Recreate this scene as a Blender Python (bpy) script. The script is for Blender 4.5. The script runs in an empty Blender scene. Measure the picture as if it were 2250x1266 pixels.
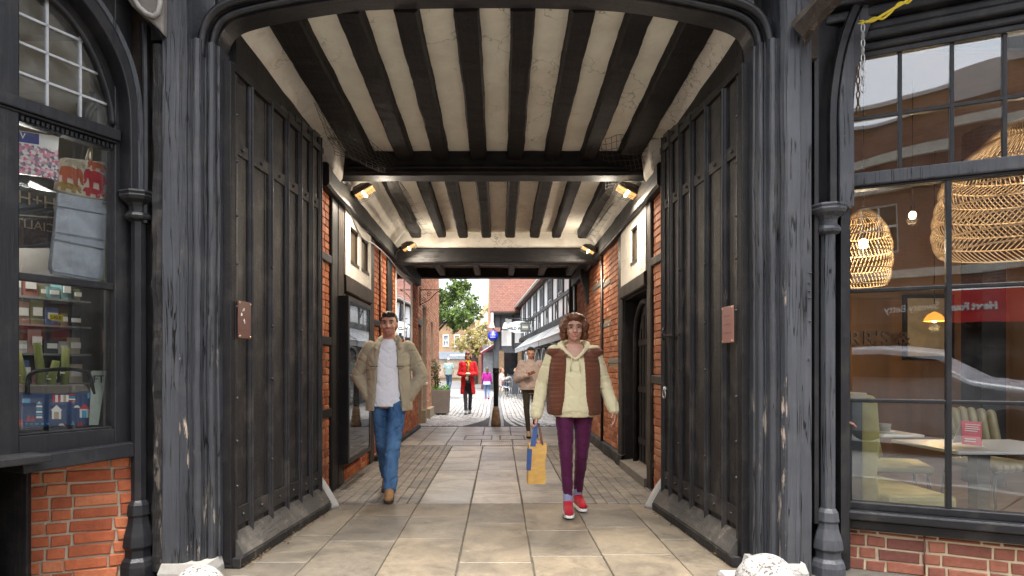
import bpy, bmesh, math, random
from mathutils import Vector, Matrix, noise
random.seed(11)
R = math.radians
SC = bpy.context.scene
COL = SC.collection
F, CX, CY, CH = 1400.0, 1097.0, 808.0, 1.24      # focal length and principal point measured on the photograph, eye height

def at(px, py, Y):
    return Vector(((px - CX) * Y / F, Y, CH - (py - CY) * Y / F))
def xa(px, Y): return (px - CX) * Y / F
def za(py, Y): return CH - (py - CY) * Y / F
def ywall(px, X): return X * F / (px - CX)         # depth at which a wall of constant X is met
def V(*a): return Vector(a)
def rnd(a, b): return random.uniform(a, b)
def nz(p, s=1.0): return noise.noise(Vector(p) * s)

class MB:
    """collects shapes that become one mesh object"""
    def __init__(s):
        s.v = []; s.f = []; s.t = []; s.mi = []; s.sm = []
        s.tint = 0.5; s.m = 0; s.smooth = False
    def add(s, vs, fs, smooth=None):
        b = len(s.v)
        s.v += [Vector(p) for p in vs]; s.t += [s.tint] * len(vs)
        for f in fs:
            s.f.append(tuple(b + i for i in f)); s.mi.append(s.m)
            s.sm.append(s.smooth if smooth is None else smooth)
    def box(s, x0, x1, y0, y1, z0, z1):
        s.add([(x0,y0,z0),(x1,y0,z0),(x1,y1,z0),(x0,y1,z0),(x0,y0,z1),(x1,y0,z1),(x1,y1,z1),(x0,y1,z1)],
              [(0,3,2,1),(4,5,6,7),(0,1,5,4),(1,2,6,5),(2,3,7,6),(3,0,4,7)])
    def obox(s, o, u, v, w):
        """box spanned from corner o by three edge vectors"""
        o, u, v, w = Vector(o), Vector(u), Vector(v), Vector(w)
        s.add([o, o+u, o+u+v, o+v, o+w, o+u+w, o+u+v+w, o+v+w],
              [(0,3,2,1),(4,5,6,7),(0,1,5,4),(1,2,6,5),(2,3,7,6),(3,0,4,7)])
    def cbox(s, c, dx, dy, dz, M=None):
        h = [Vector((x, y, z)) for z in (-dz/2, dz/2) for x, y in ((-dx/2,-dy/2),(dx/2,-dy/2),(dx/2,dy/2),(-dx/2,dy/2))]
        if M is not None: h = [M @ p for p in h]
        c = Vector(c)
        s.add([c + p for p in h], [(0,3,2,1),(4,5,6,7),(0,1,5,4),(1,2,6,5),(2,3,7,6),(3,0,4,7)])
    def pillow(s, o, u, v, n, inset=.006, jit=0):
        """raised block with bevelled rim: o corner, u v edges, n height vector"""
        o, u, v, n = Vector(o), Vector(u), Vector(v), Vector(n)
        ui, vi = u.normalized() * inset, v.normalized() * inset
        def j(): return (u.normalized() * rnd(-jit, jit) + v.normalized() * rnd(-jit, jit)) if jit else Vector()
        q = [o + j(), o + u + j(), o + u + v + j(), o + v + j()]
        m = [q[0], q[1], q[2], q[3]]
        k = .55
        mid = [m[0]+n*k, m[1]+n*k, m[2]+n*k, m[3]+n*k]
        t = [q[0]+n+ui+vi, q[1]+n-ui+vi, q[2]+n-ui-vi, q[3]+n+ui-vi]
        s.add(q + mid + t, [(0,1,5,4),(1,2,6,5),(2,3,7,6),(3,0,4,7),(4,5,9,8),(5,6,10,9),(6,7,11,10),(7,4,8,11),(8,9,10,11)])
    def prism(s, pts, vec):
        n = len(pts); vec = Vector(vec); pts = [Vector(p) for p in pts]
        s.add(pts + [p + vec for p in pts],
              [tuple(reversed(range(n))), tuple(range(n, 2*n))] + [(i, (i+1) % n, n+(i+1) % n, n+i) for i in range(n)])
    def rings(s, rings, cap=True, closed=True, loop=False):
        n = len(rings[0]); k = len(rings); vs = [p for r in rings for p in r]; fs = []
        rng = range(n) if closed else range(n-1)
        for i in range(k if loop else k-1):
            a, b = i*n, ((i+1) % k)*n
            for j in rng:
                fs.append((a+j, a+(j+1) % n, b+(j+1) % n, b+j))
        if cap and not loop:
            fs.append(tuple(reversed(range(n)))); fs.append(tuple(range((k-1)*n, k*n)))
        s.add(vs, fs)
    def tube(s, path, r, n=8, cap=True, loop=False):
        path = [Vector(p) for p in path]; k = len(path)
        rr = r if isinstance(r, (list, tuple)) else [r]*k
        rings = []; up = None
        for i, p in enumerate(path):
            if loop: d = path[(i+1) % k] - path[i-1]
            else: d = path[min(i+1, k-1)] - path[max(i-1, 0)]
            if d.length < 1e-9: d = Vector((0,0,1))
            d.normalize()
            if up is None:
                up = Vector((0,0,1)) if abs(d.z) < .9 else Vector((1,0,0))
            a = d.cross(up)
            if a.length < 1e-6: a = d.orthogonal()
            a.normalize(); b = a.cross(d); up = b
            rings.append([p + (a*math.cos(2*math.pi*j/n) + b*math.sin(2*math.pi*j/n))*rr[i] for j in range(n)])
        sm = s.smooth; s.smooth = True; s.rings(rings, cap, True, loop); s.smooth = sm
    def sweep(s, path, prof, side, cap=True):
        """sweep a 2-D profile (a along side, b along the normal) on a path that lies in a plane with normal side"""
        path = [Vector(p) for p in path]; side = Vector(side).normalized(); k = len(path); rings = []
        for i, p in enumerate(path):
            d = (path[min(i+1, k-1)] - path[max(i-1, 0)]).normalized(); b = side.cross(d).normalized()
            rings.append([p + side*x + b*y for x, y in prof])
        s.rings(rings, cap)
    def lathe(s, prof, c, n=16, axis=None, cap=True):
        c = Vector(c); M = Matrix.Identity(3) if axis is None else Vector(axis).to_track_quat('Z', 'Y').to_matrix()
        sm = s.smooth; s.smooth = n > 8
        s.rings([[c + M @ Vector((r*math.cos(2*math.pi*j/n+.0), r*math.sin(2*math.pi*j/n), z)) for j in range(n)] for r, z in prof], cap)
        s.smooth = sm
    def ell(s, c, rx, ry=None, rz=None, M=None, n=14, m=9):
        ry = rx if ry is None else ry; rz = rx if rz is None else rz; c = Vector(c); rg = []
        for i in range(m+1):
            t = math.pi*(i+.02)/(m+.04) ; z = -math.cos(t); q = math.sin(t)
            ring = []
            for j in range(n):
                p = Vector((rx*q*math.cos(2*math.pi*j/n), ry*q*math.sin(2*math.pi*j/n), rz*z))
                ring.append(c + (M @ p if M is not None else p))
            rg.append(ring)
        sm = s.smooth; s.smooth = True; s.rings(rg); s.smooth = sm
    def cap(s, p0, p1, r0, r1, n=12):
        """closed tapered capsule"""
        p0, p1 = Vector(p0), Vector(p1); d = p1 - p0; L = d.length
        if L < 1e-6: s.ell(p0, r0); return
        q = d.to_track_quat('Z', 'Y').to_matrix(); rg = []
        for t in (-88, -60, -30, 0): rg.append((p0, r0*math.cos(R(t)), r0*math.sin(R(t))))
        for t in (0, 30, 60, 88): rg.append((p1, r1*math.cos(R(t)), r1*math.sin(R(t))))
        sm = s.smooth; s.smooth = True
        s.rings([[c + q @ Vector((r*math.cos(2*math.pi*j/n), r*math.sin(2*math.pi*j/n), z)) for j in range(n)] for c, r, z in rg]); s.smooth = sm
    def timber(s, p0, p1, w, h, up=(0,0,1), seg=8, amp=.006, ch=.012, freq=2.2):
        """hewn beam: chamfered rectangular section with an uneven surface along its length"""
        p0, p1 = Vector(p0), Vector(p1); d = (p1-p0).normalized(); up = Vector(up)
        a = d.cross(up).normalized(); b = a.cross(d).normalized(); rings = []
        for i in range(seg+1):
            c = p0.lerp(p1, i/seg); ring = []
            for x, y in ((-w/2+ch,-h/2),(w/2-ch,-h/2),(w/2,-h/2+ch),(w/2,h/2-ch),(w/2-ch,h/2),(-w/2+ch,h/2),(-w/2,h/2-ch),(-w/2,-h/2+ch)):
                p = c + a*x + b*y
                q = noise.noise_vector(p*freq)*amp + noise.noise_vector(p*freq*4)*amp*.5
                ring.append(p + a*q.x + b*q.y)
            rings.append(ring)
        s.rings(rings)
    def leaf(s, c, size, up=.3):
        n = Vector((rnd(-1,1), rnd(-1,1), rnd(-1,1)+up)).normalized(); a = n.orthogonal().normalized()
        a.rotate(Matrix.Rotation(rnd(0,6.28), 3, n)); b = n.cross(a); c = Vector(c)
        s.add([c - a*size, c + b*size*.45 + n*size*.1, c + a*size, c - b*size*.45 + n*size*.1], [(0,1,2,3)])
    def xf(s, M):
        s.v = [M @ p for p in s.v]; return s

def things_loc(o):
    while o.parent: o = o.parent
    return o
def thing(name, label, cat, loc=(0,0,0), rot=0, group=None, kind=None):
    o = bpy.data.objects.new(name, None); o.empty_display_size = .05; COL.objects.link(o)
    o.location = loc; o.rotation_euler = (0,0,rot)
    tag(o, label, cat, group, kind); return o
def tag(o, label=None, cat=None, group=None, kind=None):
    if label: o['label'] = label
    if cat: o['category'] = cat
    if group: o['group'] = group
    if kind: o['kind'] = kind
    return o

def build(mb, name, mats, parent=None, local=False, bevel=0, label=None, sub=0, wn=False, origin=None):
    """one mesh object from the collected shapes; world coordinates unless local"""
    if not isinstance(mats, (list, tuple)): mats = [mats]
    me = bpy.data.meshes.new(name)
    off = Vector()
    if not local:
        if parent: off = things_loc(parent).location.copy()
        elif origin: off = Vector(origin)
    vs = mb.v
    me.from_pydata([tuple(p - off) for p in vs], [], mb.f)
    uv = me.uv_layers.new(name='UVMap'); ud = [0.0]*(2*len(me.loops)); li = 0
    for f, pf in zip(mb.f, me.polygons):
        n = pf.normal
        if abs(n.z) > .7: a, b = Vector((1,0,0)), Vector((0,1,0))
        else:
            a = Vector((-n.y, n.x, 0)).normalized()
            if abs(a.x) > abs(a.y): a = a if a.x > 0 else -a
            else: a = a if a.y > 0 else -a
            b = Vector((0,0,1)) if abs(n.z) < .15 else a.cross(n)*(-1 if a.cross(n).z < 0 else 1)
        for i in f:
            p = vs[i]; ud[2*li] = p.dot(a); ud[2*li+1] = p.dot(b); li += 1
    uv.data.foreach_set('uv', ud)
    at_ = me.attributes.new('tint', 'FLOAT', 'POINT'); at_.data.foreach_set('value', mb.t)
    for m in mats: me.materials.append(m)
    me.polygons.foreach_set('material_index', mb.mi)
    me.polygons.foreach_set('use_smooth', mb.sm)
    me.update()
    o = bpy.data.objects.new(name, me); COL.objects.link(o)
    if parent: o.parent = parent
    elif origin: o.location = origin
    if bevel:
        md = o.modifiers.new('edge', 'BEVEL'); md.width = bevel; md.segments = 2; md.limit_method = 'ANGLE'; md.angle_limit = R(35)
    if label: o['label'] = label
    return o

def remesh(o, voxel, smooth=4, disp=None, factor=.5):
    """turn overlapping closed shapes into one continuous skin"""
    md = o.modifiers.new('r', 'REMESH'); md.mode = 'VOXEL'; md.voxel_size = voxel; md.use_smooth_shade = True
    if smooth:
        ms = o.modifiers.new('s', 'SMOOTH'); ms.iterations = smooth; ms.factor = factor
    dg = bpy.context.evaluated_depsgraph_get(); dg.update()
    me = bpy.data.meshes.new_from_object(o.evaluated_get(dg), depsgraph=dg)
    mats = [m for m in o.data.materials]; o.modifiers.clear(); old = o.data; o.data = me; me.name = old.name
    me.materials.clear()
    for m in mats: me.materials.append(m)
    if disp:
        me.update(); nn = [v.normal.copy() for v in me.vertices]
        for v, n in zip(me.vertices, nn): v.co = v.co + n*disp(v.co)
    me.polygons.foreach_set('use_smooth', [True]*len(me.polygons)); me.update()
    return o

def copy_tree(o, parent=None):
    c = o.copy(); COL.objects.link(c)
    if parent: c.parent = parent
    for ch in o.children: copy_tree(ch, c)
    return c

def text_mb(txt, size, o, u, v, depth=.004, align='CENTER', mb=None, bold=0, spacing=1.0):
    """lettering as mesh: o anchor, u reading direction, v up"""
    cu = bpy.data.curves.new('t', 'FONT'); cu.body = txt; cu.size = size; cu.align_x = align; cu.align_y = 'CENTER'
    cu.extrude = depth/2; cu.resolution_u = 3; cu.offset = bold; cu.space_character = spacing
    ob = bpy.data.objects.new('t', cu); COL.objects.link(ob)
    dg = bpy.context.evaluated_depsgraph_get(); dg.update()
    me = bpy.data.meshes.new_from_object(ob.evaluated_get(dg), depsgraph=dg)
    bpy.data.objects.remove(ob); bpy.data.curves.remove(cu)
    u, v, o = Vector(u).normalized(), Vector(v).normalized(), Vector(o); w = u.cross(v)
    mb = mb or MB()
    mb.add([o + u*p.co.x + v*p.co.y + w*p.co.z for p in me.vertices], [tuple(f.vertices) for f in me.polygons])
    bpy.data.meshes.remove(me); return mb

def brick_face(mb, o, u, width, z0, z1, holes=(), proud=.006, course=.075, length=.225, gap=.010, n=None, jit=.0015, bond='flemish', tl=0, th=1):
    """laid bricks over a mortar bed: o = lower left corner, u = run direction; holes in (u0,u1,z0,z1)"""
    u = Vector(u).normalized(); n = Vector(n); up = Vector((0,0,1)); r = 0; z = z0; o = Vector(o)
    while z < z1 - .02:
        h = min(course, z1 - z) - gap
        x = -rnd(.02, .06) - (length*.5 if r % 2 else 0); k = r % 2
        while x < width:
            if bond == 'flemish': L = length if k % 2 == 0 else length*.48
            elif bond == 'header': L = length*.48
            else: L = length
            L *= rnd(.93, 1.07)
            a, b = max(x, 0), min(x + L - gap, width); k += 1; x += L
            segs = [(a, b)]
            for h0, h1, q0, q1 in holes:
                if q0 < z + h and q1 > z:
                    ns = []
                    for s0, s1 in segs:
                        if h1 <= s0 or h0 >= s1: ns.append((s0, s1)); continue
                        if s0 < h0: ns.append((s0, h0))
                        if s1 > h1: ns.append((h1, s1))
                    segs = ns
            for s0, s1 in segs:
                if s1 - s0 < .015: continue
                mb.tint = rnd(tl, th) if random.random() < .85 else rnd(0, 1)
                mb.pillow(o + u*s0 + up*(z - o.z + rnd(-.002,.002)), u*(s1-s0), up*h, n*(proud + rnd(-.002, .003)), .005, jit)
        z += course; r += 1
    mb.tint = .5

def holewall(mb, x0, x1, y0, y1, z0, z1, wins):
    zsx = sorted({z0, z1} | {w[2] for w in wins} | {w[3] for w in wins})
    for c, d in zip(zsx, zsx[1:]):
        xs_ = [x0, x1] + [q for w in wins if w[2] <= c+1e-6 and w[3] >= d-1e-6 for q in w[:2]]; xs_.sort()
        for a, b in zip(xs_[::2], xs_[1::2]): mb.box(a, b, y0, y1, c, d)
# ---------------------------------------------------------------- materials
MATS = {}
class NT:
    def __init__(s, name):
        s.m = bpy.data.materials.new(name); s.m.use_nodes = True; s.t = s.m.node_tree
        s.b = s.t.nodes['Principled BSDF']; s.out = s.t.nodes['Material Output']
        s.tc = s.n('ShaderNodeTexCoord')
    def n(s, typ, **k):
        nd = s.t.nodes.new(typ)
        for a, b in k.items(): setattr(nd, a, b)
        return nd
    def l(s, a, b): s.t.links.new(a, b)
    def coord(s, scale=(1,1,1), kind='Object'):
        mp = s.n('ShaderNodeMapping'); mp.inputs['Scale'].default_value = scale; s.l(s.tc.outputs[kind], mp.inputs['Vector']); return mp.outputs[0]
    def noise(s, scale, detail=5, rough=.6, vec=None, dist=0):
        nd = s.n('ShaderNodeTexNoise'); nd.inputs['Scale'].default_value = scale; nd.inputs['Detail'].default_value = detail
        nd.inputs['Roughness'].default_value = rough; nd.inputs['Distortion'].default_value = dist
        s.l(vec if vec is not None else s.tc.outputs['Object'], nd.inputs['Vector']); return nd.outputs['Fac']
    def ramp(s, fac, *stops):
        nd = s.n('ShaderNodeValToRGB'); e = nd.color_ramp.elements
        while len(e) < len(stops): e.new(.5)
        for x, (p, c) in zip(e, stops):
            x.position = p; x.color = c if len(c) == 4 else (*c, 1)
        s.l(fac, nd.inputs['Fac']); return nd.outputs['Color']
    def rng(s, fac, a, b, c=0, d=1):
        nd = s.n('ShaderNodeMapRange'); nd.inputs[1].default_value = a; nd.inputs[2].default_value = b; nd.inputs[3].default_value = c; nd.inputs[4].default_value = d
        s.l(fac, nd.inputs[0]); return nd.outputs[0]
    def mix(s, fac, a, b, mode='MIX'):
        nd = s.n('ShaderNodeMixRGB', blend_type=mode)
        for i, x in ((0, fac), (1, a), (2, b)):
            if isinstance(x, (int, float)): nd.inputs[i].default_value = x if i == 0 else (x, x, x, 1)
            elif isinstance(x, tuple): nd.inputs[i].default_value = x if len(x) == 4 else (*x, 1)
            else: s.l(x, nd.inputs[i])
        return nd.outputs[0]
    def math(s, op, a, b=0):
        nd = s.n('ShaderNodeMath', operation=op)
        for i, x in ((0, a), (1, b)):
            if isinstance(x, (int, float)): nd.inputs[i].default_value = x
            else: s.l(x, nd.inputs[i])
        return nd.outputs[0]
    def attr(s, name='tint'):
        return s.n('ShaderNodeAttribute', attribute_name=name).outputs['Fac']
    def bump(s, h, strength=.3, dist=.01, prev=None):
        nd = s.n('ShaderNodeBump'); nd.inputs['Strength'].default_value = strength; nd.inputs['Distance'].default_value = dist
        s.l(h, nd.inputs['Height'])
        if prev is not None: s.l(prev, nd.inputs['Normal'])
        s.l(nd.outputs[0], s.b.inputs['Normal']); return nd.outputs[0]
    def base(s, c):
        if isinstance(c, tuple): s.b.inputs['Base Color'].default_value = (*c[:3], 1)
        else: s.l(c, s.b.inputs['Base Color'])
    def rough(s, r):
        if isinstance(r, (int, float)): s.b.inputs['Roughness'].default_value = r
        else: s.l(r, s.b.inputs['Roughness'])

def sc(c, k): return tuple(min(1, x*k) for x in c)
GR = {'z': (1,1,.06), 'y': (1,.06,1), 'x': (.06,1,1), None: (1,1,1)}

def simple(name, col, rough=.6, var=.2, vs=6, bump=.15, bs=60, metal=0, grain=None, spec=.5, tint=0, emit=None, bd=.004):
    """everyday surface: colour with soft uneven tone, fine relief"""
    if name in MATS: return MATS[name]
    t = NT(name); vec = t.coord(GR[grain])
    n1 = t.noise(vs, 5, .6, vec)
    c = t.mix(t.rng(n1, .3, .7), sc(col, 1-var), sc(col, 1+var))
    if tint: c = t.mix(1.0, c, t.mix(t.attr(), (1-tint,)*3, (1+tint,)*3), 'MULTIPLY')
    t.base(c); t.rough(t.rng(n1, .3, .7, max(0, rough-.08), min(1, rough+.08)))
    t.b.inputs['Metallic'].default_value = metal; t.b.inputs['Specular IOR Level'].default_value = spec
    if bump: t.bump(t.noise(bs, 4, .6, vec), bump, bd)
    if emit: t.b.inputs['Emission Color'].default_value = (*emit[:3], 1); t.b.inputs['Emission Strength'].default_value = emit[3]
    MATS[name] = t.m; return t.m

def painted_wood(name, col, axis='z', rough=.5, wear=0, wearcol=(.33,.23,.15), crack=.5, dust=0, var=.35, bump=.5, wz=None):
    """old paint over timber: grain, checks and bare patches; wz=(z_low,z_high) limits bare wood to that height range"""
    t = NT(name); vec = t.coord(GR[axis])
    g = t.noise(38, 6, .65, vec, .4)
    blot = t.noise(2.6, 6, .62)
    fine = t.noise(90, 3, .6)
    c = t.mix(t.rng(blot, .3, .7), sc(col, 1-var), sc(col, 1+var))
    c = t.mix(t.rng(g, .35, .75), sc(col, .75), c)
    ck = t.noise(9, 3, .5, t.coord((3,3,.12) if axis == 'z' else ((3,.12,3) if axis == 'y' else (.12,3,3))), .3)
    ckm = t.math('LESS_THAN', t.math('ABSOLUTE', t.math('SUBTRACT', ck, .5)), .013)
    ckm = t.math('MULTIPLY', ckm, t.rng(t.noise(1.7, 2), .44, .50))
    if crack: c = t.mix(t.math('MULTIPLY', ckm, crack), c, (.004,.004,.004))
    if dust:
        c = t.mix(t.math('MULTIPLY', t.rng(t.noise(5, 6, .7), .5, .78), dust), c, (.22,.19,.155))
    r = t.rng(fine, .3, .7, rough-.1, rough+.12)
    if wear != 0:
        w = t.noise(7, 7, .72, t.coord((2.2,2.2,.35) if axis == 'z' else (1,1,1)), .2)
        w = t.rng(w, .62-.16*wear, .66-.16*wear)
        if wz:
            z = t.n('ShaderNodeSeparateXYZ'); t.l(t.tc.outputs['Object'], z.inputs[0])
            w = t.math('MULTIPLY', w, t.rng(z.outputs['Z'], wz[0], wz[1], 1, 0))
        wc = t.mix(t.rng(g, .3, .7), sc(wearcol, .45), sc(wearcol, 1.35))
        c = t.mix(w, c, wc); r = t.mix(w, r, .85)
        h = t.math('SUBTRACT', g, t.math('MULTIPLY', w, .5))
    else: h = g
    if crack: h = t.math('SUBTRACT', h, t.math('MULTIPLY', ckm, 1.2))
    t.base(c); t.rough(r); t.b.inputs['Specular IOR Level'].default_value = .32
    nb = t.bump(h, bump, .006); t.bump(fine, .12, .002, nb)
    MATS[name] = t.m; return t.m

def brickgeo(name, c0, c1, c2, soot=.35, patch=None):
    """laid bricks (one tint per brick) with weathered faces"""
    t = NT(name); a = t.attr()
    c = t.ramp(a, (0, c0), (.5, c1), (1, c2))
    n1 = t.noise(24, 6, .7); n2 = t.noise(1.8, 5, .6)
    c = t.mix(t.rng(n1, .35, .75), sc((1,1,1), .0) , c, 'MIX') if False else t.mix(1.0, c, t.mix(t.rng(n1, .3, .75), (.72,.70,.68), (1.18,1.15,1.12)), 'MULTIPLY')
    c = t.mix(t.math('MULTIPLY', t.rng(n2, .5, .72), soot), c, (.05,.035,.028))
    lime = t.rng(t.noise(11, 7, .75), .62, .72)
    c = t.mix(t.math('MULTIPLY', lime, .35), c, (.5,.42,.34))
    t.base(c); t.rough(.88); t.b.inputs['Specular IOR Level'].default_value = .25
    t.bump(n1, .6, .008); MATS[name] = t.m; return t.m

def bricktex(name, c1, c2, mortar, w=.225, h=.075, ms=.010, dark=.3):
    t = NT(name); nd = t.n('ShaderNodeTexBrick'); nd.inputs['Scale'].default_value = 1
    nd.inputs['Brick Width'].default_value = w; nd.inputs['Row Height'].default_value = h; nd.inputs['Mortar Size'].default_value = ms
    nd.inputs['Color1'].default_value = (*c1, 1); nd.inputs['Color2'].default_value = (*c2, 1); nd.inputs['Mortar'].default_value = (*mortar, 1)
    t.l(t.tc.outputs['UV'], nd.inputs['Vector'])
    n1 = t.noise(14, 6, .7); n2 = t.noise(.8, 5, .6)
    c = t.mix(1.0, nd.outputs['Color'], t.mix(t.rng(n1, .3, .7), (.75,.75,.75), (1.2,1.18,1.15)), 'MULTIPLY')
    c = t.mix(t.math('MULTIPLY', t.rng(n2, .45, .7), dark), c, (.06,.045,.04))
    t.base(c); t.rough(.9); t.bump(t.math('SUBTRACT', n1, nd.outputs['Fac']), .5, .008); MATS[name] = t.m; return t.m

def stone(name, c0, c1, c2, rough=.75, bump=.4, scale=3, tint=True, layers=True):
    t = NT(name); n1 = t.noise(scale, 7, .65, None, 1.2); n2 = t.noise(scale*11, 5, .7); n3 = t.noise(scale*.4, 4, .6)
    c = t.ramp(n1, (.3, c0), (.5, c1), (.72, c2))
    if tint: c = t.mix(1.0, c, t.mix(t.attr(), (.72,.74,.78), (1.22,1.16,1.06)), 'MULTIPLY')
    c = t.mix(1.0, c, t.mix(t.rng(n2, .3, .7), (.8,.8,.8), (1.12,1.12,1.12)), 'MULTIPLY')
    c = t.mix(t.math('MULTIPLY', t.rng(n3, .5, .66), .5), c, sc(c0, .55))
    gv = t.n('ShaderNodeTexVoronoi'); gv.inputs['Scale'].default_value = 5.5; t.l(t.tc.outputs['Object'], gv.inputs['Vector']); gs = t.n('ShaderNodeSeparateColor'); t.l(gv.outputs['Color'], gs.inputs[0])
    gm = t.math('MULTIPLY', t.rng(gv.outputs['Distance'], .07, .10, 1, 0), t.math('GREATER_THAN', gs.outputs[0], .70)); c = t.mix(t.math('MULTIPLY', gm, .65), c, t.mix(t.math('GREATER_THAN', gs.outputs[1], .55), sc(c0, .4), sc(c2, 1.3)))
    v = t.noise(scale*2.7, 8, .78); c = t.mix(t.math('MULTIPLY', t.rng(v, .60, .68), .35), c, sc(c0, .35)); c = t.mix(t.math('MULTIPLY', t.rng(v, .40, .30), .30), c, sc(c2, 1.35))
    t.base(c); t.rough(t.rng(n2, .3, .7, rough-.14, rough+.12)); t.bump(t.mix(.5, n1, n2), bump, .008); MATS[name] = t.m; return t.m

def granite(name):
    t = NT(name); v = t.n('ShaderNodeTexVoronoi'); v.inputs['Scale'].default_value = 85; t.l(t.tc.outputs['Object'], v.inputs['Vector'])
    s = t.n('ShaderNodeSeparateColor'); t.l(v.outputs['Color'], s.inputs[0]); n2 = t.noise(9, 6, .7); n3 = t.noise(40, 4, .6)
    k = t.math('ADD', t.math('MULTIPLY', s.outputs[0], .6), t.math('MULTIPLY', n2, .6))
    c = t.ramp(k, (.26, (.05,.045,.04)), (.36, (.13,.105,.085)), (.42, (.25,.24,.225)), (.8, (.34,.33,.315)))
    t.base(c); t.rough(.8); t.bump(n3, .22, .004); MATS[name] = t.m; return t.m

def plaster(name, col, bump=.5, dirt=.3):
    t = NT(name); n1 = t.noise(3.5, 6, .65); n2 = t.noise(22, 5, .65); n3 = t.noise(.9, 3)
    c = t.mix(t.rng(n1, .3, .7), sc(col, .88), sc(col, 1.06))
    c = t.mix(t.math('MULTIPLY', t.rng(t.noise(6, 7, .75), .54, .76), dirt), c, sc(col, .4))
    c = t.mix(t.math('MULTIPLY', t.rng(t.noise(1.3, 6, .7), .52, .62), dirt*.7), c, tuple(x*y for x, y in zip(col, (.62,.52,.40))))
    vo = t.n('ShaderNodeTexVoronoi', feature='DISTANCE_TO_EDGE'); vo.inputs['Scale'].default_value = 1.6
    wv = t.n('ShaderNodeVectorMath', operation='ADD'); nn_ = t.n('ShaderNodeTexNoise'); nn_.inputs['Scale'].default_value = 3.5; nn_.inputs['Detail'].default_value = 5; t.l(t.tc.outputs['Object'], nn_.inputs['Vector']); t.l(nn_.outputs['Color'], wv.inputs[0]); t.l(t.tc.outputs['Object'], wv.inputs[1]); t.l(wv.outputs[0], vo.inputs['Vector'])
    c = t.mix(t.math('MULTIPLY', t.rng(vo.outputs['Distance'], .004, .012, 1, 0), t.rng(n3, .45, .55, 0, .7)), c, sc(col, .3))
    t.base(c); t.rough(.9); t.b.inputs['Specular IOR Level'].default_value = .2
    nb = t.bump(n1, bump, .03); t.bump(n2, .25, .006, nb); MATS[name] = t.m; return t.m

def glassmat(name, k=1.6, wav=.06, ws=3, tintc=(.97,.98,.97), dirt=.02):
    t = NT(name); t.t.nodes.remove(t.b)
    fr = t.n('ShaderNodeFresnel'); fr.inputs['IOR'].default_value = 1.5
    gl = t.n('ShaderNodeBsdfGlossy'); gl.inputs['Roughness'].default_value = .01; gl.inputs['Color'].default_value = (.95,.97,1,1)
    tr = t.n('ShaderNodeBsdfTransparent'); tr.inputs['Color'].default_value = (*tintc, 1)
    bp = t.n('ShaderNodeBump'); bp.inputs['Strength'].default_value = wav; bp.inputs['Distance'].default_value = .05
    t.l(t.noise(ws, 1, .4), bp.inputs['Height']); t.l(bp.outputs[0], gl.inputs['Normal'])
    mx = t.n('ShaderNodeMixShader'); f = t.math('MINIMUM', t.math('MULTIPLY', fr.outputs[0], k), 1)
    t.l(f, mx.inputs[0]); t.l(tr.outputs[0], mx.inputs[1]); t.l(gl.outputs[0], mx.inputs[2])
    df = t.n('ShaderNodeBsdfDiffuse'); df.inputs['Color'].default_value = (.6,.6,.58,1)
    m2 = t.n('ShaderNodeMixShader'); t.l(t.math('MULTIPLY', t.rng(t.noise(5, 6, .7), .4, .8), dirt), m2.inputs[0])
    t.l(mx.outputs[0], m2.inputs[1]); t.l(df.outputs[0], m2.inputs[2]); t.l(m2.outputs[0], t.out.inputs['Surface'])
    MATS[name] = t.m; return t.m

def emis(name, col, s):
    if name in MATS: return MATS[name]
    t = NT(name); t.base(col); t.b.inputs['Emission Color'].default_value = (*col, 1); t.b.inputs['Emission Strength'].default_value = s
    MATS[name] = t.m; return t.m

def foliage(name, c0, c1, c2):
    t = NT(name); c = t.ramp(t.attr(), (0, c0), (.5, c1), (1, c2)); t.base(c); t.rough(.55)
    t.b.inputs['Subsurface Weight'].default_value = 0
    tl = t.n('ShaderNodeBsdfTranslucent'); t.l(c, tl.inputs[0]); mx = t.n('ShaderNodeMixShader'); mx.inputs[0].default_value = .35
    t.l(t.b.outputs[0], mx.inputs[1]); t.l(tl.outputs[0], mx.inputs[2]); t.l(mx.outputs[0], t.out.inputs['Surface'])
    MATS[name] = t.m; return t.m

def fabric(name, col, rough=.9, var=.18, weave=260, sheen=.15, stripe=None, fold=.0):
    t = NT(name); n1 = t.noise(4.5, 5, .6); n2 = t.noise(weave, 2, .5)
    c = t.mix(t.rng(n1, .3, .7), sc(col, 1-var), sc(col, 1+var)); t.base(c); t.rough(rough)
    t.b.inputs['Specular IOR Level'].default_value = .2; t.b.inputs['Sheen Weight'].default_value = sheen
    nb = t.bump(n2, .25, .002)
    if stripe:
        w = t.n('ShaderNodeTexWave'); w.bands_direction = 'Z'; w.inputs['Scale'].default_value = stripe; w.inputs['Distortion'].default_value = .4; t.l(t.tc.outputs['Object'], w.inputs['Vector'])
        t.bump(w.outputs['Fac'], .7, .012, nb)
    MATS[name] = t.m; return t.m

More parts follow.
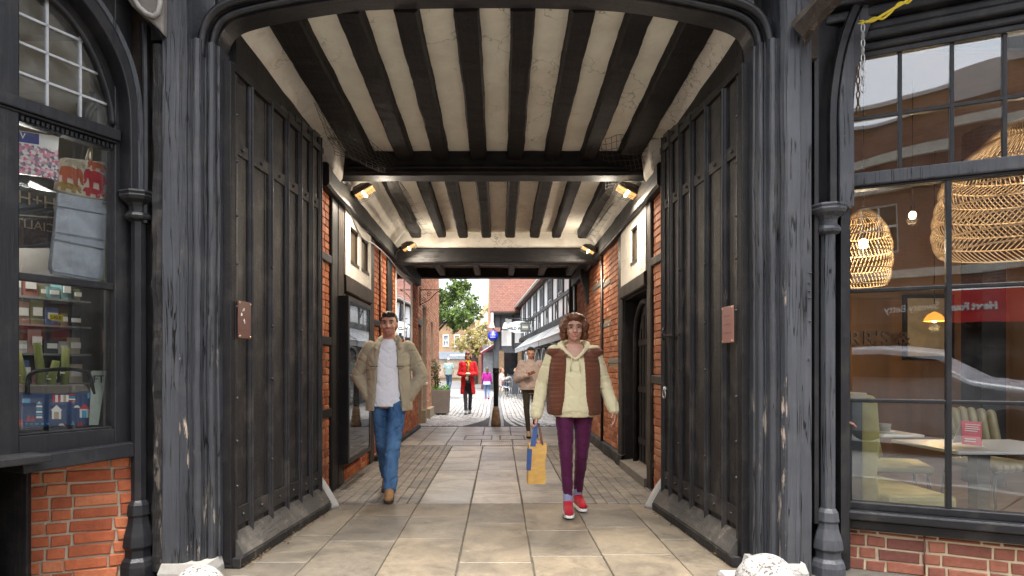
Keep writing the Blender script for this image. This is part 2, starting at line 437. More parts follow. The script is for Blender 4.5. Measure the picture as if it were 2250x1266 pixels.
# timber and paint
POST  = painted_wood('grey_blue_paint', (.056,.060,.069), 'z', .46, -.30, (.28,.24,.20), 1, .10, .45, .9)
JAMB  = painted_wood('worn_jamb_paint', (.042,.045,.052), 'z', .46, .12, (.24,.21,.18), 1, .14, .45, .9, wz=(.9, 1.9))
EDGE  = painted_wood('bare_worn_edge', (.034,.037,.044), 'z', .55, .38, (.34,.27,.215), .9, .1, .35, .8, wz=(1.3, 2.1))
FRAME = painted_wood('black_frame_paint', (.0125,.013,.0155), 'z', .42, 0, crack=.4, dust=.10, bump=.3)
FRAMEX = painted_wood('black_rail_paint', (.0115,.012,.0145), 'x', .42, 0, crack=.3, dust=.14, bump=.3)
BLACK = painted_wood('black_timber', (.0055,.005,.0058), 'z', .6, 0, crack=.5, dust=.10, bump=.6)
BLACKX = painted_wood('black_timber_across', (.0055,.005,.006), 'x', .62, 0, crack=.5, dust=.08, bump=.6)
JOIST = painted_wood('black_joist', (.0052,.0037,.0046), 'y', .7, 0, crack=.9, dust=.035, bump=.8)
GATE  = painted_wood('gate_boards', (.0265,.0245,.0237), 'z', .5, -.25, (.12,.10,.08), .6, .34, .5, .7)
GATER = painted_wood('gate_ribs', (.023,.0222,.0242), 'z', .45, -.2, (.11,.09,.08), .5, .22, .3, .4)
GATEK = painted_wood('gate_kickboard', (.062,.057,.051), 'y', .65, .1, (.14,.12,.095), .4, .5, .3, .4)
BROWNT = painted_wood('brown_timber', (.030,.021,.015), 'z', .7, .2, (.12,.09,.065), .7, .2, .35, .6)
GREYT = painted_wood('grey_stub_timber', (.17,.155,.14), 'y', .8, 0, crack=.9, dust=.2, bump=.7)
ROUGHB = painted_wood('rough_black_timber', (.017,.0165,.017), 'z', .62, .25, (.12,.10,.085), .9, .2, .5, 1.0)
PLAST = plaster('cream_plaster', (.74,.71,.62), .6, .30)
PLASTW = plaster('white_plaster', (.66,.63,.565), .6, .42)
GREYPL = plaster('grey_plaster', (.17,.155,.14), .5, .3)
STONEW = plaster('whitewashed_stone', (.34,.33,.31), .3, .45)
GRAN = granite('speckled_granite')
# masonry
BR_O = brickgeo('orange_brick', (.22,.06,.032), (.40,.112,.050), (.50,.19,.095), .42)
BR_P = brickgeo('passage_brick', (.24,.065,.028), (.42,.125,.050), (.52,.21,.095), .35)
BR_Q = brickgeo('old_passage_brick', (.24,.085,.045), (.38,.145,.075), (.47,.23,.135), .4)
BR_R = brickgeo('dull_red_brick', (.17,.070,.055), (.29,.105,.070), (.36,.15,.095), .22)
BR_L = brickgeo('pale_orange_brick', (.38,.155,.09), (.54,.26,.155), (.64,.38,.26), .15)
MORT = plaster('lime_mortar', (.42,.35,.26), .8, .3)
MORTD = plaster('dark_mortar', (.30,.20,.13), .8, .4)
BT_FAR = bricktex('far_brick', (.36,.15,.09), (.27,.10,.065), (.36,.30,.24))
BT_OPP = bricktex('street_brick', (.30,.11,.065), (.20,.07,.05), (.26,.2,.15))
BT_TILE = bricktex('roof_tile', (.20,.085,.058), (.15,.06,.045), (.10,.05,.04), .17, .11, .012, .3)
BT_OCH = bricktex('ochre_brick', (.34,.205,.10), (.28,.16,.08), (.32,.25,.17))
FLAGM = stone('york_stone', (.080,.069,.053), (.146,.123,.092), (.205,.172,.126), .52, .5, 2.0)
FLAGG = stone('grey_flagstone', (.15,.14,.128), (.275,.258,.235), (.38,.36,.33), .42, .5, 2.2)
SETTM = stone('clay_paver', (.10,.092,.083), (.175,.16,.143), (.24,.22,.197), .55, .35, 5)
COBM = stone('pale_cobble', (.15,.148,.145), (.32,.315,.31), (.46,.455,.45), .36, .5, 7)
COBD = stone('grey_sett', (.075,.08,.085), (.13,.135,.14), (.19,.195,.20), .45, .5, 7)
JOINT = simple('joint_sand', (.070,.061,.049), .95, .35, 9, .6, 80)
JOINTD = simple('cobble_joint', (.045,.042,.04), .95, .35, 9, .6, 80)
ASPH = simple('asphalt', (.05,.05,.052), .9, .25, 5, .6, 150)
KERB = stone('kerb_stone', (.2,.19,.18), (.3,.29,.27), (.38,.37,.35), .7, .3, 4)
# metal, glass, others
IRON = simple('black_iron', (.014,.014,.015), .45, .3, 9, .3, 70, .3)
STUD = simple('iron_stud', (.05,.05,.053), .35, .3, 30, .2, 90, .6)
STEEL = simple('galvanised_steel', (.42,.42,.42), .4, .2, 12, .15, 80, .85)
GLASS = glassmat('shop_glass', 2.2, .05, 1.6)
GLASSO = glassmat('old_leaded_glass', 2.4, .12, 3, (.80,.82,.80), .16)
DGLASS = simple('dark_window_glass', (.012,.014,.016), .06, .2, 2, .02, 2)
WHITE = simple('white_paint', (.80,.79,.76), .5, .05, 6, .1, 40)
LEAD = simple('lead_came', (.38,.39,.40), .5, .2, 20, .2, 60, .2)
# ---------------------------------------------------------------- ground
g = MB(); g.box(-300, 300, -300, 400, -.5, -.03); tag(build(g, 'ground', ASPH), kind='structure')
g = MB(); g.box(-30, 30, -6.2, .2, -.029, -.02); tag(build(g, 'road', stone('road_setts', (.09,.086,.08), (.14,.135,.125), (.19,.18,.17), .8, .3, 4, False)), kind='structure')
g = MB()
x = -30
while x < 30:
    g.tint = rnd(.2, .8); g.box(x+.004, x+.9, .2, .34, -.15, .1*0-.001); x += .905
tag(build(g, 'kerb', KERB, bevel=.008), kind='structure')
g = MB(); g.box(-30, 30, -9.2, -6.2, -.029, .09); tag(build(g, 'opposite_pavement', KERB), kind='structure')
g = MB(); g.box(-9, 9, .345, 60, -.029, -.010); tag(build(g, 'paving_bed', JOINT), kind='structure')

def slab_col(mb, x0, x1, y0, y1, lmin, lmax, h=.010, gap=.012, tl=.2, th=.8):
    y = y0 - rnd(0, .3)
    while y < y1:
        L = rnd(lmin, lmax); a, b = max(y, y0), min(y+L, y1); y += L
        if b - a < .06: continue
        if y1 - b < .15: b = y1; y = y1
        mb.tint = rnd(tl, th)
        dz = rnd(-.0015, .0015)
        mb.pillow((x0+gap/2, a+gap/2, -.010+dz), (x1-x0-gap, 0, 0), (0, b-a-gap, 0), (0, 0, h), .004, .003)
# large sandstone flags in front of the arch and under the gates
g = MB(); xs = [-9]
random.seed(5)
xs = [-8.4,-7.5,-6.8,-6,-5.2,-4.5,-3.8,-3.1,-2.45,-1.75,-1.22,-.74,-.26,.21,.68,1.16,1.75,2.4,3.1,3.9,4.6,5.3,6.1,6.8,7.6,8.4]
for a, b in zip(xs, xs[1:]):
    if -1.8 < a < 1.7: slab_col(g, a, b, .36, 5.80, .55, 1.05, gap=.007, tl=.0, th=1)
    else: slab_col(g, a, b, .36, 3.66, .5, .95)
tag(build(g, 'pavement', FLAGM), kind='structure')
# passage: three columns of flags between brick setts
g = MB()
for a, b in zip([-.74,-.26,.21], [-.26,.21,.68]): slab_col(g, a, b, 5.81, 10.06, .5, .82, tl=.0, th=1.0, gap=.014)
cx = [-1.85,-1.3,-.86,-.30,.22,.68,1.2,1.7]
for a, b in zip(cx, cx[1:]):
    slab_col(g, a, b, 10.2, 13.36, .55, .95, tl=.35, th=1.0)
tag(build(g, 'passage_flags', FLAGG), kind='structure')
g = MB()
for x0, x1 in ((-1.72, -.745), (.685, 1.6)):
    n = round((x1-x0)/.098); w = (x1-x0)/n
    for i in range(n):
        y = 5.81 - (.1 if i % 2 else 0)
        while y < 10.06:
            L = rnd(.19, .205); a, b = max(y, 5.81), min(y+L, 10.06); y += L
            if b-a < .03: continue
            g.tint = rnd(.1, .9)
            g.pillow((x0+i*w+.003, a+.003, -.010+rnd(-.001,.002)), (w-.006,0,0), (0,b-a-.006,0), (0,0,.010), .004, .001)
tag(build(g, 'passage_pavers', SETTM), kind='structure')
g = MB(); random.seed(44)
for k in range(150):
    s_ = random.choice((-1,-1,1)); t_ = random.random()**1.3; x = (-1.60+.14*t_ if s_ < 0 else 1.46-.12*t_) - s_*abs(random.gauss(0,.035)); y = 3.95+1.65*t_
    g.tint = rnd(0,1); g.leaf((x, y, .012+rnd(0,.006)), rnd(.006,.016), 2.0)
tag(build(g, 'leaf_litter', foliage('dry_leaf', (.03,.018,.01), (.09,.05,.02), (.2,.12,.05))), 'dry brown leaf litter and grit along the feet of the gates', 'litter', kind='stuff')
# slotted drain across the passage
dr = thing('drain_channel', 'narrow slotted metal drain crossing the passage paving', 'drain', (0, 10.13, 0))
g = MB(); g.box(-1.66, 1.55, 10.075, 10.085, -.02, .002); g.box(-1.66, 1.55, 10.175, 10.185, -.02, .002); build(g, 'frame', STEEL, dr)
g = MB(); x = -1.65
while x < 1.54: g.box(x, x+.016, 10.085, 10.175, -.02, -.002); x += .034
build(g, 'grating', STEEL, dr)
for nm, x0, x1, lab in (('inspection_cover', -.62, -.12, 'flush paved inspection cover in the passage floor, left of the bollard'), ('inspection_cover', .0, .46, 'flush paved inspection cover in the passage floor, right below the bollard')):
    c = thing(nm, lab, 'manhole cover', ((x0+x1)/2, 11.3, 0))
    g = MB()
    for a, b, d, e in ((x0, x1, 10.95, 10.98), (x0, x1, 11.62, 11.65), (x0, x0+.03, 10.98, 11.62), (x1-.03, x1, 10.98, 11.62)): g.box(a, b, d, e, -.01, .003)
    build(g, 'rim', IRON, c)
    g = MB(); g.tint = .6; g.box(x0+.05, x1-.05, 11.0, 11.6, -.01, .0025); build(g, 'lid', FLAGG, c)
# cobbled lane, courses running away in curves
g = MB(); g.box(-6, 8, 13.38, 60, -.0095, -.006); tag(build(g, 'lane_bed', JOINTD), kind='structure')
random.seed(9)
g = MB(); gd = MB()
def cob(mb, c, d, w, L, h):
    p = Vector((-d.y, d.x, 0)); a = c - d*L/2 - p*w/2
    mb.pillow(a, d*L, p*w, Vector((0,0,h)), .022, .005)
def lane_x(x0, y):
    """course line: straight far away, bending out to the left near the passage"""
    b = -.55*max(0, (16.4-y)/3.0)**2 if x0 < -.28 else (.75*max(0, (16.0-y)/2.6)**2 if x0 > .1 else 0)
    return x0 + b*(1 if x0 < -.28 else min(1, (x0-.1)*1.2+.2)) + .012*(y-13.4)**1.2*.35*math.sin(y*.22)
for i in range(64):
    x0 = -3.2 + i*.112
    band = -.28 < x0 < .1
    y = 13.42 + rnd(0, .1)
    while y < 36:
        L = rnd(.12, .17) if not band else rnd(.18, .3)
        if y > 24: L *= 1.5
        xx = lane_x(x0, y); d = Vector((lane_x(x0, y+.1)-xx, .1, 0)).normalized()
        lim = -1.78 if y < 19 else -6
        if lim < xx < 3.2:
            mb = gd if band else g; mb.tint = rnd(.15, .95)
            cob(mb, Vector((xx, y+L/2, -.008)), d, .098 if not band else .106, L-.022, rnd(.018, .028) if not band else .013)
        y += L
tag(build(g, 'cobbles', COBM), kind='structure'); tag(build(gd, 'cobble_band', COBD), kind='structure')
g = MB(); g.box(-12, 12, 36, 75, -.02, .012); tag(build(g, 'lane', COBD), kind='structure')
# ---------------------------------------------------------------- gatehouse front
Y0 = 3.75
GH = thing('gatehouse', 'black and grey timber gatehouse front with wide Tudor arch over the passage', 'building', (0, Y0, 0))
def vprof(mb, prof, z0, z1, seg=24, amp=.004):
    """upright moulding: plan profile lifted from z0 to z1 with slightly uneven edges"""
    rg = []
    for i in range(seg+1):
        z = z0 + (z1-z0)*i/seg
        rg.append([Vector((x, y, z)) + Vector((nz((x*4, y*4, z*2.3))*amp, nz((x*4+9, y*4, z*2.3))*amp, 0)) for x, y in prof])
    mb.rings(rg)
def arc(cx, cy, r, a0, a1, n=6): return [(cx + r*math.cos(R(a0+(a1-a0)*i/n)), cy + r*math.sin(R(a0+(a1-a0)*i/n))) for i in range(n+1)]
for side in (-1, 1):
    # plan coordinates for the left jamb, mirrored and scaled for the right one
    def mp(p):
        x, y = p
        return (x, y) if side < 0 else (1.55 + (-1.705 - x)*-.0 + (( -1.705 - x))*.80, y)
    def prof(ps):
        q = [mp(p) for p in ps]; return q if side < 0 else q[::-1]
    g = MB(); vprof(g, prof([(-1.985,4.12),(-1.985,3.752),(-1.978,3.745),(-1.884,3.745),(-1.884,4.12)]), .07, 4.2, 40, .006)
    build(g, 'post', POST, GH)
    g = MB(); vprof(g, prof([(-1.884,4.12),(-1.884,3.747),(-1.868,3.750),(-1.848,3.772),(-1.848,4.12)]), .06, 4.2, 60, .010)
    build(g, 'post_edge', EDGE, GH, label='worn arris of the gate post where paint has flaked to bare wood')
    g = MB()
    p = [(-1.848,4.12),(-1.848,3.785),(-1.838,3.80)] + arc(-1.806,3.812,.030,200,330,7) + [(-1.772,3.836),(-1.764,3.836)] + arc(-1.742,3.857,.024,210,340,6) + [(-1.716,3.882),(-1.704,3.886),(-1.704,4.03),(-1.76,4.03),(-1.76,4.12)]
    vprof(g, prof(p), .09, 3.20, 50, .006)
    build(g, 'jamb_moulding', JAMB, GH)
# stone plinths under the posts
for xs, nm in (((-2.0, -1.69), 'l'), ((1.50, 1.80), 'r')):
    g = MB(); g.pillow((xs[0], 3.72, -.03), (xs[1]-xs[0], 0, 0), (0, .42, 0), (0, 0, .118), .015, .01); build(g, 'plinth_stone', STONEW, GH)
# arch head: soffit curve traced from spring to spring
AP = [(479,135),(481,98),(489,70),(507,51),(540,38),(600,24),(700,6),(800,-6),(950,-10),(1080,-11),(1200,-10),(1350,-4),(1450,8),(1545,27),(1598,40),(1630,54),(1648,74),(1655,102),(1657,138)]
Ya = 3.885
APT = [Vector((xa(x, Ya), 0, za(y, Ya))) for x, y in AP]
def smoothpath(pts, n=4):
    out = []
    for i in range(len(pts)-1):
        p0, p1, p2, p3 = pts[max(i-1,0)], pts[i], pts[i+1], pts[min(i+2, len(pts)-1)]
        for k in range(n):
            t = k/n
            out.append(.5*((2*p1) + (p2-p0)*t + (2*p0-5*p1+4*p2-p3)*t*t + (3*p1-p0-3*p2+p3)*t**3))
    return out + [pts[-1]]
AS = smoothpath(APT, 4)
g = MB(); n = len(AS)
fr = [p + Vector((0, Ya, 0)) for p in AS]; bk = [p + Vector((0, 4.03, 0)) for p in AS]
tf = [Vector((p.x, Ya, 4.25)) for p in AS]; tb = [Vector((p.x, 4.03, 4.25)) for p in AS]
for i in range(n-1):
    g.add([fr[i], fr[i+1], bk[i+1], bk[i]], [(3,2,1,0)]); g.add([fr[i], fr[i+1], tf[i+1], tf[i]], [(0,1,2,3)]); g.add([bk[i], bk[i+1], tb[i+1], tb[i]], [(3,2,1,0)])
build(g, 'arch_head', FRAMEX, GH)
def offs(pts, d):
    out = []
    for i, p in enumerate(pts):
        t = (pts[min(i+1, len(pts)-1)] - pts[max(i-1, 0)]).normalized(); nn = Vector((-t.z, 0, t.x))
        if nn.z < -.01: nn = -nn
        out.append(p + nn*d)
    return out
for d, r, y in ((.030, .020, 3.868), (.078, .026, 3.832)):
    g = MB(); g.tube([p + Vector((0, y, 0)) for p in offs(AS, d)], r, 10); build(g, 'arch_moulding', FRAMEX, GH)
g = MB(); o = offs(AS, .050)
for i in range(n-1):
    g.obox(o[i] + Vector((0, 3.845, 0)), o[i+1]-o[i], (0, .05, 0), (0, 0, .03))
build(g, 'arch_fillet', FRAMEX, GH)
# carved spandrels: leafy lumps filling the corners over the arch
for sx in (-1, 1):
    g = MB(); N, M_ = 60, 26; grid = []
    for i in range(N+1):
        x = (-1.66 + 1.35*i/N) if sx < 0 else (1.50 - 1.35*i/N)
        zb = max(3.43, min((p.z + .14 for p in AS if abs(p.x-x) < .09), default=3.3))
        grid.append([Vector((x, 3.85 - .045*max(0, noise.noise(Vector((x*16, 1, (zb+.45*j/M_)*16)))+.25) - .02*noise.noise(Vector((x*42, 3, (zb+.45*j/M_)*42))), zb + .45*j/M_)) for j in range(M_+1)])
    g.smooth = True; g.rings(grid if sx > 0 else grid[::-1], False, False)
    build(g, 'spandrel', ROUGHB, GH, label='carved leafy spandrel in the corner above the arch')
# upper storey, jettied over the pavement (seen only as the dark mass above)
g = MB(); g.box(-9, 9, 3.30, 3.36, 4.30, 9.5); g.box(-9, 9, 3.30, 4.6, 4.24, 4.30); g.box(-9, 9, 3.36, 13.1, 9.3, 9.5); build(g, 'upper_wall', PLASTW, GH)
g = MB(); g.box(-9, -1.99, 3.95, 4.02, 3.3, 4.24); g.box(1.9, 9, 4.3, 4.36, 3.4, 4.24); g.box(-1.99, 1.9, 4.05, 4.1, 3.8, 4.24); g.box(-1.80, -1.52, 4.035, 4.049, 3.47, 3.85); g.box(1.40, 1.80, 4.035, 4.049, 3.47, 3.85); build(g, 'back_board', BLACK, GH)
g = MB()
for x in [-8+1.1*i for i in range(15)]: g.box(x, x+.16, 3.27, 3.30, 4.3, 9.3)
for z in (5.6, 7.4): g.box(-9, 9, 3.265, 3.295, z, z+.2)
build(g, 'facade_stud', BLACK, GH)
# jetty brackets beside the posts
bl = MB()
pts = [at(358,-40,3.70), at(358,76,3.70), at(346,62,3.70), at(318,36,3.70), at(288,12,3.70), at(255,-40,3.70)]
bl.prism(pts, (0, .3, 0)); build(bl, 'jetty_bracket', GREYPL, GH, bevel=.012, label='carved grey jetty bracket at the top left')
bl = MB(); bl.tube([at(x,y,3.69) for x, y in ((352,-40),(352,8),(348,28),(338,36),(322,30),(306,16),(296,0),(286,-30))], .014, 8); build(bl, 'bracket_scroll', STONEW, GH)
bl = MB(); bl.prism([at(300,10,3.73), at(358,88,3.73), at(358,74,3.73), at(305,-20,3.73)], (0,.26,0)); build(bl, 'bracket_soffit', BLACK, GH)
bl = MB(); bl.timber(at(1758,66,3.72), at(1880,-60,3.45), .13, .13, (0,1,0), 14, .02, .03); build(bl, 'jetty_bracket', BROWNT, GH, label='rough brown jetty bracket at the top right')
bl = MB(); bl.box(xa(1762,3.8), xa(1795,3.8), 3.79, 3.95, za(130,3.8), za(62,3.8)); build(bl, 'bracket_block', BROWNT, GH)
# rough timber between left post and shop, flat boards right of the right post
g = MB(); N = 70; rg = []
for i in range(N+1):
    z = .03 + 3.13*i/N; ring = []
    for x, y in ((-2.068,4.0),(-2.068,3.80),(-2.05,3.775),(-2.02,3.77),(-1.995,3.785),(-1.992,4.0)):
        q = noise.noise_vector(Vector((x*9, y*9, z*3)))*.014 + noise.noise_vector(Vector((x*9, y*9, z*14)))*.007
        ring.append(Vector((x+q.x, y+q.y*1.3, z)))
    rg.append(ring)
g.rings(rg); build(g, 'rough_stud', ROUGHB, GH)
g = MB(); g.timber((-2.04,3.86,3.2), (-2.04,3.86,4.2), .1, .1, (0,1,0)); build(g, 'stud', BLACK, GH)
g = MB(); g.timber((1.816,3.90,-.02), (1.816,3.90,4.2), .088, .22, (0,1,0), 30, .003, .004); build(g, 'flat_board', POST, GH)
g = MB(); g.box(1.862, 1.90, 3.93, 4.1, 0, 4.2); build(g, 'recess_board', BLACK, GH)
g = MB(); g.box(1.900, 1.925, 3.84, 4.1, .3, 3.4); build(g, 'edge_strip', FRAME, GH)
for px, py in ((1793,600),(1791,622),(1791,640),(1791,655),(1792,706),(1790,790)):
    g = MB(); g.ell(at(px-12, py, 3.785), .006); build(g, 'nail_head', STUD, GH)

# ---------------------------------------------------------------- gate leaves
def gate(label, hx, hy, fx_, fy, sx, plq_label):
    """open plank leaf: hinge (hx,hy) to free edge (fx_,fy); sx = +1 when the visible face looks to +X"""
    G = thing('wooden_gate', label, 'gate', (hx, hy, 0))
    u = Vector((fx_-hx, fy-hy, 0)); W = u.length; u.normalize(); n = Vector((u.y, -u.x, 0))*(1 if sx > 0 else -1); up = Vector((0,0,1))
    O = Vector((hx, hy, 0)); ztop = lambda a: 3.12 + .16*a/W
    P = lambda a, d, z: O + u*a + n*d + up*z
    # boarding: one continuous panel, each board very slightly different
    g = MB(); nb = 12
    for i in range(nb):
        a0, a1 = W*i/nb, W*(i+1)/nb - .004; d = rnd(-.004, .003)
        g.obox(P(a0, -.045, .10), u*(a1-a0), n*(.04+d), up*(ztop(a0)-.10))
    build(g, 'boarding', GATE, G)
    # hanging stile with bead and studs at the near edge
    g = MB(); g.obox(P(-.005,-.05,.03), u*.055, n*.085, up*(ztop(0)-.02)); build(g, 'stile', BLACK, G, bevel=.006)
    g = MB(); g.obox(P(.052,-.004,.05), u*.030, n*.040, up*(ztop(0)-.09)); build(g, 'stile_bead', GATER, G, bevel=.008)
    # moulded cover ribs
    for a in (.30, .60, .88, 1.13, 1.36, W-.06):
        g = MB(); wd = .056
        pf = [(-wd/2,0),(-wd/2,.012),(-wd*.36,.016),(-wd*.30,.022),(-wd*.12,.026),(-wd*.05,.036),(wd*.05,.036),(wd*.12,.026),(wd*.30,.022),(wd*.36,.016),(wd/2,.012),(wd/2,0)]
        zb = .165; rg = []
        for z in (zb + .0, zb + .06, 1.0, 2.0, ztop(a)-.05):
            rg.append([P(a+x, y-.002, z - (.05*(1 - abs(x)/(wd/2)) if z == zb else 0)) for x, y in pf])
        g.rings(rg); build(g, 'rib', GATER, G)
    # ledges: bottom and top rails between the ribs, sloping kick board
    g = MB(); g.obox(P(.085,-.004,.235), u*(W-.10), n*.018, up*.115); build(g, 'bottom_rail', GATE, G, bevel=.004)
    g = MB(); g.obox(P(.085,-.004,2.60), u*(W-.10), n*.014, up*.085); build(g, 'top_rail', GATE, G, bevel=.004)
    g = MB(); g.obox(P(.05,-.05,ztop(0)-.02), u*(W-.05), n*.075, up*.05 ); build(g, 'head_rail', BLACK, G)
    g = MB(); rg = []
    for i in range(11):
        a = .055 + (W-.06)*i/10; w = nz((a*3, hx, 0))*.006
        rg.append([P(a,-.05,.035), P(a,.085+w,.035), P(a,.088+w,.075), P(a,.012,.20), P(a,-.05,.20)])
    g.rings(rg); build(g, 'kick_board', GATEK, G)
    g = MB(); rg = [[P(.0+(W)*i/10,-.04,.008+nz((i*.7,hx,2))*.006), P((W)*i/10,.091,.006+nz((i*.7,hx,5))*.006), P((W)*i/10,.094,.06), P((W)*i/10,-.04,.06)] for i in range(11)]
    g.rings(rg); build(g, 'sill_bar', ROUGHB, G)
    # studs and bolts
    for z in (.52, .78, 1.06, 1.62, 1.90, 2.20, 2.52, 2.80):
        g = MB(); g.ell(P(.067,.037,z+rnd(-.03,.03)), .011, n=8, m=6); build(g, 'stud', STUD, G)
    for a in (.19, .46, .75, 1.0, 1.25, 1.46):
        for z in (.295, 2.642):
            g = MB(); g.ell(P(a, .016, z), .012, n=8, m=6); build(g, 'stud', STUD, G)
    for a in (.62, 1.15):
        for z in (.62, 1.18, 1.52, 1.98):
            g = MB(); g.ell(P(a-.03, .03, z+rnd(-.05,.05)), .010, n=8, m=6); build(g, 'stud', STUD, G)
    return G, P, u, n
GL, PL, uL, nL = gate('left open gate leaf with scuffed brown plaque and vertical ribs', -1.685, 3.93, -1.555, 5.56, 1, '')
GRt, PR, uR, nR = gate('right open gate leaf with plain pinkish plaque and iron latch', 1.535, 3.95, 1.425, 5.56, -1, '')
PLQ = simple('brown_plaque', (.105,.046,.036), .38, .12, 8, .08, 40)
PLQ2 = simple('pinkish_plaque', (.25,.115,.095), .42, .08, 8, .08, 40)
BRASS = simple('brass_screw', (.45,.33,.14), .35, .1, 20, .1, 60, .8)
g = MB(); g.obox(PL(.05,.048,1.425), uL*.165, nL*.008, V(0,0,.235)); pl = build(g, 'plaque', PLQ, GL, bevel=.003, label='scratched brown plaque')
g = MB()
for a, z in ((.062,1.437),(.062,1.648),(.203,1.437),(.203,1.648)): g.ell(PL(a,.057,z), .006, n=8, m=5)
build(g, 'screw', BRASS, pl)
g = MB()
for a, z, r in ((.085,1.575,.014),(.115,1.61,.010),(.118,1.54,.012),(.125,1.525,.008),(.10,1.60,.006)):
    pts = [PL(a + r*rnd(.7,1.1)*.7*math.cos(k*.9), .0575, z + r*rnd(.7,1.2)*math.sin(k*.9)) for k in range(7)]; g.prism(pts, nL*.0006)
build(g, 'scuff', WHITE, pl)
g = MB()
for i in range(16):
    x = .07 + i*.0075
    g.obox(PL(x,.0572,1.475 + .004*(i % 3)), uL*.004, nL*.0006, V(0,0,rnd(.006,.012)))
build(g, 'lettering', simple('faded_letter', (.17,.09,.075), .5), pl)
g = MB(); g.obox(PR(.075,.048,1.40), uR*.165, nR*.008, V(0,0,.235)); pr = build(g, 'plaque', PLQ2, GRt, bevel=.003, label='plain pinkish plaque')
g = MB()
for a, z in ((.087,1.412),(.087,1.623),(.228,1.412),(.228,1.623)): g.ell(PR(a,.057,z), .006, n=8, m=5)
build(g, 'screw', BRASS, pr)
g = MB()
for j, z in enumerate((1.57,1.515,1.46)):
    for i in range(9):
        if (i*7+j*3) % 5: g.obox(PR(.11+i*.0115,.0572,z), uR*.007, nR*.0006, V(0,0,.008))
build(g, 'lettering', simple('faded_letter_pink', (.20,.085,.07), .5), pr)
# latch, ring and bolt on the right leaf
g = MB(); g.obox(PR(1.22,.03,1.50), uR*.24, nR*.02, V(0,0,.018)); g.tube([PR(1.42,.05,1.47), PR(1.42,.07,1.52), PR(1.42,.05,1.57)], .009, 8)
build(g, 'latch', IRON, GRt)
g = MB(); c = PR(1.42,.05,1.02); g.tube([c + uR*(.035*math.cos(t*.52)) + V(0,0,.035*math.sin(t*.52)) for t in range(12)], .007, 8, loop=True); g.ell(c+V(0,0,.035), .014); g.ell(PR(1.42,.04,1.06), .02)
build(g, 'ring_handle', STEEL, GRt)
# ---------------------------------------------------------------- guard stones
def dome(label, c, r, seed):
    D = thing('guard_stone', label, 'stone bollard', (c[0], c[1], 0))
    g = MB(); rg = []
    for i in range(17):
        t = R(-35 + 123*i/16); ring = []
        for j in range(28):
            p = Vector((math.cos(t)*math.cos(j*math.tau/28)*r, math.cos(t)*math.sin(j*math.tau/28)*r*.95, math.sin(t)*r*1.02))
            p *= 1 + .035*nz(p*5 + Vector((seed,0,0)))
            ring.append(Vector(c) + p)
        rg.append(ring)
    g.smooth = True; g.rings(rg); build(g, 'stone_ball', GRAN, D)
    g = MB(); g.lathe([(r*1.05,-.03),(r*1.05,.02),(r*.98,.03)], (c[0], c[1], 0), 20); build(g, 'collar', STONEW, D)
dome('speckled granite guard stone at the foot of the left gate post', (xa(438,3.58), 3.58, -.015), .145, 1)
dome('speckled granite guard stone at the foot of the right gate post', (xa(1684,3.60), 3.60, .012), .172, 7)
g = MB(); g.pillow((xa(1582,3.75), 3.68, -.02), (.17,0,0), (0,.12,0), (0,0,.055), .01); tag(build(g, 'kerb_block', STONEW, origin=(1.36,3.74,0)), 'small pale stone stop beside the right guard stone', 'stone block')
g = MB(); g.pillow((xa(500,3.72), 3.66, -.02), (.12,0,0), (0,.1,0), (0,0,.035), .01); tag(build(g, 'kerb_block', STONEW, origin=(-1.53,3.7,0)), 'small pale stone stop beside the left guard stone', 'stone block')
for lab, x, sx in (('whitewashed leaning wedge stone behind the left gate leaf', -1.60, 1), ('whitewashed leaning wedge stone behind the right gate leaf', 1.47, -1)):
    W_ = thing('wheel_stone', lab, 'guard stone', (x, 5.62, 0)); g = MB(); rg = []
    for i in range(11):
        t = i/10; z = .29*t; w = (.135*(1-t)**.8 + .02); ring = []
        for j in range(14):
            a = j*math.tau/14; q = 1 + .06*nz((math.cos(a)*3, math.sin(a)*3 + x, z*9))
            ring.append(Vector((x - sx*.03 + sx*w*.5 + math.cos(a)*w*q*.9, 5.66 + math.sin(a)*.10*q*(1-.5*t), z)))
        rg.append(ring)
    g.smooth = True; g.rings(rg); build(g, 'stone', STONEW, W_)
# ---------------------------------------------------------------- ceiling of the passage
CE = thing('passage_ceiling', 'cream plaster passage ceiling striped with black joists and cross beams', 'ceiling', (0, 8, 3.3))
XL, XR = -1.68, 1.56
ceil = lambda y: 3.60 - .080*(y-4.05) if y < 6.45 else (3.50 - .045*(y-6.6))
def bumpy_sheet(mb, x0, x1, y0, y1, zf, nx, ny, amp=.012):
    rg = [[Vector((x0+(x1-x0)*i/nx, y0+(y1-y0)*j/ny, zf(y0+(y1-y0)*j/ny) + amp*nz((x0+(x1-x0)*i/nx, y0+(y1-y0)*j/ny, 0), 1.7) + amp*.4*nz((x0+(x1-x0)*i/nx, y0+(y1-y0)*j/ny, 4), 6))) for i in range(nx+1)] for j in range(ny+1)]
    mb.smooth = True; mb.rings(rg, False, False)
g = MB(); bumpy_sheet(g, -1.72, 1.62, 3.95, 6.44, ceil, 60, 40); build(g, 'plaster', PLAST, CE)
g = MB(); bumpy_sheet(g, -1.72, 1.62, 6.46, 10.0, ceil, 60, 40); build(g, 'plaster', PLAST, CE)
g = MB(); bumpy_sheet(g, -1.72, 1.62, 10.0, 13.2, lambda y: 3.30, 40, 10, .006); build(g, 'plaster', PLAST, CE)
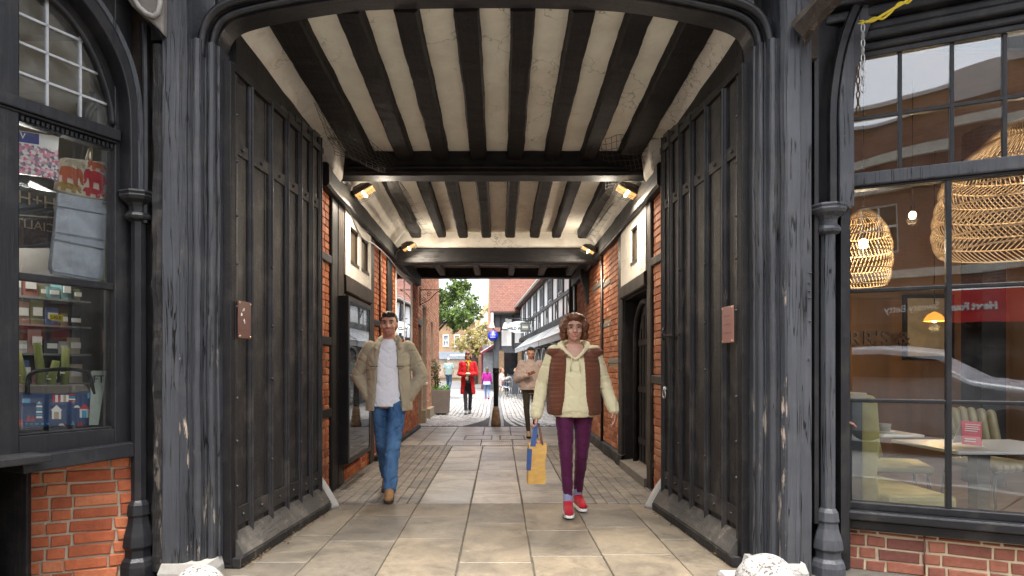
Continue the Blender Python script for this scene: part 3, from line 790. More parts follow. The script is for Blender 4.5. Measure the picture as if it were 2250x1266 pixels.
# joists of the first bay: far and near positions read at the beam and below the arch
far1 = (805, 891, 970, 1052, 1132, 1212, 1291, 1373); near1 = (632, 762, 888, 1014, 1148, 1276, 1398, 1530)
for a, b in zip(far1, near1):
    xf_ = xa(a, 6.4); xn = xa(b, 4.05) if False else xf_*1.02 + rnd(-.012,.012)
    ou = -1 if a == far1[0] else (1 if a == far1[-1] else 0)
    g = MB(); g.timber((xn+.045*ou, 4.05, ceil(4.05)-.035), (xf_+.03*ou, 6.48, ceil(6.4)-.035), rnd(.145,.168)+.07*abs(ou), rnd(.13,.16), (0,0,1), 40, .0085, .014, 3.2); build(g, 'joist', JOIST, CE)
far2 = (915, 971, 1018, 1069, 1121, 1174, 1222, 1279)
for a in far2:
    x = xa(a, 9.85)
    g = MB(); g.timber((x*1.0, 6.55, ceil(6.55)-.03), (x, 9.83, ceil(9.85)-.03), rnd(.135,.165), .17, (0,0,1), 40, .010, .02, 3.2); build(g, 'joist', JOIST, CE)
# cross beams
def beam(y, zb, zt, d, nm='cross_beam', x0=XL-.05, x1=XR+.05):
    g = MB(); g.timber((x0, y+d/2, (zb+zt)/2), (x1, y+d/2, (zb+zt)/2), d, zt-zb, (0,0,1), 26, .008, .018); return build(g, nm, BLACKX, CE)
beam(6.38, 3.17, 3.42, .24)
g = MB(); g.tube([(-1.5+.1*i, 6.372, 3.245) for i in range(29)], .018, 8); g.tube([(-1.5+.1*i, 6.372, 3.20) for i in range(29)], .012, 8); build(g, 'beam_moulding', BLACKX, CE)
beam(9.9, 2.87, 3.105, .26); beam(12.95, 3.07, 3.27, .24)
g = MB(); rg = [[Vector((XL-.04+(XR-XL+.08)*i/40, 9.985+.012*nz((i*.5,j,0)), 3.06+.32*j/8)) for i in range(41)] for j in range(9)]
g.smooth = True; g.rings(rg, False, False); build(g, 'plaster_band', PLASTW, CE)
for px in (893, 962, 1046, 1125, 1196, 1262):
    x = xa(px, 11.5)*1.02; g = MB(); g.timber((x*.98, 10.1, 3.10), (x*1.02, 12.97, 3.17), .115, .12, (0,0,1), 10, .008, .012); build(g, 'stub_joist', GREYT, CE)
# plaster coves between wall and ceiling, first bay; flat strips in the second
def cove(sx, y0, y1, w0, z0):
    g = MB(); rg = []
    for j in range(21):
        y = y0+(y1-y0)*j/20; ring = []
        for i in range(9):
            t = i/8; X = (XL if sx < 0 else XR)
            x = X - sx*( -.03) if False else X + (-sx)*(w0*t**1.0) ; z = z0 + (ceil(y)-z0)*(t**.75)
            q = .008*nz((x*3, y*3, z*3)); ring.append(Vector((x+q, y, z+q)))
        rg.append(ring)
    g.smooth = True; g.rings(rg if sx > 0 else rg, False, False); build(g, 'plaster_cove', PLASTW, CE)
cove(-1, 4.05, 6.36, .20, 3.385); cove(1, 4.05, 6.36, .18, 3.385); cove(-1, 6.62, 9.88, .22, 3.02); cove(1, 6.62, 9.88, .22, 3.02)
for sx, X in ((-1, XL), (1, XR)):
    g = MB(); x = X - sx*.12
    g.prism([V(x+sx*.14,6.0,2.90), V(x,6.02,3.12), V(x-sx*.03,6.02,3.40), V(x+sx*.14,6.0,3.42)], (0,.34,0)); build(g, 'plaster_corbel', PLASTW, CE, bevel=.02)
    # dark wall plates under the ceiling
    g = MB(); g.timber((X+sx*.01, 5.9, 3.03), (X+sx*.01, 12.95, 3.0), .22, .22, (0,0,1), 40, .012, .02); build(g, 'wall_plate', BLACK, CE)
    g = MB(); g.timber((X+sx*.03, 6.6, 3.22), (X+sx*.03, 9.9, 3.18), .14, .16, (0,0,1), 20, .01, .02); build(g, 'upper_plate', BROWNT, CE)
    g = MB(); g.timber((X+sx*.06, 4.05, 3.235), (X+sx*.06, 6.1, 3.20), .14, .36, (0,0,1), 12, .01, .02); build(g, 'side_plate', BLACK, CE)
# black bracket under the wall plate, right side
g = MB(); yb = 11.0; X = 1.50
g.prism([V(X+.1,yb,2.95), V(X-.10,yb,2.95), V(X-.09,yb,2.78), V(X-.03,yb,2.62), V(X,yb,2.45), V(X+.02,yb,2.34), V(X+.1,yb,2.34)], (0,.13,0)); build(g, 'bracket', BLACK, CE, bevel=.008)
g = MB(); g.timber((XR+.03, 12.85, 0), (XR+.03, 12.85, 3.1), .16, .2, (0,1,0), 16, .008, .015); build(g, 'end_post', BLACK, CE)

# ---------------------------------------------------------------- side walls
def post(mb, X, sx, y0, y1, z0, z1, proud=.035):
    mb.timber((X - sx*(proud-.09), (y0+y1)/2, z0), (X - sx*(proud-.09), (y0+y1)/2, z1), .18, y1-y0, (0,1,0), 18, .007, .012)
def wall_side(sx, X, label):
    return thing('passage_wall', label, 'wall', (X, 8, 0))
# LEFT
LW = wall_side(-1, XL, 'left passage wall of orange brick panels between dark posts')
nL_ = V(1,0,0)
g = MB(); g.box(XL-.30, XL-.004, 5.5, 13.2, 0, 3.6); build(g, 'mortar_bed', MORTD, LW)
g = MB(); random.seed(3)
win = (ywall(868, XL), ywall(904, XL))
holes = [(6.26-5.5, 8.42-5.5, 0.0, 3.2), (9.42-5.5, 9.86-5.5, 0, 3.2), (win[0]-5.5, win[1]-5.5, 1.75, 2.95)]
brick_face(g, (XL, 5.5, .02), (0,1,0), 7.68, .02, 2.96, holes, .008, .072, .225, .011, nL_, .002, 'flemish', .1, 1)
build(g, 'brickwork', BR_P, LW)
g = MB(); brick_face(g, (XL, 6.76, .02), (0,1,0), 1.40, .02, .30, [], .012, .072, .225, .011, nL_, .002, 'flemish', 0, .7); build(g, 'brick_plinth', BR_P, LW)
for y0, y1, nm in ((6.28,6.50,BLACK),(6.52,6.76,BROWNT),(8.14,8.40,BROWNT),(9.45,9.83,BLACK)):
    g = MB(); post(g, XL, -1, y0, y1, .02, 2.95); build(g, 'post', nm, LW)
g = MB(); g.box(XL, XL+.03, 8.86, 8.89, .5, 2.92); build(g, 'batten', BLACK, LW)
for y0, y1, z in ((5.9,6.28,2.30),(5.9,6.28,1.50),(5.9,6.28,.80),(8.4,9.45,1.84)):
    g = MB(); g.timber((XL, y0, z), (XL, y1, z), .06, .085, (0,0,1), 6, .005, .008); build(g, 'rail', BLACK, LW)
g = MB(); g.timber((XL+.01, 6.76, 2.14), (XL+.01, 8.16, 2.14), .10, .18, (0,0,1), 10, .006, .012); build(g, 'rail', BROWNT, LW)
# white plaster panel with two little windows
def plaster_panel(parent, X, sx, y0, y1, z0, z1, wins):
    g = MB(); ys = sorted({y0, y1} | {a for w in wins for a in w[:2]}); n = -sx
    for a, b in zip(ys, ys[1:]):
        inw = [w for w in wins if w[0] <= a + 1e-6 and w[1] >= b - 1e-6]
        spans = [(z0, z1)] if not inw else [(z0, inw[0][2]), (inw[0][3], z1)]
        for c, d in spans: g.box(min(X, X-sx*.045), max(X, X-sx*.045), a, b, c, d)
    p = build(g, 'plaster_panel', PLASTW, parent)
    for w in wins:
        f = MB(); x0, x1 = sorted((X-sx*.002, X-sx*.03))
        t = .022
        f.box(x0, x1, w[0], w[0]+t, w[2], w[3]); f.box(x0, x1, w[1]-t, w[1], w[2], w[3]); f.box(x0, x1, w[0]+t, w[1]-t, w[3]-t, w[3])
        f.box(min(X, X-sx*.05), max(X, X-sx*.05), w[0], w[1], w[2]-.012, w[2]+t)
        wo = build(f, 'window', BROWNT, parent)
        f = MB(); xx = sorted((X-sx*.001, X-sx*.008)); f.box(xx[0], xx[1], w[0]+t, w[1]-t, w[2]+t, w[3]-t); build(f, 'pane', MATS['brown_glass'], wo)
simple('brown_glass', (.10,.075,.045), .6, .5, 4, .1, 10)
plaster_panel(LW, XL, -1, 6.78, 8.13, 2.235, 2.93, [(7.00,7.42,2.40,2.80),(7.56,8.0,2.40,2.80)])
# LEFT shop window near the passage end
g = MB(); y0, y1 = win; t = .06
g.box(XL-.02, XL+.02, y0, y0+t, 1.0, 2.86); g.box(XL-.02, XL+.02, y1-t, y1, 1.0, 2.86); g.box(XL-.02, XL+.02, y0+t, y1-t, 2.80, 2.86); g.box(XL-.02, XL+.05, y0-.03, y1+.03, .94, 1.0); g.box(XL-.01, XL+.015, (y0+y1)/2-.02, (y0+y1)/2+.02, 1.0, 2.8)
w_ = build(g, 'shop_window', WHITE, LW); g = MB(); g.box(XL+.001, XL+.006, y0+t, y1-t, 1.0, 2.8); build(g, 'pane', DGLASS if False else glassmat('mirror_glass', 7.0, .03, 1), w_)
g = MB(); g.box(XL-.06, XL+.06, y0-.1, y1+.1, 2.86, 2.98); build(g, 'lintel', GREYPL, LW)
g = MB(); g.box(XL, XL+.07, 8.42, 13.1, .0, .07); build(g, 'plinth', ROUGHB, LW, bevel=.015)
# RIGHT
RW = wall_side(1, XR, 'right passage wall of old brick with a black arched door')
g = MB()
g.box(XR+.004, XR+.30, 5.5, 6.62, 0, 3.6); g.box(XR+.004, XR+.30, 7.92, 13.2, 0, 3.6); g.box(XR+.004, XR+.30, 6.62, 7.92, 2.10, 3.6); build(g, 'mortar_bed', MORTD, RW)
g = MB(); holes = [(6.40-5.5, 8.18-5.5, 0, 3.2), (8.9-5.5,9.5-5.5,2.43,2.50),(8.3-5.5,9.1-5.5,1.30,1.37),(8.9-5.5,9.5-5.5,1.83,1.90),(9.7-5.5,10.6-5.5,2.50,2.57),(9.8-5.5,10.5-5.5,.72,.80)]
brick_face(g, (XR, 5.5, .02), (0,1,0), 7.68, .02, 2.96, holes, .008, .072, .225, .011, V(-1,0,0), .003, 'flemish', 0, 1)
build(g, 'brickwork', BR_Q, RW)
for h0, h1, z0, z1 in holes[1:]:
    g = MB(); g.box(XR-.010, XR+.01, 5.5+h0+.01, 5.5+h1-.01, z0, z1-.008); build(g, 'stone_band', GREYPL, RW, bevel=.006)
random.seed(21)
for i in range(14):
    y, z = rnd(8.4, 12.6), rnd(.9, 2.6); g = MB(); r = rnd(.02,.05)
    g.prism([V(XR-.0115, y+r*rnd(.5,1.2)*math.cos(k*.8), z+r*rnd(.5,1.2)*.7*math.sin(k*.8)) for k in range(8)], (-.002,0,0)); build(g, 'plaster_patch', PLASTW, RW)
for y0, y1, mt in ((6.42,6.60,BROWNT),(7.94,8.18,BLACK)):
    g = MB(); post(g, XR, 1, y0, y1, .02, 2.95); build(g, 'post', mt, RW)
for y0, y1, z in ((5.9,6.42,2.30),(5.9,6.42,1.12)):
    g = MB(); g.timber((XR, y0, z), (XR, y1, z), .06, .085, (0,0,1), 6, .005, .008); build(g, 'rail', BROWNT, RW)
g = MB(); g.timber((XR+.0, 6.6, 2.165), (XR+.0, 7.95, 2.165), .12, .15, (0,0,1), 10, .006, .012); build(g, 'door_head', BROWNT, RW)
plaster_panel(RW, XR, 1, 6.60, 7.94, 2.245, 2.93, [(7.0,7.34,2.42,2.82)])
g = MB(); g.tube([V(XR-.03, 9.50, .05), V(XR-.03, 9.50, 2.9)], .022, 8); build(g, 'drainpipe', IRON, RW)
g = MB(); rg = [[V(XR-.05-.03*nz((j*.8,0,0)), 7.9+j*.3, .0), V(XR-.05-.03*nz((j*.8,2,0)), 7.9+j*.3, .14+.04*nz((j,1,1))), V(XR+.02, 7.9+j*.3, .17)] for j in range(18)]
g.rings(rg, False, False); build(g, 'rubble_plinth', ROUGHB, RW)
# door recess
g = MB()
g.box(XR+.20, XR+.24, 6.60, 7.94, 0, 2.1); g.box(XR, XR+.24, 6.60, 6.63, 0, 2.1); g.box(XR, XR+.24, 7.91, 7.94, 0, 2.1); g.box(XR, XR+.24, 6.63, 7.91, 2.07, 2.1); build(g, 'door_reveal', BLACK, RW)
dr_ = MB(); x = XR+.13
zc = 1.55; pts = [V(x,6.86,.12)] + [V(x, 7.28-.42*math.cos(R(t)), zc+.40*math.sin(R(t))) for t in range(0,181,15)] + [V(x,7.70,.12)]
dr_.prism(pts, (.05,0,0)); DO = build(dr_, 'door', BLACK, RW, bevel=.006)
g = MB()
for y in (7.0,7.14,7.28,7.42,7.56): g.box(x-.012, x-.001, y-.012, y+.012, .14, 1.85 if abs(y-7.28)<.2 else 1.7)
for z in (.34,.95,1.5): g.box(x-.014, x-.002, 6.88, 7.68, z, z+.07)
build(g, 'door_moulding', BLACK, DO)
g = MB(); g.ell((x-.03,6.98,1.05), .022); g.tube([(x,6.98,1.05),(x-.03,6.98,1.05)], .008, 8); build(g, 'handle', STUD, DO)
g = MB(); arcp = [V(XR+.10, 7.28-.47*math.cos(R(t)), zc+.45*math.sin(R(t))) for t in range(0,181,12)]
g.tube([V(XR+.10,6.81,.1)] + arcp + [V(XR+.10,7.75,.1)], .035, 8); build(g, 'door_arch', BLACK, RW)
g = MB(); rg = [[V(XR-.06-.02*nz((j,3,0)),6.6+j*.134,0), V(XR-.06-.02*nz((j,4,0)),6.6+j*.134,.09+.015*nz((j,5,0))), V(XR+.2,6.6+j*.134,.12), V(XR+.2,6.6+j*.134,0)] for j in range(11)]
g.rings(rg); build(g, 'door_step', GREYPL, RW)
# ---------------------------------------------------------------- menu board in its black case
MBD = thing('menu_case', 'tall black glazed menu case on the left passage wall', 'notice board', (-1.6, 7.1, .25))
g = MB(); xb = -1.55; y0, y1, z0, z1 = 6.53, 7.66, .25, 1.98
g.box(XL+.03, xb-.012, y0, y1, z0, z1); build(g, 'case', BLACK, MBD)
g = MB(); t = .05
for a, b, c, d in ((y0,y0+t,z0,z1),(y1-t,y1,z0,z1),(y0+t,y1-t,z0,z0+t),(y0+t,y1-t,z1-t,z1)): g.box(xb-.012, xb+.006, a, b, c, d)
build(g, 'frame', FRAME, MBD)
g = MB(); g.box(xb-.0095, xb-.006, y0+t, y1-t, z0+t, z1-t); build(g, 'backing', simple('menu_black', (.012,.012,.013), .4), MBD)
g = MB(); g.box(xb-.0055, xb-.005, y0+.12, y1-.14, 1.56, 1.86); build(g, 'poster', simple('pale_poster', (.55,.62,.70), .6, .15, 9), MBD)
g = MB()
for k in range(9): g.box(xb-.0045, xb-.004, y0+.20+k*.09, y0+.25+k*.09, 1.61, 1.61+.19*((k*5)%4+1)/4)
build(g, 'poster_figure', simple('poster_grey', (.22,.27,.33), .6), MBD)
g = MB(); random.seed(4)
MENUW = simple('menu_print', (.55,.55,.52), .6)
text_mb('U', .17, (xb-.004, 6.98, 1.42), (0,1,0), (0,0,1), .001, mb=g); build(g, 'emblem', MENUW, MBD)
g = MB()
for k in range(14):
    z = .95 - k*.028
    g.box(xb-.0045, xb-.004, 6.90, 6.90+rnd(.10,.28), z, z+.010)
for k in range(9): g.box(xb-.0045, xb-.004, 6.72, 6.78, .98-k*.05, 1.01-k*.05)
build(g, 'menu_text', MENUW, MBD)
g = MB(); g.box(xb-.003, xb+.001, y0+t, y1-t, z0+t, z1-t); build(g, 'glazing', glassmat('case_glass', .9, .02, 2), MBD)
# ---------------------------------------------------------------- flood lamps
LAMPHOUSE = simple('lamp_housing', (.10,.075,.065), .45, .2, 20, .1, 60, .4)
LAMPLIT = emis('lit_lamp', (1, .70, .36), 5.0)
LAMPREF = simple('lamp_reflector', (.75,.55,.28), .2, .1, 9, .05, 30, .9, emit=(1,.55,.18,.16))
def flood(label, c, sx, k=1.0):
    c = Vector(c); L = thing('flood_lamp', label, 'lamp', c)
    # box lamp turned inwards and down; sx=+1 aims to +X
    q = Matrix.Rotation(sx*R(0), 3, 'Z') @ Matrix.Rotation(R(-sx*28), 3, 'Y'); P = lambda x, y, z: c + q @ Vector((x*sx, y, z))*k
    g = MB()
    top = [P(-.10,-.11,.0), P(.13,-.11,.0), P(.13,.11,.0), P(-.10,.11,.0)]; mid = [P(-.10,-.10,.05), P(.10,-.10,.05), P(.10,.10,.05), P(-.10,.10,.05)]; hi = [P(-.07,-.05,.10), P(.02,-.05,.10), P(.02,.05,.10), P(-.07,.05,.10)]
    g.rings([top, mid, hi], True); build(g, 'housing', LAMPHOUSE, L, bevel=.01)
    g = MB(); g.add([P(-.09,-.10,-.003), P(.12,-.10,-.003), P(.12,.10,-.003), P(-.09,.10,-.003)], [(0,1,2,3),(3,2,1,0)]); build(g, 'reflector', LAMPREF, L)
    g = MB(); g.cap(P(.0,-.075,-.012), P(.0,.075,-.012), .016*k, .016*k); build(g, 'tube', LAMPLIT, L)
    g = MB()
    for i in range(5):
        y = -.10+.05*i; g.tube([P(-.10,y,0), P(-.09,y,-.035), P(.02,y,-.05), P(.12,y,-.03), P(.13,y,0)], .0022*k, 5)
    for x in (-.05,.03,.09): g.tube([P(x,-.10,-.03), P(x,.10,-.03)], .0022*k, 5)
    build(g, 'wire_guard', IRON, L)
    g = MB(); g.tube([P(-.08,0,.06), P(-.20,0,.05), P(-.27,0,.0)], .018*k, 8); g.ell(P(-.11,.0,.06), .03*k); build(g, 'arm', IRON, L)
    ld = bpy.data.lights.new('flood_glow', 'AREA'); ld.energy = LAMP_W*k; ld.color = (1,.87,.70); ld.shape = 'RECTANGLE'; ld.size = .2; ld.size_y = .2
    lo = bpy.data.objects.new('flood_glow', ld); COL.objects.link(lo); lo.parent = L; lo.location = q @ Vector((.02*sx,0,-.06))*k; lo.rotation_euler = q.to_euler()
    l2 = bpy.data.lights.new('flood_spill', 'POINT'); l2.energy = LAMP_W*.27; l2.color = (1,.88,.72); l2.shadow_soft_size = .10; o2 = bpy.data.objects.new('flood_spill', l2); COL.objects.link(o2); o2.parent = L; o2.location = q @ Vector((.16*sx,0,-.16))*k
LAMP_W = 10.0
flood('lit flood lamp on the left wall under the nearer beam', at(800,425,6.85), 1, 1.0)
flood('lit flood lamp on the right wall under the nearer beam', at(1378,424,6.85), -1, 1.05)
flood('lit flood lamp on the left wall at the further beam', at(898,545,9.6), 1, .95)
flood('lit flood lamp on the right wall at the further beam', at(1293,551,9.5), -1, .95)
# ---------------------------------------------------------------- pigeon nets and wall cables
NETM = simple('net_cord', (.05,.045,.04), .8)
def net(label, P00, P10, P01, P11, nu, nv, sag):
    N = thing('pigeon_net', label, 'net', P00); g = MB()
    P00, P10, P01, P11 = map(Vector, (P00, P10, P01, P11))
    def p(u, v):
        q = P00.lerp(P10, u).lerp(P01.lerp(P11, u), v); s = math.sin(math.pi*u)*math.sin(math.pi*v)
        return q + Vector((nz((u*3,v*3,1))*.04, nz((u*3,v*3,5))*.05, -sag*s + nz((u*3,v*3,9))*.03))
    for i in range(nu+1): g.tube([p(i/nu, j/12) for j in range(13)], .0022, 4, False)
    for j in range(nv+1): g.tube([p(i/12, j/nv) for i in range(13)], .0022, 4, False)
    build(g, 'mesh', NETM, N)
net('black pigeon net slung across the left end of the nearer beam', at(690,225,5.3), at(865,345,6.3), at(735,340,5.9), at(905,395,6.7), 13, 11, .10)
net('black pigeon net slung across the right end of the nearer beam', at(1310,300,6.1), at(1425,300,5.9), at(1330,415,6.9), at(1425,400,6.6), 10, 11, .06)
net('fine net along the left edge of the inner ceiling', at(850,400,6.8), at(905,510,9.2), at(880,400,6.8), at(950,515,9.2), 8, 20, .02)
net('fine net along the right edge of the inner ceiling', at(1345,400,6.8), at(1262,512,9.2), at(1380,420,6.8), at(1300,530,9.2), 8, 20, .02)
def cable(label, pts, r=.006, mt=IRON):
    g = MB(); P = [Vector(p) for p in pts]; g.tube(smoothpath(P, 4), r, 6); tag(build(g, 'cable', mt, origin=P[0]), label, 'cable')
cable('grey cable looping along the left passage wall to the far lamp', [at(765,440,6.7), (XL+.05,7.0,2.92), (XL+.06,7.5,2.78), (XL+.05,8.2,2.84), (XL+.05,9.2,2.86), (XL+.05,10.2,2.83), (XL+.05,11.2,2.85), (XL+.06,12.4,2.95)], .009, STEEL)
cable('dark cable running along the right wall plate between lamps', [at(1400,440,6.9), (XR-.08,7.4,2.93), (XR-.09,8.6,2.90), (XR-.08,9.7,2.93), (XR-.08,10.8,2.88)], .008)
cable('second dark cable sagging below the left flood lamp', [at(742,440,6.5), (XL+.07,6.9,2.99), (XL+.07,7.4,2.88), (XL+.06,8.6,2.97), (XL+.06,9.6,2.93)], .006)
# ---------------------------------------------------------------- left shop bay
class Plane:
    """upright plane through A running along d (horizontal); n points to the street"""
    def __init__(s, A, d, n): s.A = Vector((*A, 0)); s.d = Vector((*d, 0)).normalized(); s.n = Vector((*n, 0)).normalized()
    def a(s, px, off=0):
        k = (px-CX)/F; A = s.A + s.n*off
        return (k*A.y - A.x)/(s.d.x - k*s.d.y)
    def p(s, a, z, n=0): return s.A + s.d*a + s.n*n + Vector((0,0,z))
    def z(s, px, py, off=0):
        q = s.p(s.a(px, off), 0, off); return CH - (py-CY)*q.y/F
    def px(s, px, py, off=0): return s.p(s.a(px, off), s.z(px, py, off), off)
    def bar(s, mb, a0, a1, z0, z1, n0, n1): mb.obox(s.p(a0, z0, n0), s.d*(a1-a0), s.n*(n1-n0), Vector((0,0,z1-z0)))
LP = Plane((-2.247,3.80), (-.450,-.893), (.893,-.45))
LS = thing('shop_bay', 'black canted shop window of a gift shop over orange brick, left of the arch', 'shopfront', (-2.3, 3.7, 0))
a0, a1 = LP.a(245), LP.a(35)                     # clear opening of the sash
zt0, zt1 = 2.545, 2.63; zb = .885
g = MB(); LP.bar(g, a0-.105, a0, zb-.10, 3.9, -.05, .03); build(g, 'corner_post', FRAME, LS, bevel=.006)
g = MB(); LP.bar(g, a1, a1+.17, zb-.10, 3.9, -.05, .035); build(g, 'stile', FRAME, LS, bevel=.006)
g = MB(); LP.bar(g, a0, a1, zb-.10, zb, -.05, .03); LP.bar(g, a0, a1, zb, zb+.012, -.05, .012); build(g, 'bottom_rail', FRAME, LS, bevel=.004)
g = MB(); LP.bar(g, a0-.02, a1+1.2, zt0+.02, zt1, -.06, .06); LP.bar(g, a0-.01, a1+1.2, zt0+.005, zt0+.02, -.05, .045); build(g, 'transom', FRAME, LS, bevel=.006)
g = MB(); a = a0+.01
while a < a1-.02:
    LP.bar(g, a, a+.014, zt0-.022, zt0-.002, .012, .030); a += .0245
LP.bar(g, a0, a1, zt0-.028, zt0+.005, -.05, .012); build(g, 'dentil_strip', FRAME, LS)
g = MB(); zm = LP.z(140, 617); LP.bar(g, a0, a1, zm-.024, zm+.016, -.03, .02); build(g, 'glazing_bar', FRAME, LS, bevel=.005)
g = MB(); LP.bar(g, a0, a1, zb, zm-.024, -.012, -.008); build(g, 'pane', GLASS, LS)
g = MB(); LP.bar(g, a0, a1, zm+.016, zt0-.02, -.012, -.008); build(g, 'pane', GLASS, LS)
g = MB(); LP.bar(g, a1+.17, a1+1.0, zb-.10, zb, -.05, .03); build(g, 'bottom_rail', FRAME, LS, bevel=.004)
g = MB(); LP.bar(g, a1+1.0, a1+1.2, -.02, 3.9, -.05, .035); build(g, 'stile', FRAME, LS, bevel=.006)
g = MB(); LP.bar(g, a1+.17, a1+1.0, zm-.024, zm+.016, -.03, .02); build(g, 'glazing_bar', FRAME, LS, bevel=.005)
g = MB(); LP.bar(g, a1+.17, a1+1.0, zb, zm-.024, -.012, -.008); build(g, 'pane', GLASS, LS); g = MB(); LP.bar(g, a1+.17, a1+1.0, zm+.016, zt0+.005, -.012, -.008); build(g, 'pane', GLASS, LS)
g = MB(); LP.bar(g, a1+.17, a1+1.0, zt1, 3.9, -.05, .0); build(g, 'upper_board', BLACK, LS)
g = MB(); LP.bar(g, a1+.10, a1+1.0, -.02, zb-.10, -.05, .0); build(g, 'stall_board', BLACK, LS)
# pointed fanlight with leaded panes
arch = [(243,276),(240,240),(232,205),(220,168),(205,130),(186,92),(165,60),(140,28),(110,0),(70,-35),(20,-70),(-40,-100)]
ap = [(LP.a(x), LP.z(x, y)) for x, y in arch]
g = MB()
for (b0, c0), (b1, c1) in zip(ap, ap[1:]):
    pts = [LP.p(b0, c0, -.03), LP.p(b1, c1, -.03), LP.p(b1, 4.0, -.03), LP.p(b0, 4.0, -.03)]; g.prism(pts, LP.n*.05)
g.prism([LP.p(a0-.02, zt1, -.03), LP.p(ap[0][0], zt1, -.03), LP.p(ap[0][0], 4.0, -.03), LP.p(a0-.02, 4.0, -.03)], LP.n*.05)
build(g, 'fanlight_frame', BLACK, LS)
g = MB()
sw = smoothpath([LP.p(b, c, .02) for b, c in ap], 3); g.tube(sw, .016, 8); build(g, 'fanlight_bead', FRAME, LS)
g = MB(); LP.bar(g, a0-.01, a1, zt1, 3.7, -.024, -.020); fl = build(g, 'fanlight', GLASSO, LS)
g = MB()
for px in (75-70, 107, 180): LP.bar(g, LP.a(px)-.006, LP.a(px)+.006, zt1, 3.7, -.022, -.010)
for px, py in ((107,116),(107,180),(107,244),(107,55)):
    z = LP.z(px, py); LP.bar(g, a0-.01, a1, z-.006, z+.006, -.022, -.010)
build(g, 'lead_came', LEAD, LS)
# big outer arch member, shaft, capital, base
def shaftpath(pts, Y): return smoothpath([at(x, y, Y) for x, y in pts], 5)
ON = lambda pts, off: smoothpath([LP.px(x, y, off) for x, y in pts], 5)
sp = ON([(285,432),(285,330),(283,250),(277,200),(262,145),(238,92),(206,40),(170,-8),(130,-55),(80,-100)], .06)
g = MB(); g.sweep(sp, [(-.07,-.04),(.05,-.04),(.05,.04),(-.07,.04)], -LP.n); build(g, 'arch_rib', FRAME, LS, bevel=.008)
sp2 = ON([(303,432),(303,330),(302,255),(297,200),(283,140),(260,84),(228,28),(192,-22),(150,-70)], .11)
g = MB(); g.sweep(sp2, [(-.03,-.014),(.012,-.014),(.03,.0),(.012,.016),(-.03,.016)], -LP.n); build(g, 'arch_rib', POST, LS, bevel=.004, label='slim grey outer rib of the shop arch')
g = MB(); g.box(-2.35, -1.99, 3.865, 3.90, 2.2, 4.2); build(g, 'arch_panel', BROWNT, LS)
g = MB(); g.timber((xa(321,3.80),3.80,2.1), (xa(321,3.80),3.80,3.28), .034, .06, (0,1,0)); build(g, 'side_strip', FRAME, LS)
def colonnette(S, px, Y, zcap0, zcap1, zb0, zb1, sx, mt):
    c = Vector((xa(px, Y), Y, 0)); oc = lambda r: r
    g = MB(); g.lathe([(.042,zb1),(.042,zcap0)], c, 8); build(g, 'shaft', mt, S)
    h = zcap1 - zcap0
    g = MB(); g.lathe([(.042,zcap0-.02),(.072,zcap0-.005),(.076,zcap0+.012),(.066,zcap0+.03),(.054,zcap0+.04),(.055,zcap0+h*.42),(.068,zcap0+h*.54),(.098,zcap0+h*.66),(.108,zcap0+h*.76),(.104,zcap0+h*.84),(.112,zcap0+h*.9),(.108,zcap0+h*.97),(.09,zcap1)], c, 8); build(g, 'capital', mt, S, bevel=.003)
    h = zb1 - zb0
    g = MB(); g.lathe([(.10,-.02),(.10,zb0-.03),(.092,zb0),(.075,zb0+.02),(.074,zb0+h*.18),(.088,zb0+h*.24),(.080,zb0+h*.42),(.062,zb0+h*.62),(.058,zb0+h*.72),(.066,zb0+h*.76),(.060,zb0+h*.92),(.052,zb0+h*.96),(.042,zb1)], c, 8); build(g, 'column_base', mt, S, bevel=.003)
colonnette(LS, 305, 3.80, 2.125, 2.285, .10, .455, -1, FRAME)
g = MB(); g.box(xa(262,3.88), -2.0, 3.88, 3.92, .0, 2.3); build(g, 'back_board', FRAME, LS)
# sill and brick panel
g = MB(); q = [LP.p(a0-.13, .80, .09), LP.p(a1+.02, .785, .10), LP.p(a1+.02, .70, .11), LP.p(a0-.13, .715, .10)]
g.prism(q, -LP.n*.2); build(g, 'sill', FRAME, LS, bevel=.008)
g = MB(); LP.bar(g, a1-.06, a1+.5, .76, .80, .0, .22); build(g, 'sill', FRAME, LS, bevel=.006)
C0 = Vector((-2.185, 3.815, 0)); C1 = Vector((-2.70, 3.575, 0)); uu = (C1-C0).normalized(); nn = Vector((uu.y, -uu.x, 0)); nn = nn if nn.y < 0 else -nn
g = MB(); g.obox(C0 + nn*-.2, uu*.62, nn*.196, V(0,0,.74)); build(g, 'mortar_bed', MORT, LS)
random.seed(8)
g = MB(); brick_face(g, C1 + uu*.05, -uu, .62, .0, .735, [], .010, .0725, .225, .012, nn, .004, 'flemish', .15, 1); build(g, 'brickwork', BR_O, LS)
g = MB(); g.box(-3.3, -2.535, 3.42, 3.455, 0, .76); build(g, 'plinth_board', BLACK, LS, bevel=.006)
g = MB(); g.box(-3.5, -2.515, 3.37, 3.50, .76, .80); build(g, 'plinth_cap', FRAMEX, LS, bevel=.008)
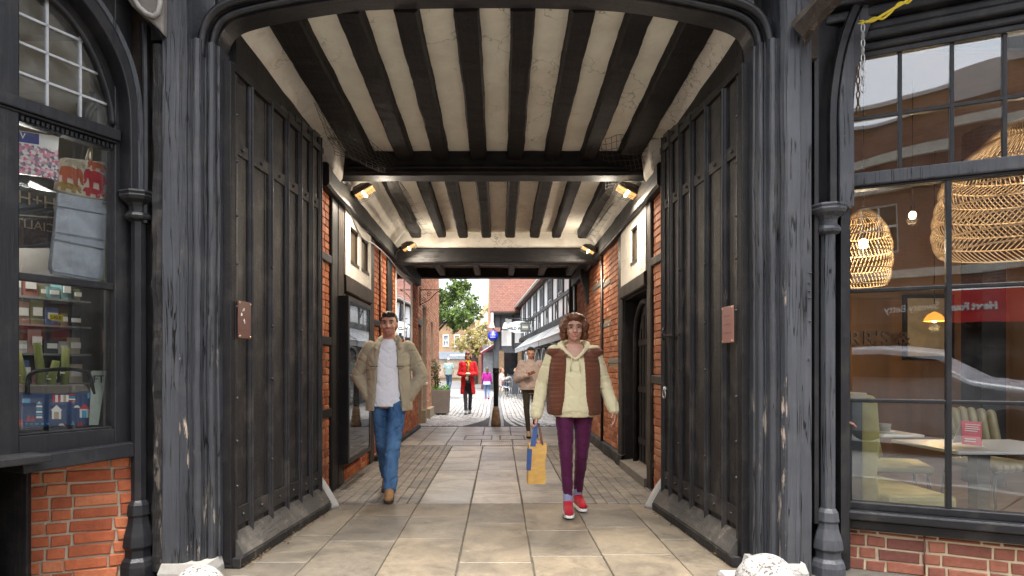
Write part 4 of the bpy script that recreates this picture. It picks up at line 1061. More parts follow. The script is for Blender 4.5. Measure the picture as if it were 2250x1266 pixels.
# the room behind the glass
g = MB()
g.box(-5.2, -5.1, 2.2, 6.2, -.02, 3.9); g.box(-5.1, -2.1, 6.1, 6.2, -.02, 3.9); g.box(-2.1, -2.0, 4.05, 6.2, -.02, 3.9); g.box(-5.1, -2.1, 3.95, 6.1, -.02, .02); build(g, 'room_wall', simple('shop_interior', (.22,.21,.19), .8), LS)
g = MB(); g.box(-5.2, -2.0, 2.5, 6.2, 3.88, 3.95); build(g, 'room_ceiling', simple('shop_ceiling', (.35,.33,.30), .8), LS)
g = MB(); LP.bar(g, a0-.02, a1+.6, .80, .845, -.62, -.02); build(g, 'window_board', BROWNT, LS)
g = MB(); g.box(-5.2,-2.62,2.3,2.36,-.02,3.9); build(g, 'side_wall', BLACK, LS)

# goods in the left window -----------------------------------------
def LI(px, py, off): return LP.px(px, py, off)
# floral fabric packet
FP = thing('fabric_packet', 'pink floral fabric packet with blue card header hanging in the left shop window', 'packet', LI(82,340,-.05))
off = -.05; q = [LI(36,312,off), LI(128,330,off), LI(130,398,off), LI(112,392,off), (LI(80,386,off)), LI(36,380,off)]
g = MB(); g.prism(q, -LP.n*.02)
t = NT('floral_print'); v = t.n('ShaderNodeTexVoronoi'); v.inputs['Scale'].default_value = 70; t.l(t.tc.outputs['Object'], v.inputs['Vector'])
s_ = t.n('ShaderNodeSeparateColor'); t.l(v.outputs['Color'], s_.inputs[0])
t.base(t.ramp(s_.outputs[0], (.0,(.62,.10,.20)), (.28,(.75,.35,.42)), (.42,(.78,.74,.72)), (.62,(.78,.74,.72)), (.70,(.12,.16,.20)), (.85,(.30,.22,.32)))); t.rough(.2); t.bump(t.noise(30), .4); FLOR = t.m
build(g, 'fabric', FLOR, FP)
g = MB(); g.prism([LI(36,286,off), LI(130,300,off), LI(128,330,off), LI(36,312,off)], -LP.n*.015); build(g, 'header_card', WHITE, FP)
g = MB(); g.prism([LI(39,288,off+.003), LI(86,295,off+.003), LI(86,318,off+.003), LI(39,311,off+.003)], LP.n*-.002); build(g, 'header_label', simple('royal_blue', (.012,.035,.22), .35), FP)
g = MB(); text_mb('V', .045, LI(50,299,off+.005), -LP.d, (0,0,1), .001, mb=g); build(g, 'lettering', WHITE, FP)
# hanging wash bag with elephants
CREAM = fabric('cream_cotton', (.62,.55,.43)); SIL = simple('clear_plastic_pocket', (.47,.51,.57), .16, .25, 9, .5, 22, bd=.012)
WB = thing('wash_bag', 'unrolled wash bag with red elephant print flap and clear pockets, hanging in the left window', 'wash bag', LI(178,480,-.09)); off = -.09
def quad_slab(mb, pts, off, th): mb.prism([LI(x, y, off) for x, y in pts], -LP.n*th)
g = MB(); quad_slab(g, [(141,345),(234,356),(237,385),(236,440),(200,436),(152,426),(126,418),(130,392),(134,370)], off, .05); build(g, 'flap', CREAM, WB, bevel=.010)
g = MB(); quad_slab(g, [(128,422),(236,442),(237,520),(230,612),(216,620),(116,602),(109,588),(120,500)], off-.012, .025); build(g, 'back_panel', SIL, WB, bevel=.006)
g = MB(); quad_slab(g, [(127,442),(235,460),(235,472),(126,452)], off+.004, .012); quad_slab(g, [(121,514),(233,533),(232,548),(119,526)], off+.004, .012); build(g, 'zip_band', simple('silver_grey', (.42,.46,.52), .35), WB, bevel=.003)
g = MB(); quad_slab(g, [(125,455),(234,474),(233,528),(121,510)], off+.002, .010); quad_slab(g, [(119,530),(231,551),(228,606),(215,614),(118,597),(113,586)], off+.002, .010); build(g, 'pocket', SIL, WB, bevel=.004)
g = MB(); g.tube([LI(234,445,off), LI(235,530,off), LI(230,612,off), LI(215,621,off)], .004, 6); build(g, 'piping', simple('lime_piping', (.30,.33,.06), .6), WB)
g = MB(); g.tube([LI(190,352,off-.02), LI(196,330,off-.02), LI(201,322,off-.02), LI(200,352,off-.02)], .007, 6); build(g, 'hanging_loop', CREAM, WB)
ELE = [(-.5,.05),(-.42,.28),(-.2,.36),(.05,.38),(.22,.32),(.30,.40),(.44,.36),(.52,.20),(.54,-.02),(.50,-.20),(.58,-.28),(.50,-.34),(.42,-.22),(.38,-.02),(.30,-.06),(.28,-.46),(.12,-.46),(.10,-.16),(-.16,-.16),(-.18,-.46),(-.36,-.46),(-.38,-.10),(-.52,-.14)]
def elephant(px, py, w, col, flip=1, h=1.0):
    g = MB(); c = LI(px, py, off+.003); g.prism([c - LP.d*(x*w*flip) + Vector((0,0,z*w*h)) for x, z in ELE], LP.n*.002); build(g, 'elephant_print', col, WB)
ER = simple('print_red', (.42,.025,.035), .8, .3, 60); EO = simple('print_rust', (.40,.09,.035), .8, .3, 60); EG = simple('print_ochre', (.33,.21,.05), .8, .3, 60); EK = simple('print_khaki', (.36,.32,.22), .8, .3, 60)
elephant(156,385,.125,EO); elephant(210,394,.125,ER,-1); elephant(165,360,.105,EK,1,.5); elephant(214,366,.10,EO,-1,.6); elephant(152,411,.12,EG,1,.5); elephant(206,423,.12,ER,1,.5)
# blue bag with beach huts
off = -.10
BB = thing('tote_bag', 'navy bag printed with beach huts, standing at the bottom of the left window', 'bag', LI(130,940,-.12))
NAVY = fabric('navy_cotton', (.018,.055,.16), .6, .3)
g = MB(); quad_slab(g, [(22,860),(60,862),(120,866),(196,862),(204,872),(200,936),(120,938),(36,944),(22,944)], off, .10); build(g, 'body', NAVY, BB, bevel=.012)
g = MB(); quad_slab(g, [(22,838),(56,846),(150,846),(190,845),(200,862),(120,868),(60,866),(22,862)], off-.004, .09); build(g, 'grey_band', simple('taupe_band', (.16,.14,.12), .7), BB, bevel=.01)
g = MB(); g.tube(smoothpath([LI(x, y, off+.004) for x, y in ((61,866),(62,832),(75,818),(105,813),(150,811),(182,815),(197,826),(206,866))], 4), .011, 8); build(g, 'handle', BLACK, BB)
HW = WHITE; HR = simple('print_scarlet', (.45,.03,.05), .7); HB = simple('print_sky', (.05,.32,.55), .7); HT = simple('print_tan', (.5,.36,.22), .7)
def patch(pts, mt, nm='hut_print', o2=.004):
    g = MB(); g.prism([LI(x, y, off+o2) for x, y in pts], LP.n*.0015); build(g, nm, mt, BB)
for cx_, b_, s_, mt in ((124,921,1.0,HT),(185,918,1.0,HB)):
    patch([(cx_-10,b_),(cx_+10,b_),(cx_+10,b_-20),(cx_-10,b_-20)], HW); patch([(cx_-5,b_),(cx_+5,b_),(cx_+5,b_-16),(cx_-5,b_-16)], mt, 'hut_door', .006); patch([(cx_-13,b_-19),(cx_+13,b_-19),(cx_,b_-31)], HR if mt is HB else HW, 'hut_roof', .006)
for k in range(6): patch([(79-k*.0,919-k*6),(93,919-k*6),(92,915-k*6),(80,915-k*6)], HW if k % 2 == 0 else HB, 'lighthouse_print')
patch([(81,888),(91,888),(86,882)], HW, 'lighthouse_print')
for k in range(6): patch([(115+k*6,884-k*.2),(121+k*6,884-k*.2),(121+k*6,868),(115+k*6,868)], (HR,HW,HR,HW,HT,HW)[k], 'bunting_print')
for k in range(4): patch([(150,884-k*5),(165,884-k*5),(165,881-k*5),(150,881-k*5)], (HR,HW,HB,HR)[k], 'bunting_print')
patch([(192,876),(202,874),(202,862),(192,864)], HB, 'tag_print'); patch([(49,886),(66,886),(66,876),(49,876)], HB, 'tag_print')
patch([(54,926),(80,926),(74,921),(60,921)], HR, 'boat_print'); patch([(58,920),(66,920),(63,910)], HR, 'boat_print'); patch([(68,920),(76,920),(72,912)], HR, 'boat_print')
patch([(40,938),(50,938),(48,922),(42,922)], HR, 'buoy_print'); patch([(128,935),(142,935),(138,931),(132,931)], HW, 'cloud_print'); patch([(162,896),(176,896),(172,891),(166,891)], HW, 'cloud_print'); patch([(168,936),(184,936),(176,926)], HR, 'hut_roof'); patch([(156,934),(164,934),(160,924)], HB, 'bird_print')
for k in range(7): patch([(30+k*12+rnd(-4,4),930+rnd(-2,2)),(36+k*12,930),(36+k*12,933),(30+k*12,933)], HB, 'wave_print')
# sage card
CD = thing('gift_card_stand', 'leaning sage green card with dark capitals in the left window corner', 'card', LI(218,930,-.06)); off2 = -.06
g = MB(); g.prism([LI(201,815,off2-.05), LI(234,815,off2-.05), LI(216,934,off2), LI(196,934,off2)], -LP.n*.006); build(g, 'card', simple('sage_card', (.36,.41,.36), .7), CD)
g = MB(); text_mb('FT', .062, LI(217,834,off2-.036), -LP.d, (0,0,1), .002, mb=g); build(g, 'lettering', IRON, CD)
# added dark panel, reversed gilt letters standing in for a sign mirrored in the glass
GS = thing('mirrored_sign_standin', 'added dark panel with reversed gilt capitals, standing in for a sign mirrored in the left shop window', 'sign', LI(80,470,-.35)); o3 = -.30
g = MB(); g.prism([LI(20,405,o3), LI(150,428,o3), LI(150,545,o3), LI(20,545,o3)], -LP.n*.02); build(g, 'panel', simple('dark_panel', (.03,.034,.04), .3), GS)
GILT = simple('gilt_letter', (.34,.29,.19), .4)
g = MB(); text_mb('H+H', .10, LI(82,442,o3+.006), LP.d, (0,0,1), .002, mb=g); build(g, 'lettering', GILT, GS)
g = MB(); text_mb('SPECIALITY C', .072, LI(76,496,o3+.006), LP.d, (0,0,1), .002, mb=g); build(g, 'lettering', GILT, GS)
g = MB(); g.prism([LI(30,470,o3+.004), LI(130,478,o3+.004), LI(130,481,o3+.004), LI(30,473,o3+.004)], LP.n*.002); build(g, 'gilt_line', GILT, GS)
# shelves of small goods behind
SH = thing('shop_shelves', 'shelving unit behind the left shop window stacked with small goods', 'shelf', (-3.3, 3.9, 0)); o4 = -.62
for z in (.92, 1.14, 1.33, 1.51, 1.68):
    g = MB(); LP.bar(g, a0-.25, a1+.55, z-.012, z, o4-.22, o4); build(g, 'shelf_board', simple('glass_shelf', (.25,.26,.25), .3), SH)
g = MB(); LP.bar(g, a0-.25, a1+.55, .3, 2.2, o4-.26, o4-.22); build(g, 'shelf_back', simple('shelf_back', (.12,.115,.11), .6), SH)
cols = [simple(f'carton_{i}', c, .5) for i, c in enumerate([(.62,.60,.56),(.30,.12,.10),(.10,.16,.33),(.55,.48,.36),(.20,.22,.10),(.05,.05,.06),(.42,.26,.20),(.35,.36,.38),(.16,.30,.32)])]
cn = ['cream','brick red','blue','buff','olive','black','rosy brown','silver grey','teal']
lv = ['lowest','second lowest','middle','second highest','highest']
random.seed(17)
for li_, z in enumerate((.92, 1.14, 1.33, 1.51, 1.68)):
    a = a0-.20
    while a < a1+.45:
        w_, h_ = rnd(.035,.085), rnd(.07,.15); ci = random.randrange(9)
        B = MB(); LP.bar(B, a, a+w_, z+.001, z+h_, o4-.14, o4-rnd(.01,.04)); LP.bar(B, a+w_*.15, a+w_*.85, z+h_*.35, z+h_*.7, o4-.012, o4-.005)
        c_ = LP.p(a+w_/2, z, o4-.08)
        o = build(B, 'carton', [cols[ci], WHITE], origin=c_)
        for pf in o.data.polygons[6:]: pf.material_index = 1
        tag(o, f'small {cn[ci]} gift carton on the {lv[li_]} shelf in the left shop window', 'carton', f'{cn[ci]} cartons on the {lv[li_]} window shelf')
        a += w_ + rnd(.002,.012)
YT = thing('price_ticket', 'small yellow ticket standing between cartons in the left shop window', 'ticket', LI(123,698,-.5))
g = MB(); g.prism([LI(109,690,-.5), LI(138,692,-.5), LI(138,706,-.5), LI(109,703,-.5)], LP.n*.004); build(g, 'ticket', simple('ticket_yellow', (.75,.62,.02), .5), YT)
g = MB(); text_mb('SALE', .03, LI(123,698,-.492), -LP.d, (0,0,1), .001, mb=g); build(g, 'lettering', IRON, YT)
ST = thing('strip_light', 'lit white strip light inside the left shop', 'light', LI(95,425,-.9))
g = MB(); g.tube([LI(66,405,-.8), LI(130,434,-.8)], .012, 8); build(g, 'tube', emis('strip_glow', (.9,.95,1), 2.2), ST)
g = MB(); g.tube([LI(64,401,-.82), LI(132,431,-.82)], .016, 8); build(g, 'batten', WHITE, ST)
ld = bpy.data.lights.new('shop_glow', 'POINT'); ld.energy = 7; ld.color = (1,.95,.86); ld.shadow_soft_size = .15; lo = bpy.data.objects.new('shop_glow', ld); COL.objects.link(lo); lo.location = LP.p(.3, 2.2, -.55)
for k, (px, py, h) in enumerate(((46,845,.24),(88,845,.30),(112,846,.20),(142,846,.28))):
    T = thing('cloth_roll', 'upright olive green cloth roll behind the beach hut bag', 'cloth roll', LI(px,860,-.3), group='olive green cloth rolls in the left window'); b = LI(px, 868, -.28); g = MB(); g.tube([b, b+V(rnd(-.01,.01),0,h*.5), b+V(rnd(-.03,.03),rnd(-.02,.02),h)], [.021,.023,.020], 10); build(g, 'roll', fabric('olive_cloth', (.20,.22,.06), .8), T); g = MB(); g.tube([b+V(0,0,h*.45), b+V(0,0,h*.48)], .0245, 10); build(g, 'band', WHITE, T)

# ---------------------------------------------------------------- right shop bay
RP = Plane((2.182,3.977), (.906,-.423), (-.423,-.906))
RS = thing('shop_bay', 'black many paned cafe bow window over red brick, right of the arch', 'shopfront', (2.4, 3.9, 0))
A1 = 1.65; zs = lambda py, px=1866: RP.z(px, py)
zt, ztb = zs(386), zs(414); zmid = zs(265); ztop = zs(137); zq1, zq2 = zs(640), zs(879); zbot = zs(1100)
def rbar(nm, a0, a1, z0, z1, n0, n1, mt=FRAME, bev=.005):
    g = MB(); RP.bar(g, a0, a1, z0, z1, n0, n1); return build(g, nm, mt, RS, bevel=bev)
rbar('stile', -.055, .004, zbot-.03, 3.35, -.05, .03)
rbar('transom', -.05, A1, ztb, zt, -.05, .045, POST, .008); rbar('transom_bead', -.05, A1, ztb-.018, ztb, -.05, .02)
rbar('head_rail', -.05, A1, ztop, ztop+.035, -.05, .03)
for k, (z, dn) in enumerate(((ztop+.035,.05),(ztop+.085,.09),(ztop+.14,.07),(ztop+.20,.13),(ztop+.27,.19))): rbar('head_moulding', -.14, A1, z, z+(.05,.055,.06,.07,.25)[k], -.05, dn, FRAMEX, .012)
rbar('glazing_bar', .004, A1, zmid-.014, zmid+.010, -.03, .014); 
for px in (1977,2091,2207,2322): rbar('glazing_bar', RP.a(px)-.011, RP.a(px)+.011, zt, ztop, -.03, .015)
for z in (zq1, zq2): rbar('glazing_bar', .004, A1, z-.013, z+.011, -.03, .014)
for px in (2084,2330): rbar('mullion', RP.a(px)-.014, RP.a(px)+.014, zbot, ztb-.018, -.04, .02)
rbar('bottom_rail', -.05, A1, zbot-.045, zbot, -.05, .03, FRAMEX)
g = MB(); RP.bar(g, -.09, A1, zbot-.10, zbot-.045, -.06, .10); build(g, 'sill', FRAMEX, RS, bevel=.01)
g = MB(); RP.bar(g, -.07, A1, zbot-.165, zbot-.10, -.06, .06); build(g, 'sill_moulding', FRAMEX, RS, bevel=.012)
random.seed(31)
xsv = [.004] + [RP.a(p) for p in (1977,2091,2207,2322)] + [A1]; xl = [.004] + [RP.a(p) for p in (2084,2330)] + [A1]
panes = [(a+.011, b-.011, c, d) for a, b in zip(xsv, xsv[1:]) for c, d in ((zt, zmid-.014), (zmid+.01, ztop))] + [(a+.014, b-.014, c, d) for a, b in zip(xl, xl[1:]) for c, d in ((zbot, zq2-.013), (zq2+.011, zq1-.013), (zq1+.011, ztb-.018))]
for a, b, c, d in panes:
    g = MB(); t_ = rnd(-.004, .004); t2 = rnd(-.004, .004) + (.010 if c >= zt-.01 else 0)
    q = [RP.p(a, c, -.012+t_), RP.p(b, c, -.012-t_), RP.p(b, d, -.012-t_+t2), RP.p(a, d, -.012+t_+t2)]
    g.prism(q, RP.n*.004); build(g, 'pane', GLASS, RS)
colonnette(RS, 1819, 3.855, 2.06, 2.225, .075, .395, 1, POST)
sp = shaftpath([(1850,460),(1850,330),(1849,250),(1853,190),(1866,120),(1888,55),(1916,0),(1950,-55)], 3.88)
g = MB(); g.sweep(sp, [(-.06,-.045),(.06,-.045),(.06,.045),(-.06,.045)], (0,1,0)); build(g, 'arch_rib', POST, RS, bevel=.008)
sp = shaftpath([(1826,460),(1826,330),(1826,250),(1832,180),(1846,105),(1868,40),(1894,-15)], 3.84)
g = MB(); g.sweep(sp, [(-.03,-.02),(.012,-.02),(.03,.0),(.012,.02),(-.03,.02)], (0,1,0)); build(g, 'arch_rib', FRAME, RS, bevel=.004, label='slim outer rib of the cafe window arch')
g = MB(); g.box(1.95, 2.16, 3.92, 3.96, 0, 4.2); g.box(1.86, 2.14, 3.97, 4.0, 0, 4.2); build(g, 'back_board', FRAME, RS)
g = MB(); g.box(xa(1844,3.88), xa(1862,3.88), 3.86, 3.92, .12, 3.3); build(g, 'side_strip', FRAME, RS)
g = MB(); g.obox(RP.p(-.12,.80,.005), RP.d*.09, RP.n*.03, V(0,0,.12)); build(g, 'hinge_plate', IRON, RS, bevel=.004)
g = MB(); g.tube([RP.p(-.08,.905,.04), RP.p(-.02,.91,.06), RP.p(.02,.89,.05), RP.p(.035,.87,.045)], .010, 8); g.ell(RP.p(-.03,.90,.05), .018); build(g, 'shutter_catch', simple('rusty_iron', (.16,.08,.06), .7), RS)
g = MB(); RP.bar(g, -.10, A1, -.02, zbot-.165, -.2, -.008); build(g, 'mortar_bed', simple('pale_mortar', (.50,.41,.28), .9, .2, 8, .6, 90), RS)
g = MB(); brick_face(g, RP.p(-.10,0,-.008), RP.d, A1, -.01, zbot-.17, [], .009, .0745, .215, .014, RP.n, .003, 'flemish', .0, 1); build(g, 'brickwork', BR_R, RS)
g = MB(); g.tube([RP.p(RP.a(2030),.01,.02), RP.p(RP.a(2030),zbot-.165,.02)], .005, 6); build(g, 'wall_wire', simple('rusty_wire', (.12,.05,.04), .8), RS)
# chain and yellow rope
CHN = thing('chain', 'galvanised chain hanging from the head of the cafe window', 'chain', at(1896,60,3.80)); g = MB()
for k in range(9):
    c = at(1896, 62+k*16.5, 3.79); w_, h_ = .010, .026
    ax = Vector((1,0,0)) if k % 2 == 0 else Vector((0,1,0))
    lp = [c + ax*(w_*math.cos(i*math.tau/14)) + V(0,0,h_*math.sin(i*math.tau/14)) for i in range(14)]; g.tube(lp, .0042, 6, loop=True)
build(g, 'links', STEEL, CHN)
g = MB(); P = [at(1902,48,3.72), at(1918,46,3.70), at(1935,36,3.68), at(1955,24,3.66), at(1972,14,3.65), at(1992,2,3.64), at(2010,-20,3.62)]; g.tube(smoothpath(P,4), .008, 6)
for k in range(6): g.tube([P[0], P[0]+V(-rnd(.02,.05),0,rnd(-.03,.02))], .003, 4)
g.tube(smoothpath([p + V(.01,0,.02*math.sin(i*2)) for i, p in enumerate(P)], 4), .006, 6)
tag(build(g, 'rope', simple('yellow_rope', (.55,.42,.03), .7), origin=P[0]), 'frayed yellow rope tied above the cafe window', 'rope')
# ---------------------------------------------------------------- cafe interior
g = MB(); g.box(1.9, 7.2, 4.15, 9.0, -.02, .02); build(g, 'floor', simple('cafe_floor', (.10,.045,.022), .35, .3, 3, .2, 30, grain='x'), RS)
WARM = simple('cafe_wall', (.24,.155,.075), .8, .12, 2)
g = MB(); g.box(1.9, 7.2, 8.9, 9.0, .02, 3.9); g.box(7.1, 7.2, 2.6, 8.9, .02, 3.9); g.box(1.92, 2.0, 4.15, 8.9, .02, 3.9); build(g, 'room_wall', WARM, RS)
g = MB(); g.box(1.9, 7.2, 2.9, 9.0, 3.75, 3.85); build(g, 'room_ceiling', simple('cafe_ceiling', (.14,.10,.065), .8), RS)
g = MB(); g.box(5.0, 5.25, 6.6, 6.9, .02, 3.75); build(g, 'room_column', BLACK, RS)
g = MB(); g.box(4.6, 7.1, 8.86, 8.9, .02, 2.2); build(g, 'panelling', simple('oak_panel', (.20,.105,.035), .5, .25, 5, .3, 30, grain='z'), RS)
g = MB(); g.box(2.0, 4.6, 8.55, 8.9, 1.52, 1.60); build(g, 'wall_shelf', simple('dark_oak', (.07,.03,.015), .5), RS)
g = MB(); text_mb("RR'S &", .26, at(1932,748,8.5)+V(0,0,.02), (1,0,0), (0,0,1), .03, mb=g, spacing=1.15); tag(build(g, 'shelf_letters', simple('dark_letter', (.06,.03,.018), .5), origin=at(1932,748,8.5)), "dark standing capitals reading RR'S & on the cafe wall shelf", 'letters')
g = MB(); g.box(2.05, 4.5, 8.3, 8.85, .02, 1.05); tag(build(g, 'counter', simple('counter_wood', (.10,.05,.025), .4), origin=(3.2,8.5,0)), 'dark wooden cafe counter at the back of the room', 'counter')
CT = simple('grey_tabletop', (.55,.57,.59), .35, .1, 6, .05, 40); LEGB = simple('black_leg', (.012,.012,.013), .4)
def table(label, x0, x1, y0, y1, z=.70):
    T = thing('cafe_table', label, 'table', ((x0+x1)/2, (y0+y1)/2, 0)); g = MB(); g.box(x0, x1, y0, y1, z-.022, z); build(g, 'tabletop', CT, T, bevel=.006)
    cx_, cy_ = (x0+x1)/2-.05, (y0+y1)/2; g = MB(); g.box(cx_-.045, cx_+.045, cy_-.045, cy_+.045, .03, z-.022); build(g, 'pedestal', LEGB, T); g = MB(); g.box(cx_-.22, cx_+.22, cy_-.22, cy_+.22, .02, .035); build(g, 'foot_plate', LEGB, T, bevel=.004)
table('grey cafe table with a red tent card on it, nearest the window', 2.95, 3.85, 4.10, 4.80); table('grey cafe table with a cup on it, behind the green bench', 2.62, 3.42, 5.12, 5.72)
OLIVE = simple('olive_leather', (.46,.44,.18), .42, .25, 5, .35, 22); OLIVED = simple('dark_olive_leather', (.20,.18,.10), .4, .25, 6, .4, 25)
BN = thing('cafe_bench', 'olive green leather bench seat with tall padded back beside the window post', 'bench', (2.5, 4.6, 0))
g = MB(); rg = []
for i in range(9):
    z = .08+.95*i/8 ; b = .012*math.sin(i/8*math.pi*2.0)**2
    rg.append([V(2.37,4.17,z), V(2.47+b,4.15-b,z), V(2.475+b,5.4,z), V(2.37,5.4,z)])
rg.append([V(2.385,4.185,1.06), V(2.455,4.18,1.06), V(2.455,5.38,1.06), V(2.385,5.38,1.06)]); g.smooth = True; g.rings(rg); build(g, 'back_pad', OLIVE, BN, bevel=.02)
g = MB(); g.box(2.475, 2.92, 4.05, 5.4, .30, .42); build(g, 'seat', OLIVE, BN, bevel=.03)
g = MB(); g.box(2.475, 2.88, 4.10, 5.38, .03, .30); build(g, 'bench_base', LEGB, BN); g = MB(); g.box(2.28, 2.37, 4.16, 5.4, .02, 1.04); build(g, 'back_frame', simple('slate_board', (.07,.085,.10), .6), BN); g = MB(); g.box(2.27, 2.40, 4.155, 5.4, 1.04, 1.075); build(g, 'top_trim', simple('cream_trim', (.6,.57,.45), .5), BN, bevel=.006)
def chair(label, c, rot, mt, ribs=True):
    T = thing('cafe_chair', label, 'chair', (c[0], c[1], .02), rot); g = MB()
    n_ = 7
    for i in range(n_):
        x = -.21+.42*(i+.5)/n_; g.cap((x,-.20,.45),(x,.20,.45),.036,.036,8)
    build(g, 'seat', mt, T, local=True); g = MB()
    for i in range(n_):
        t = -1+2*(i+.5)/n_; x = .22*math.sin(t*1.2)/math.sin(1.2); y = .25-.07*(1-math.cos(t*1.2))*2.2; g.cap((x,y-.03,.56),(x*1.02,y+.03,.86-.03*abs(t)),.038,.036,8)
    build(g, 'backrest', mt, T, local=True)
    for sx in (-1,1):
        for y0, y1, zt_ in ((-.18,-.24,.43),(.18,.27,.60)): g = MB(); g.tube([(sx*.19,y0+ (0 if y0<0 else .03),zt_),(sx*.23,y1,0)], .012, 8); build(g, 'leg', LEGB, T, local=True)
chair('striped olive leather chair at the right of the tent card table', (3.78,4.0), R(-155), OLIVED); chair('plain green padded chair between the two cafe tables', (3.10,5.02), R(70), OLIVE); chair('olive chair facing the window behind the tent card table', (3.95,5.1), R(10), OLIVED)
CU = thing('coffee_cup', 'grey coffee cup and saucer on the further cafe table', 'cup', at(1943,945,5.3)); c = Vector((at(1943,945,5.3).x,5.3,.70)); g = MB(); g.lathe([(.03,.0),(.045,.02),(.052,.075),(.048,.075),(.04,.02),(.0,.012)], c, 16); build(g, 'cup', simple('grey_glaze', (.22,.22,.20), .35), CU); g = MB(); g.lathe([(.0,.0),(.05,.001),(.08,.01),(.08,.014),(.0,.006)], c+V(0,0,-.0), 16); build(g, 'saucer', WHITE, CU)
TC = thing('tent_card', 'folded red card with white print standing on the cafe table', 'card', at(2142,978,4.2)); q = lambda x, y: at(x, y, 4.22); ridge = V(.0,.035,0)
g = MB(); g.prism([q(2114,976), q(2158,981), q(2165,929)+ridge, q(2121,925)+ridge], (0,.002,0)); build(g, 'front', simple('card_red', (.55,.035,.06), .4), TC)
g = MB(); g.prism([q(2158,981), q(2172,976)+V(0,.085,0), q(2166,929)+ridge], (.001,.001,0)); g.prism([q(2114,976)+V(0,.09,0), q(2172,976)+V(0,.09,0), q(2165,929)+ridge+V(0,.003,0), q(2121,925)+ridge+V(0,.003,0)], (0,.002,0)); build(g, 'back', WHITE, TC)
g = MB()
for k, (x, w_) in enumerate(((2127,34),(2126,30),(2125,33),(2124,28))): g.prism([q(x,932+k*4.5)+V(0,.026-k*.003,0), q(x+w_,934.5+k*4.5)+V(0,.026-k*.003,0), q(x+w_,936+k*4.5)+V(0,.026-k*.003,0), q(x,933.5+k*4.5)+V(0,.026-k*.003,0)], (0,-.002,0))
for k in range(2): g.prism([q(2120,963+k*5)+V(0,.004,0), q(2145,965+k*5)+V(0,.004,0), q(2145,967+k*5)+V(0,.004,0), q(2120,965+k*5)+V(0,.004,0)], (0,-.002,0))
build(g, 'print', WHITE, TC)
# woven pendant shades
WICK = simple('wicker_cane', (.64,.47,.27), .6, .25, 30); BULB = emis('warm_bulb', (1,.78,.46), 3)
def shade(label, c, prof, n_, twist, glow, r=.004):
    """woven pendant: canes slanting between hoops"""
    S = thing('pendant_lamp', label, 'lamp', c); c = Vector(c); g = MB()
    for (r0,z0),(r1,z1) in zip(prof, prof[1:]):
        for k in range(n_):
            for dr in (1,):
                t0 = k*math.tau/n_; P = []
                for j in range(5): s_ = j/4; t_ = t0+twist*s_*dr; rr = r0+(r1-r0)*s_ + .012*math.sin(s_*math.pi); P.append(c+V(rr*math.cos(t_), rr*math.sin(t_), z0+(z1-z0)*s_))
                g.tube(P, r, 4, False)
        twist = -twist
    build(g, 'woven_shade', WICK, S); g = MB()
    for r_, z_ in prof: g.tube([c+V(r_*math.cos(k*math.tau/28), r_*math.sin(k*math.tau/28), z_) for k in range(28)], r*1.6, 5, loop=True)
    build(g, 'hoop', WICK, S)
    zt_ = max(p[1] for p in prof); g = MB(); g.tube([c+V(0,0,zt_), c+V(0,0,3.75-c.z)], .005, 6); build(g, 'cord', LEGB, S)
    g = MB(); g.ell(c+V(0,0,zt_*.55), .035, .035, .045); build(g, 'bulb', BULB, S)
    ld = bpy.data.lights.new('pendant_glow', 'POINT'); ld.energy = glow*.3; ld.color = (1,.80,.56); ld.shadow_soft_size = .04; lo = bpy.data.objects.new('pendant_glow', ld); COL.objects.link(lo); lo.parent = S; lo.location = (0,0,zt_*.55-.07)
cb = at(2262,550,4.75)
shade('huge layered wicker pendant shade at the right of the cafe window', cb, [(.56,0),(.60,.10),(.60,.21),(.59,.32),(.56,.44),(.54,.55),(.50,.62),(.30,.80),(.14,.95)], 96, .16, 16)
shade('small domed wicker lamp at the left of the cafe window', at(1897,628,4.9), [(.155,0),(.185,.12),(.19,.25),(.175,.38),(.12,.50),(.04,.58)], 44, .22, 8, .0035)
PD = thing('dome_pendant', 'orange metal dome pendant glowing over the cafe counter', 'lamp', at(2055,695,7.4)); c = at(2053,706,7.4); g = MB(); g.lathe([(.01,.11),(.03,.10),(.07,.075),(.10,.03),(.108,.0),(.102,.0),(.065,.07),(.0,.095)], c, 20); build(g, 'dome', simple('orange_enamel', (.65,.24,.04), .35, emit=(1,.35,.05,.35)), PD); g = MB(); g.tube([c+V(0,0,.2), V(c.x,c.y,3.75)], .006, 6); build(g, 'cord', LEGB, PD); g = MB(); g.ell(c+V(0,0,.01), .025); build(g, 'bulb', BULB, PD)
ld = bpy.data.lights.new('dome_glow', 'POINT'); ld.energy = 5; ld.color = (1,.66,.30); ld.shadow_soft_size = .05; lo = bpy.data.objects.new('dome_glow', ld); COL.objects.link(lo); lo.location = c+V(0,0,-.08)
BL = thing('bare_bulb', 'bare glowing bulb hanging by itself inside the cafe window', 'lamp', at(2005,473,5.6)); c = at(2005,473,5.6); g = MB(); g.ell(c, .028, .028, .034); build(g, 'bulb', emis('bulb_bright', (1,.78,.42), 8), BL); g = MB(); g.lathe([(.016,.03),(.016,.08)], c, 8); g.tube([c+V(0,0,.08), V(c.x,c.y,3.75)], .004, 6); build(g, 'cord', LEGB, BL)
ld = bpy.data.lights.new('bulb_glow', 'POINT'); ld.energy = 2; ld.color = (1,.72,.4); ld.shadow_soft_size = .04; lo = bpy.data.objects.new('bulb_glow', ld); COL.objects.link(lo); lo.location = c+V(0,0,-.06)
PF = thing('wall_picture', 'black framed picture on the cafe back wall', 'picture', (5.9,8.8,1.7)); g = MB()
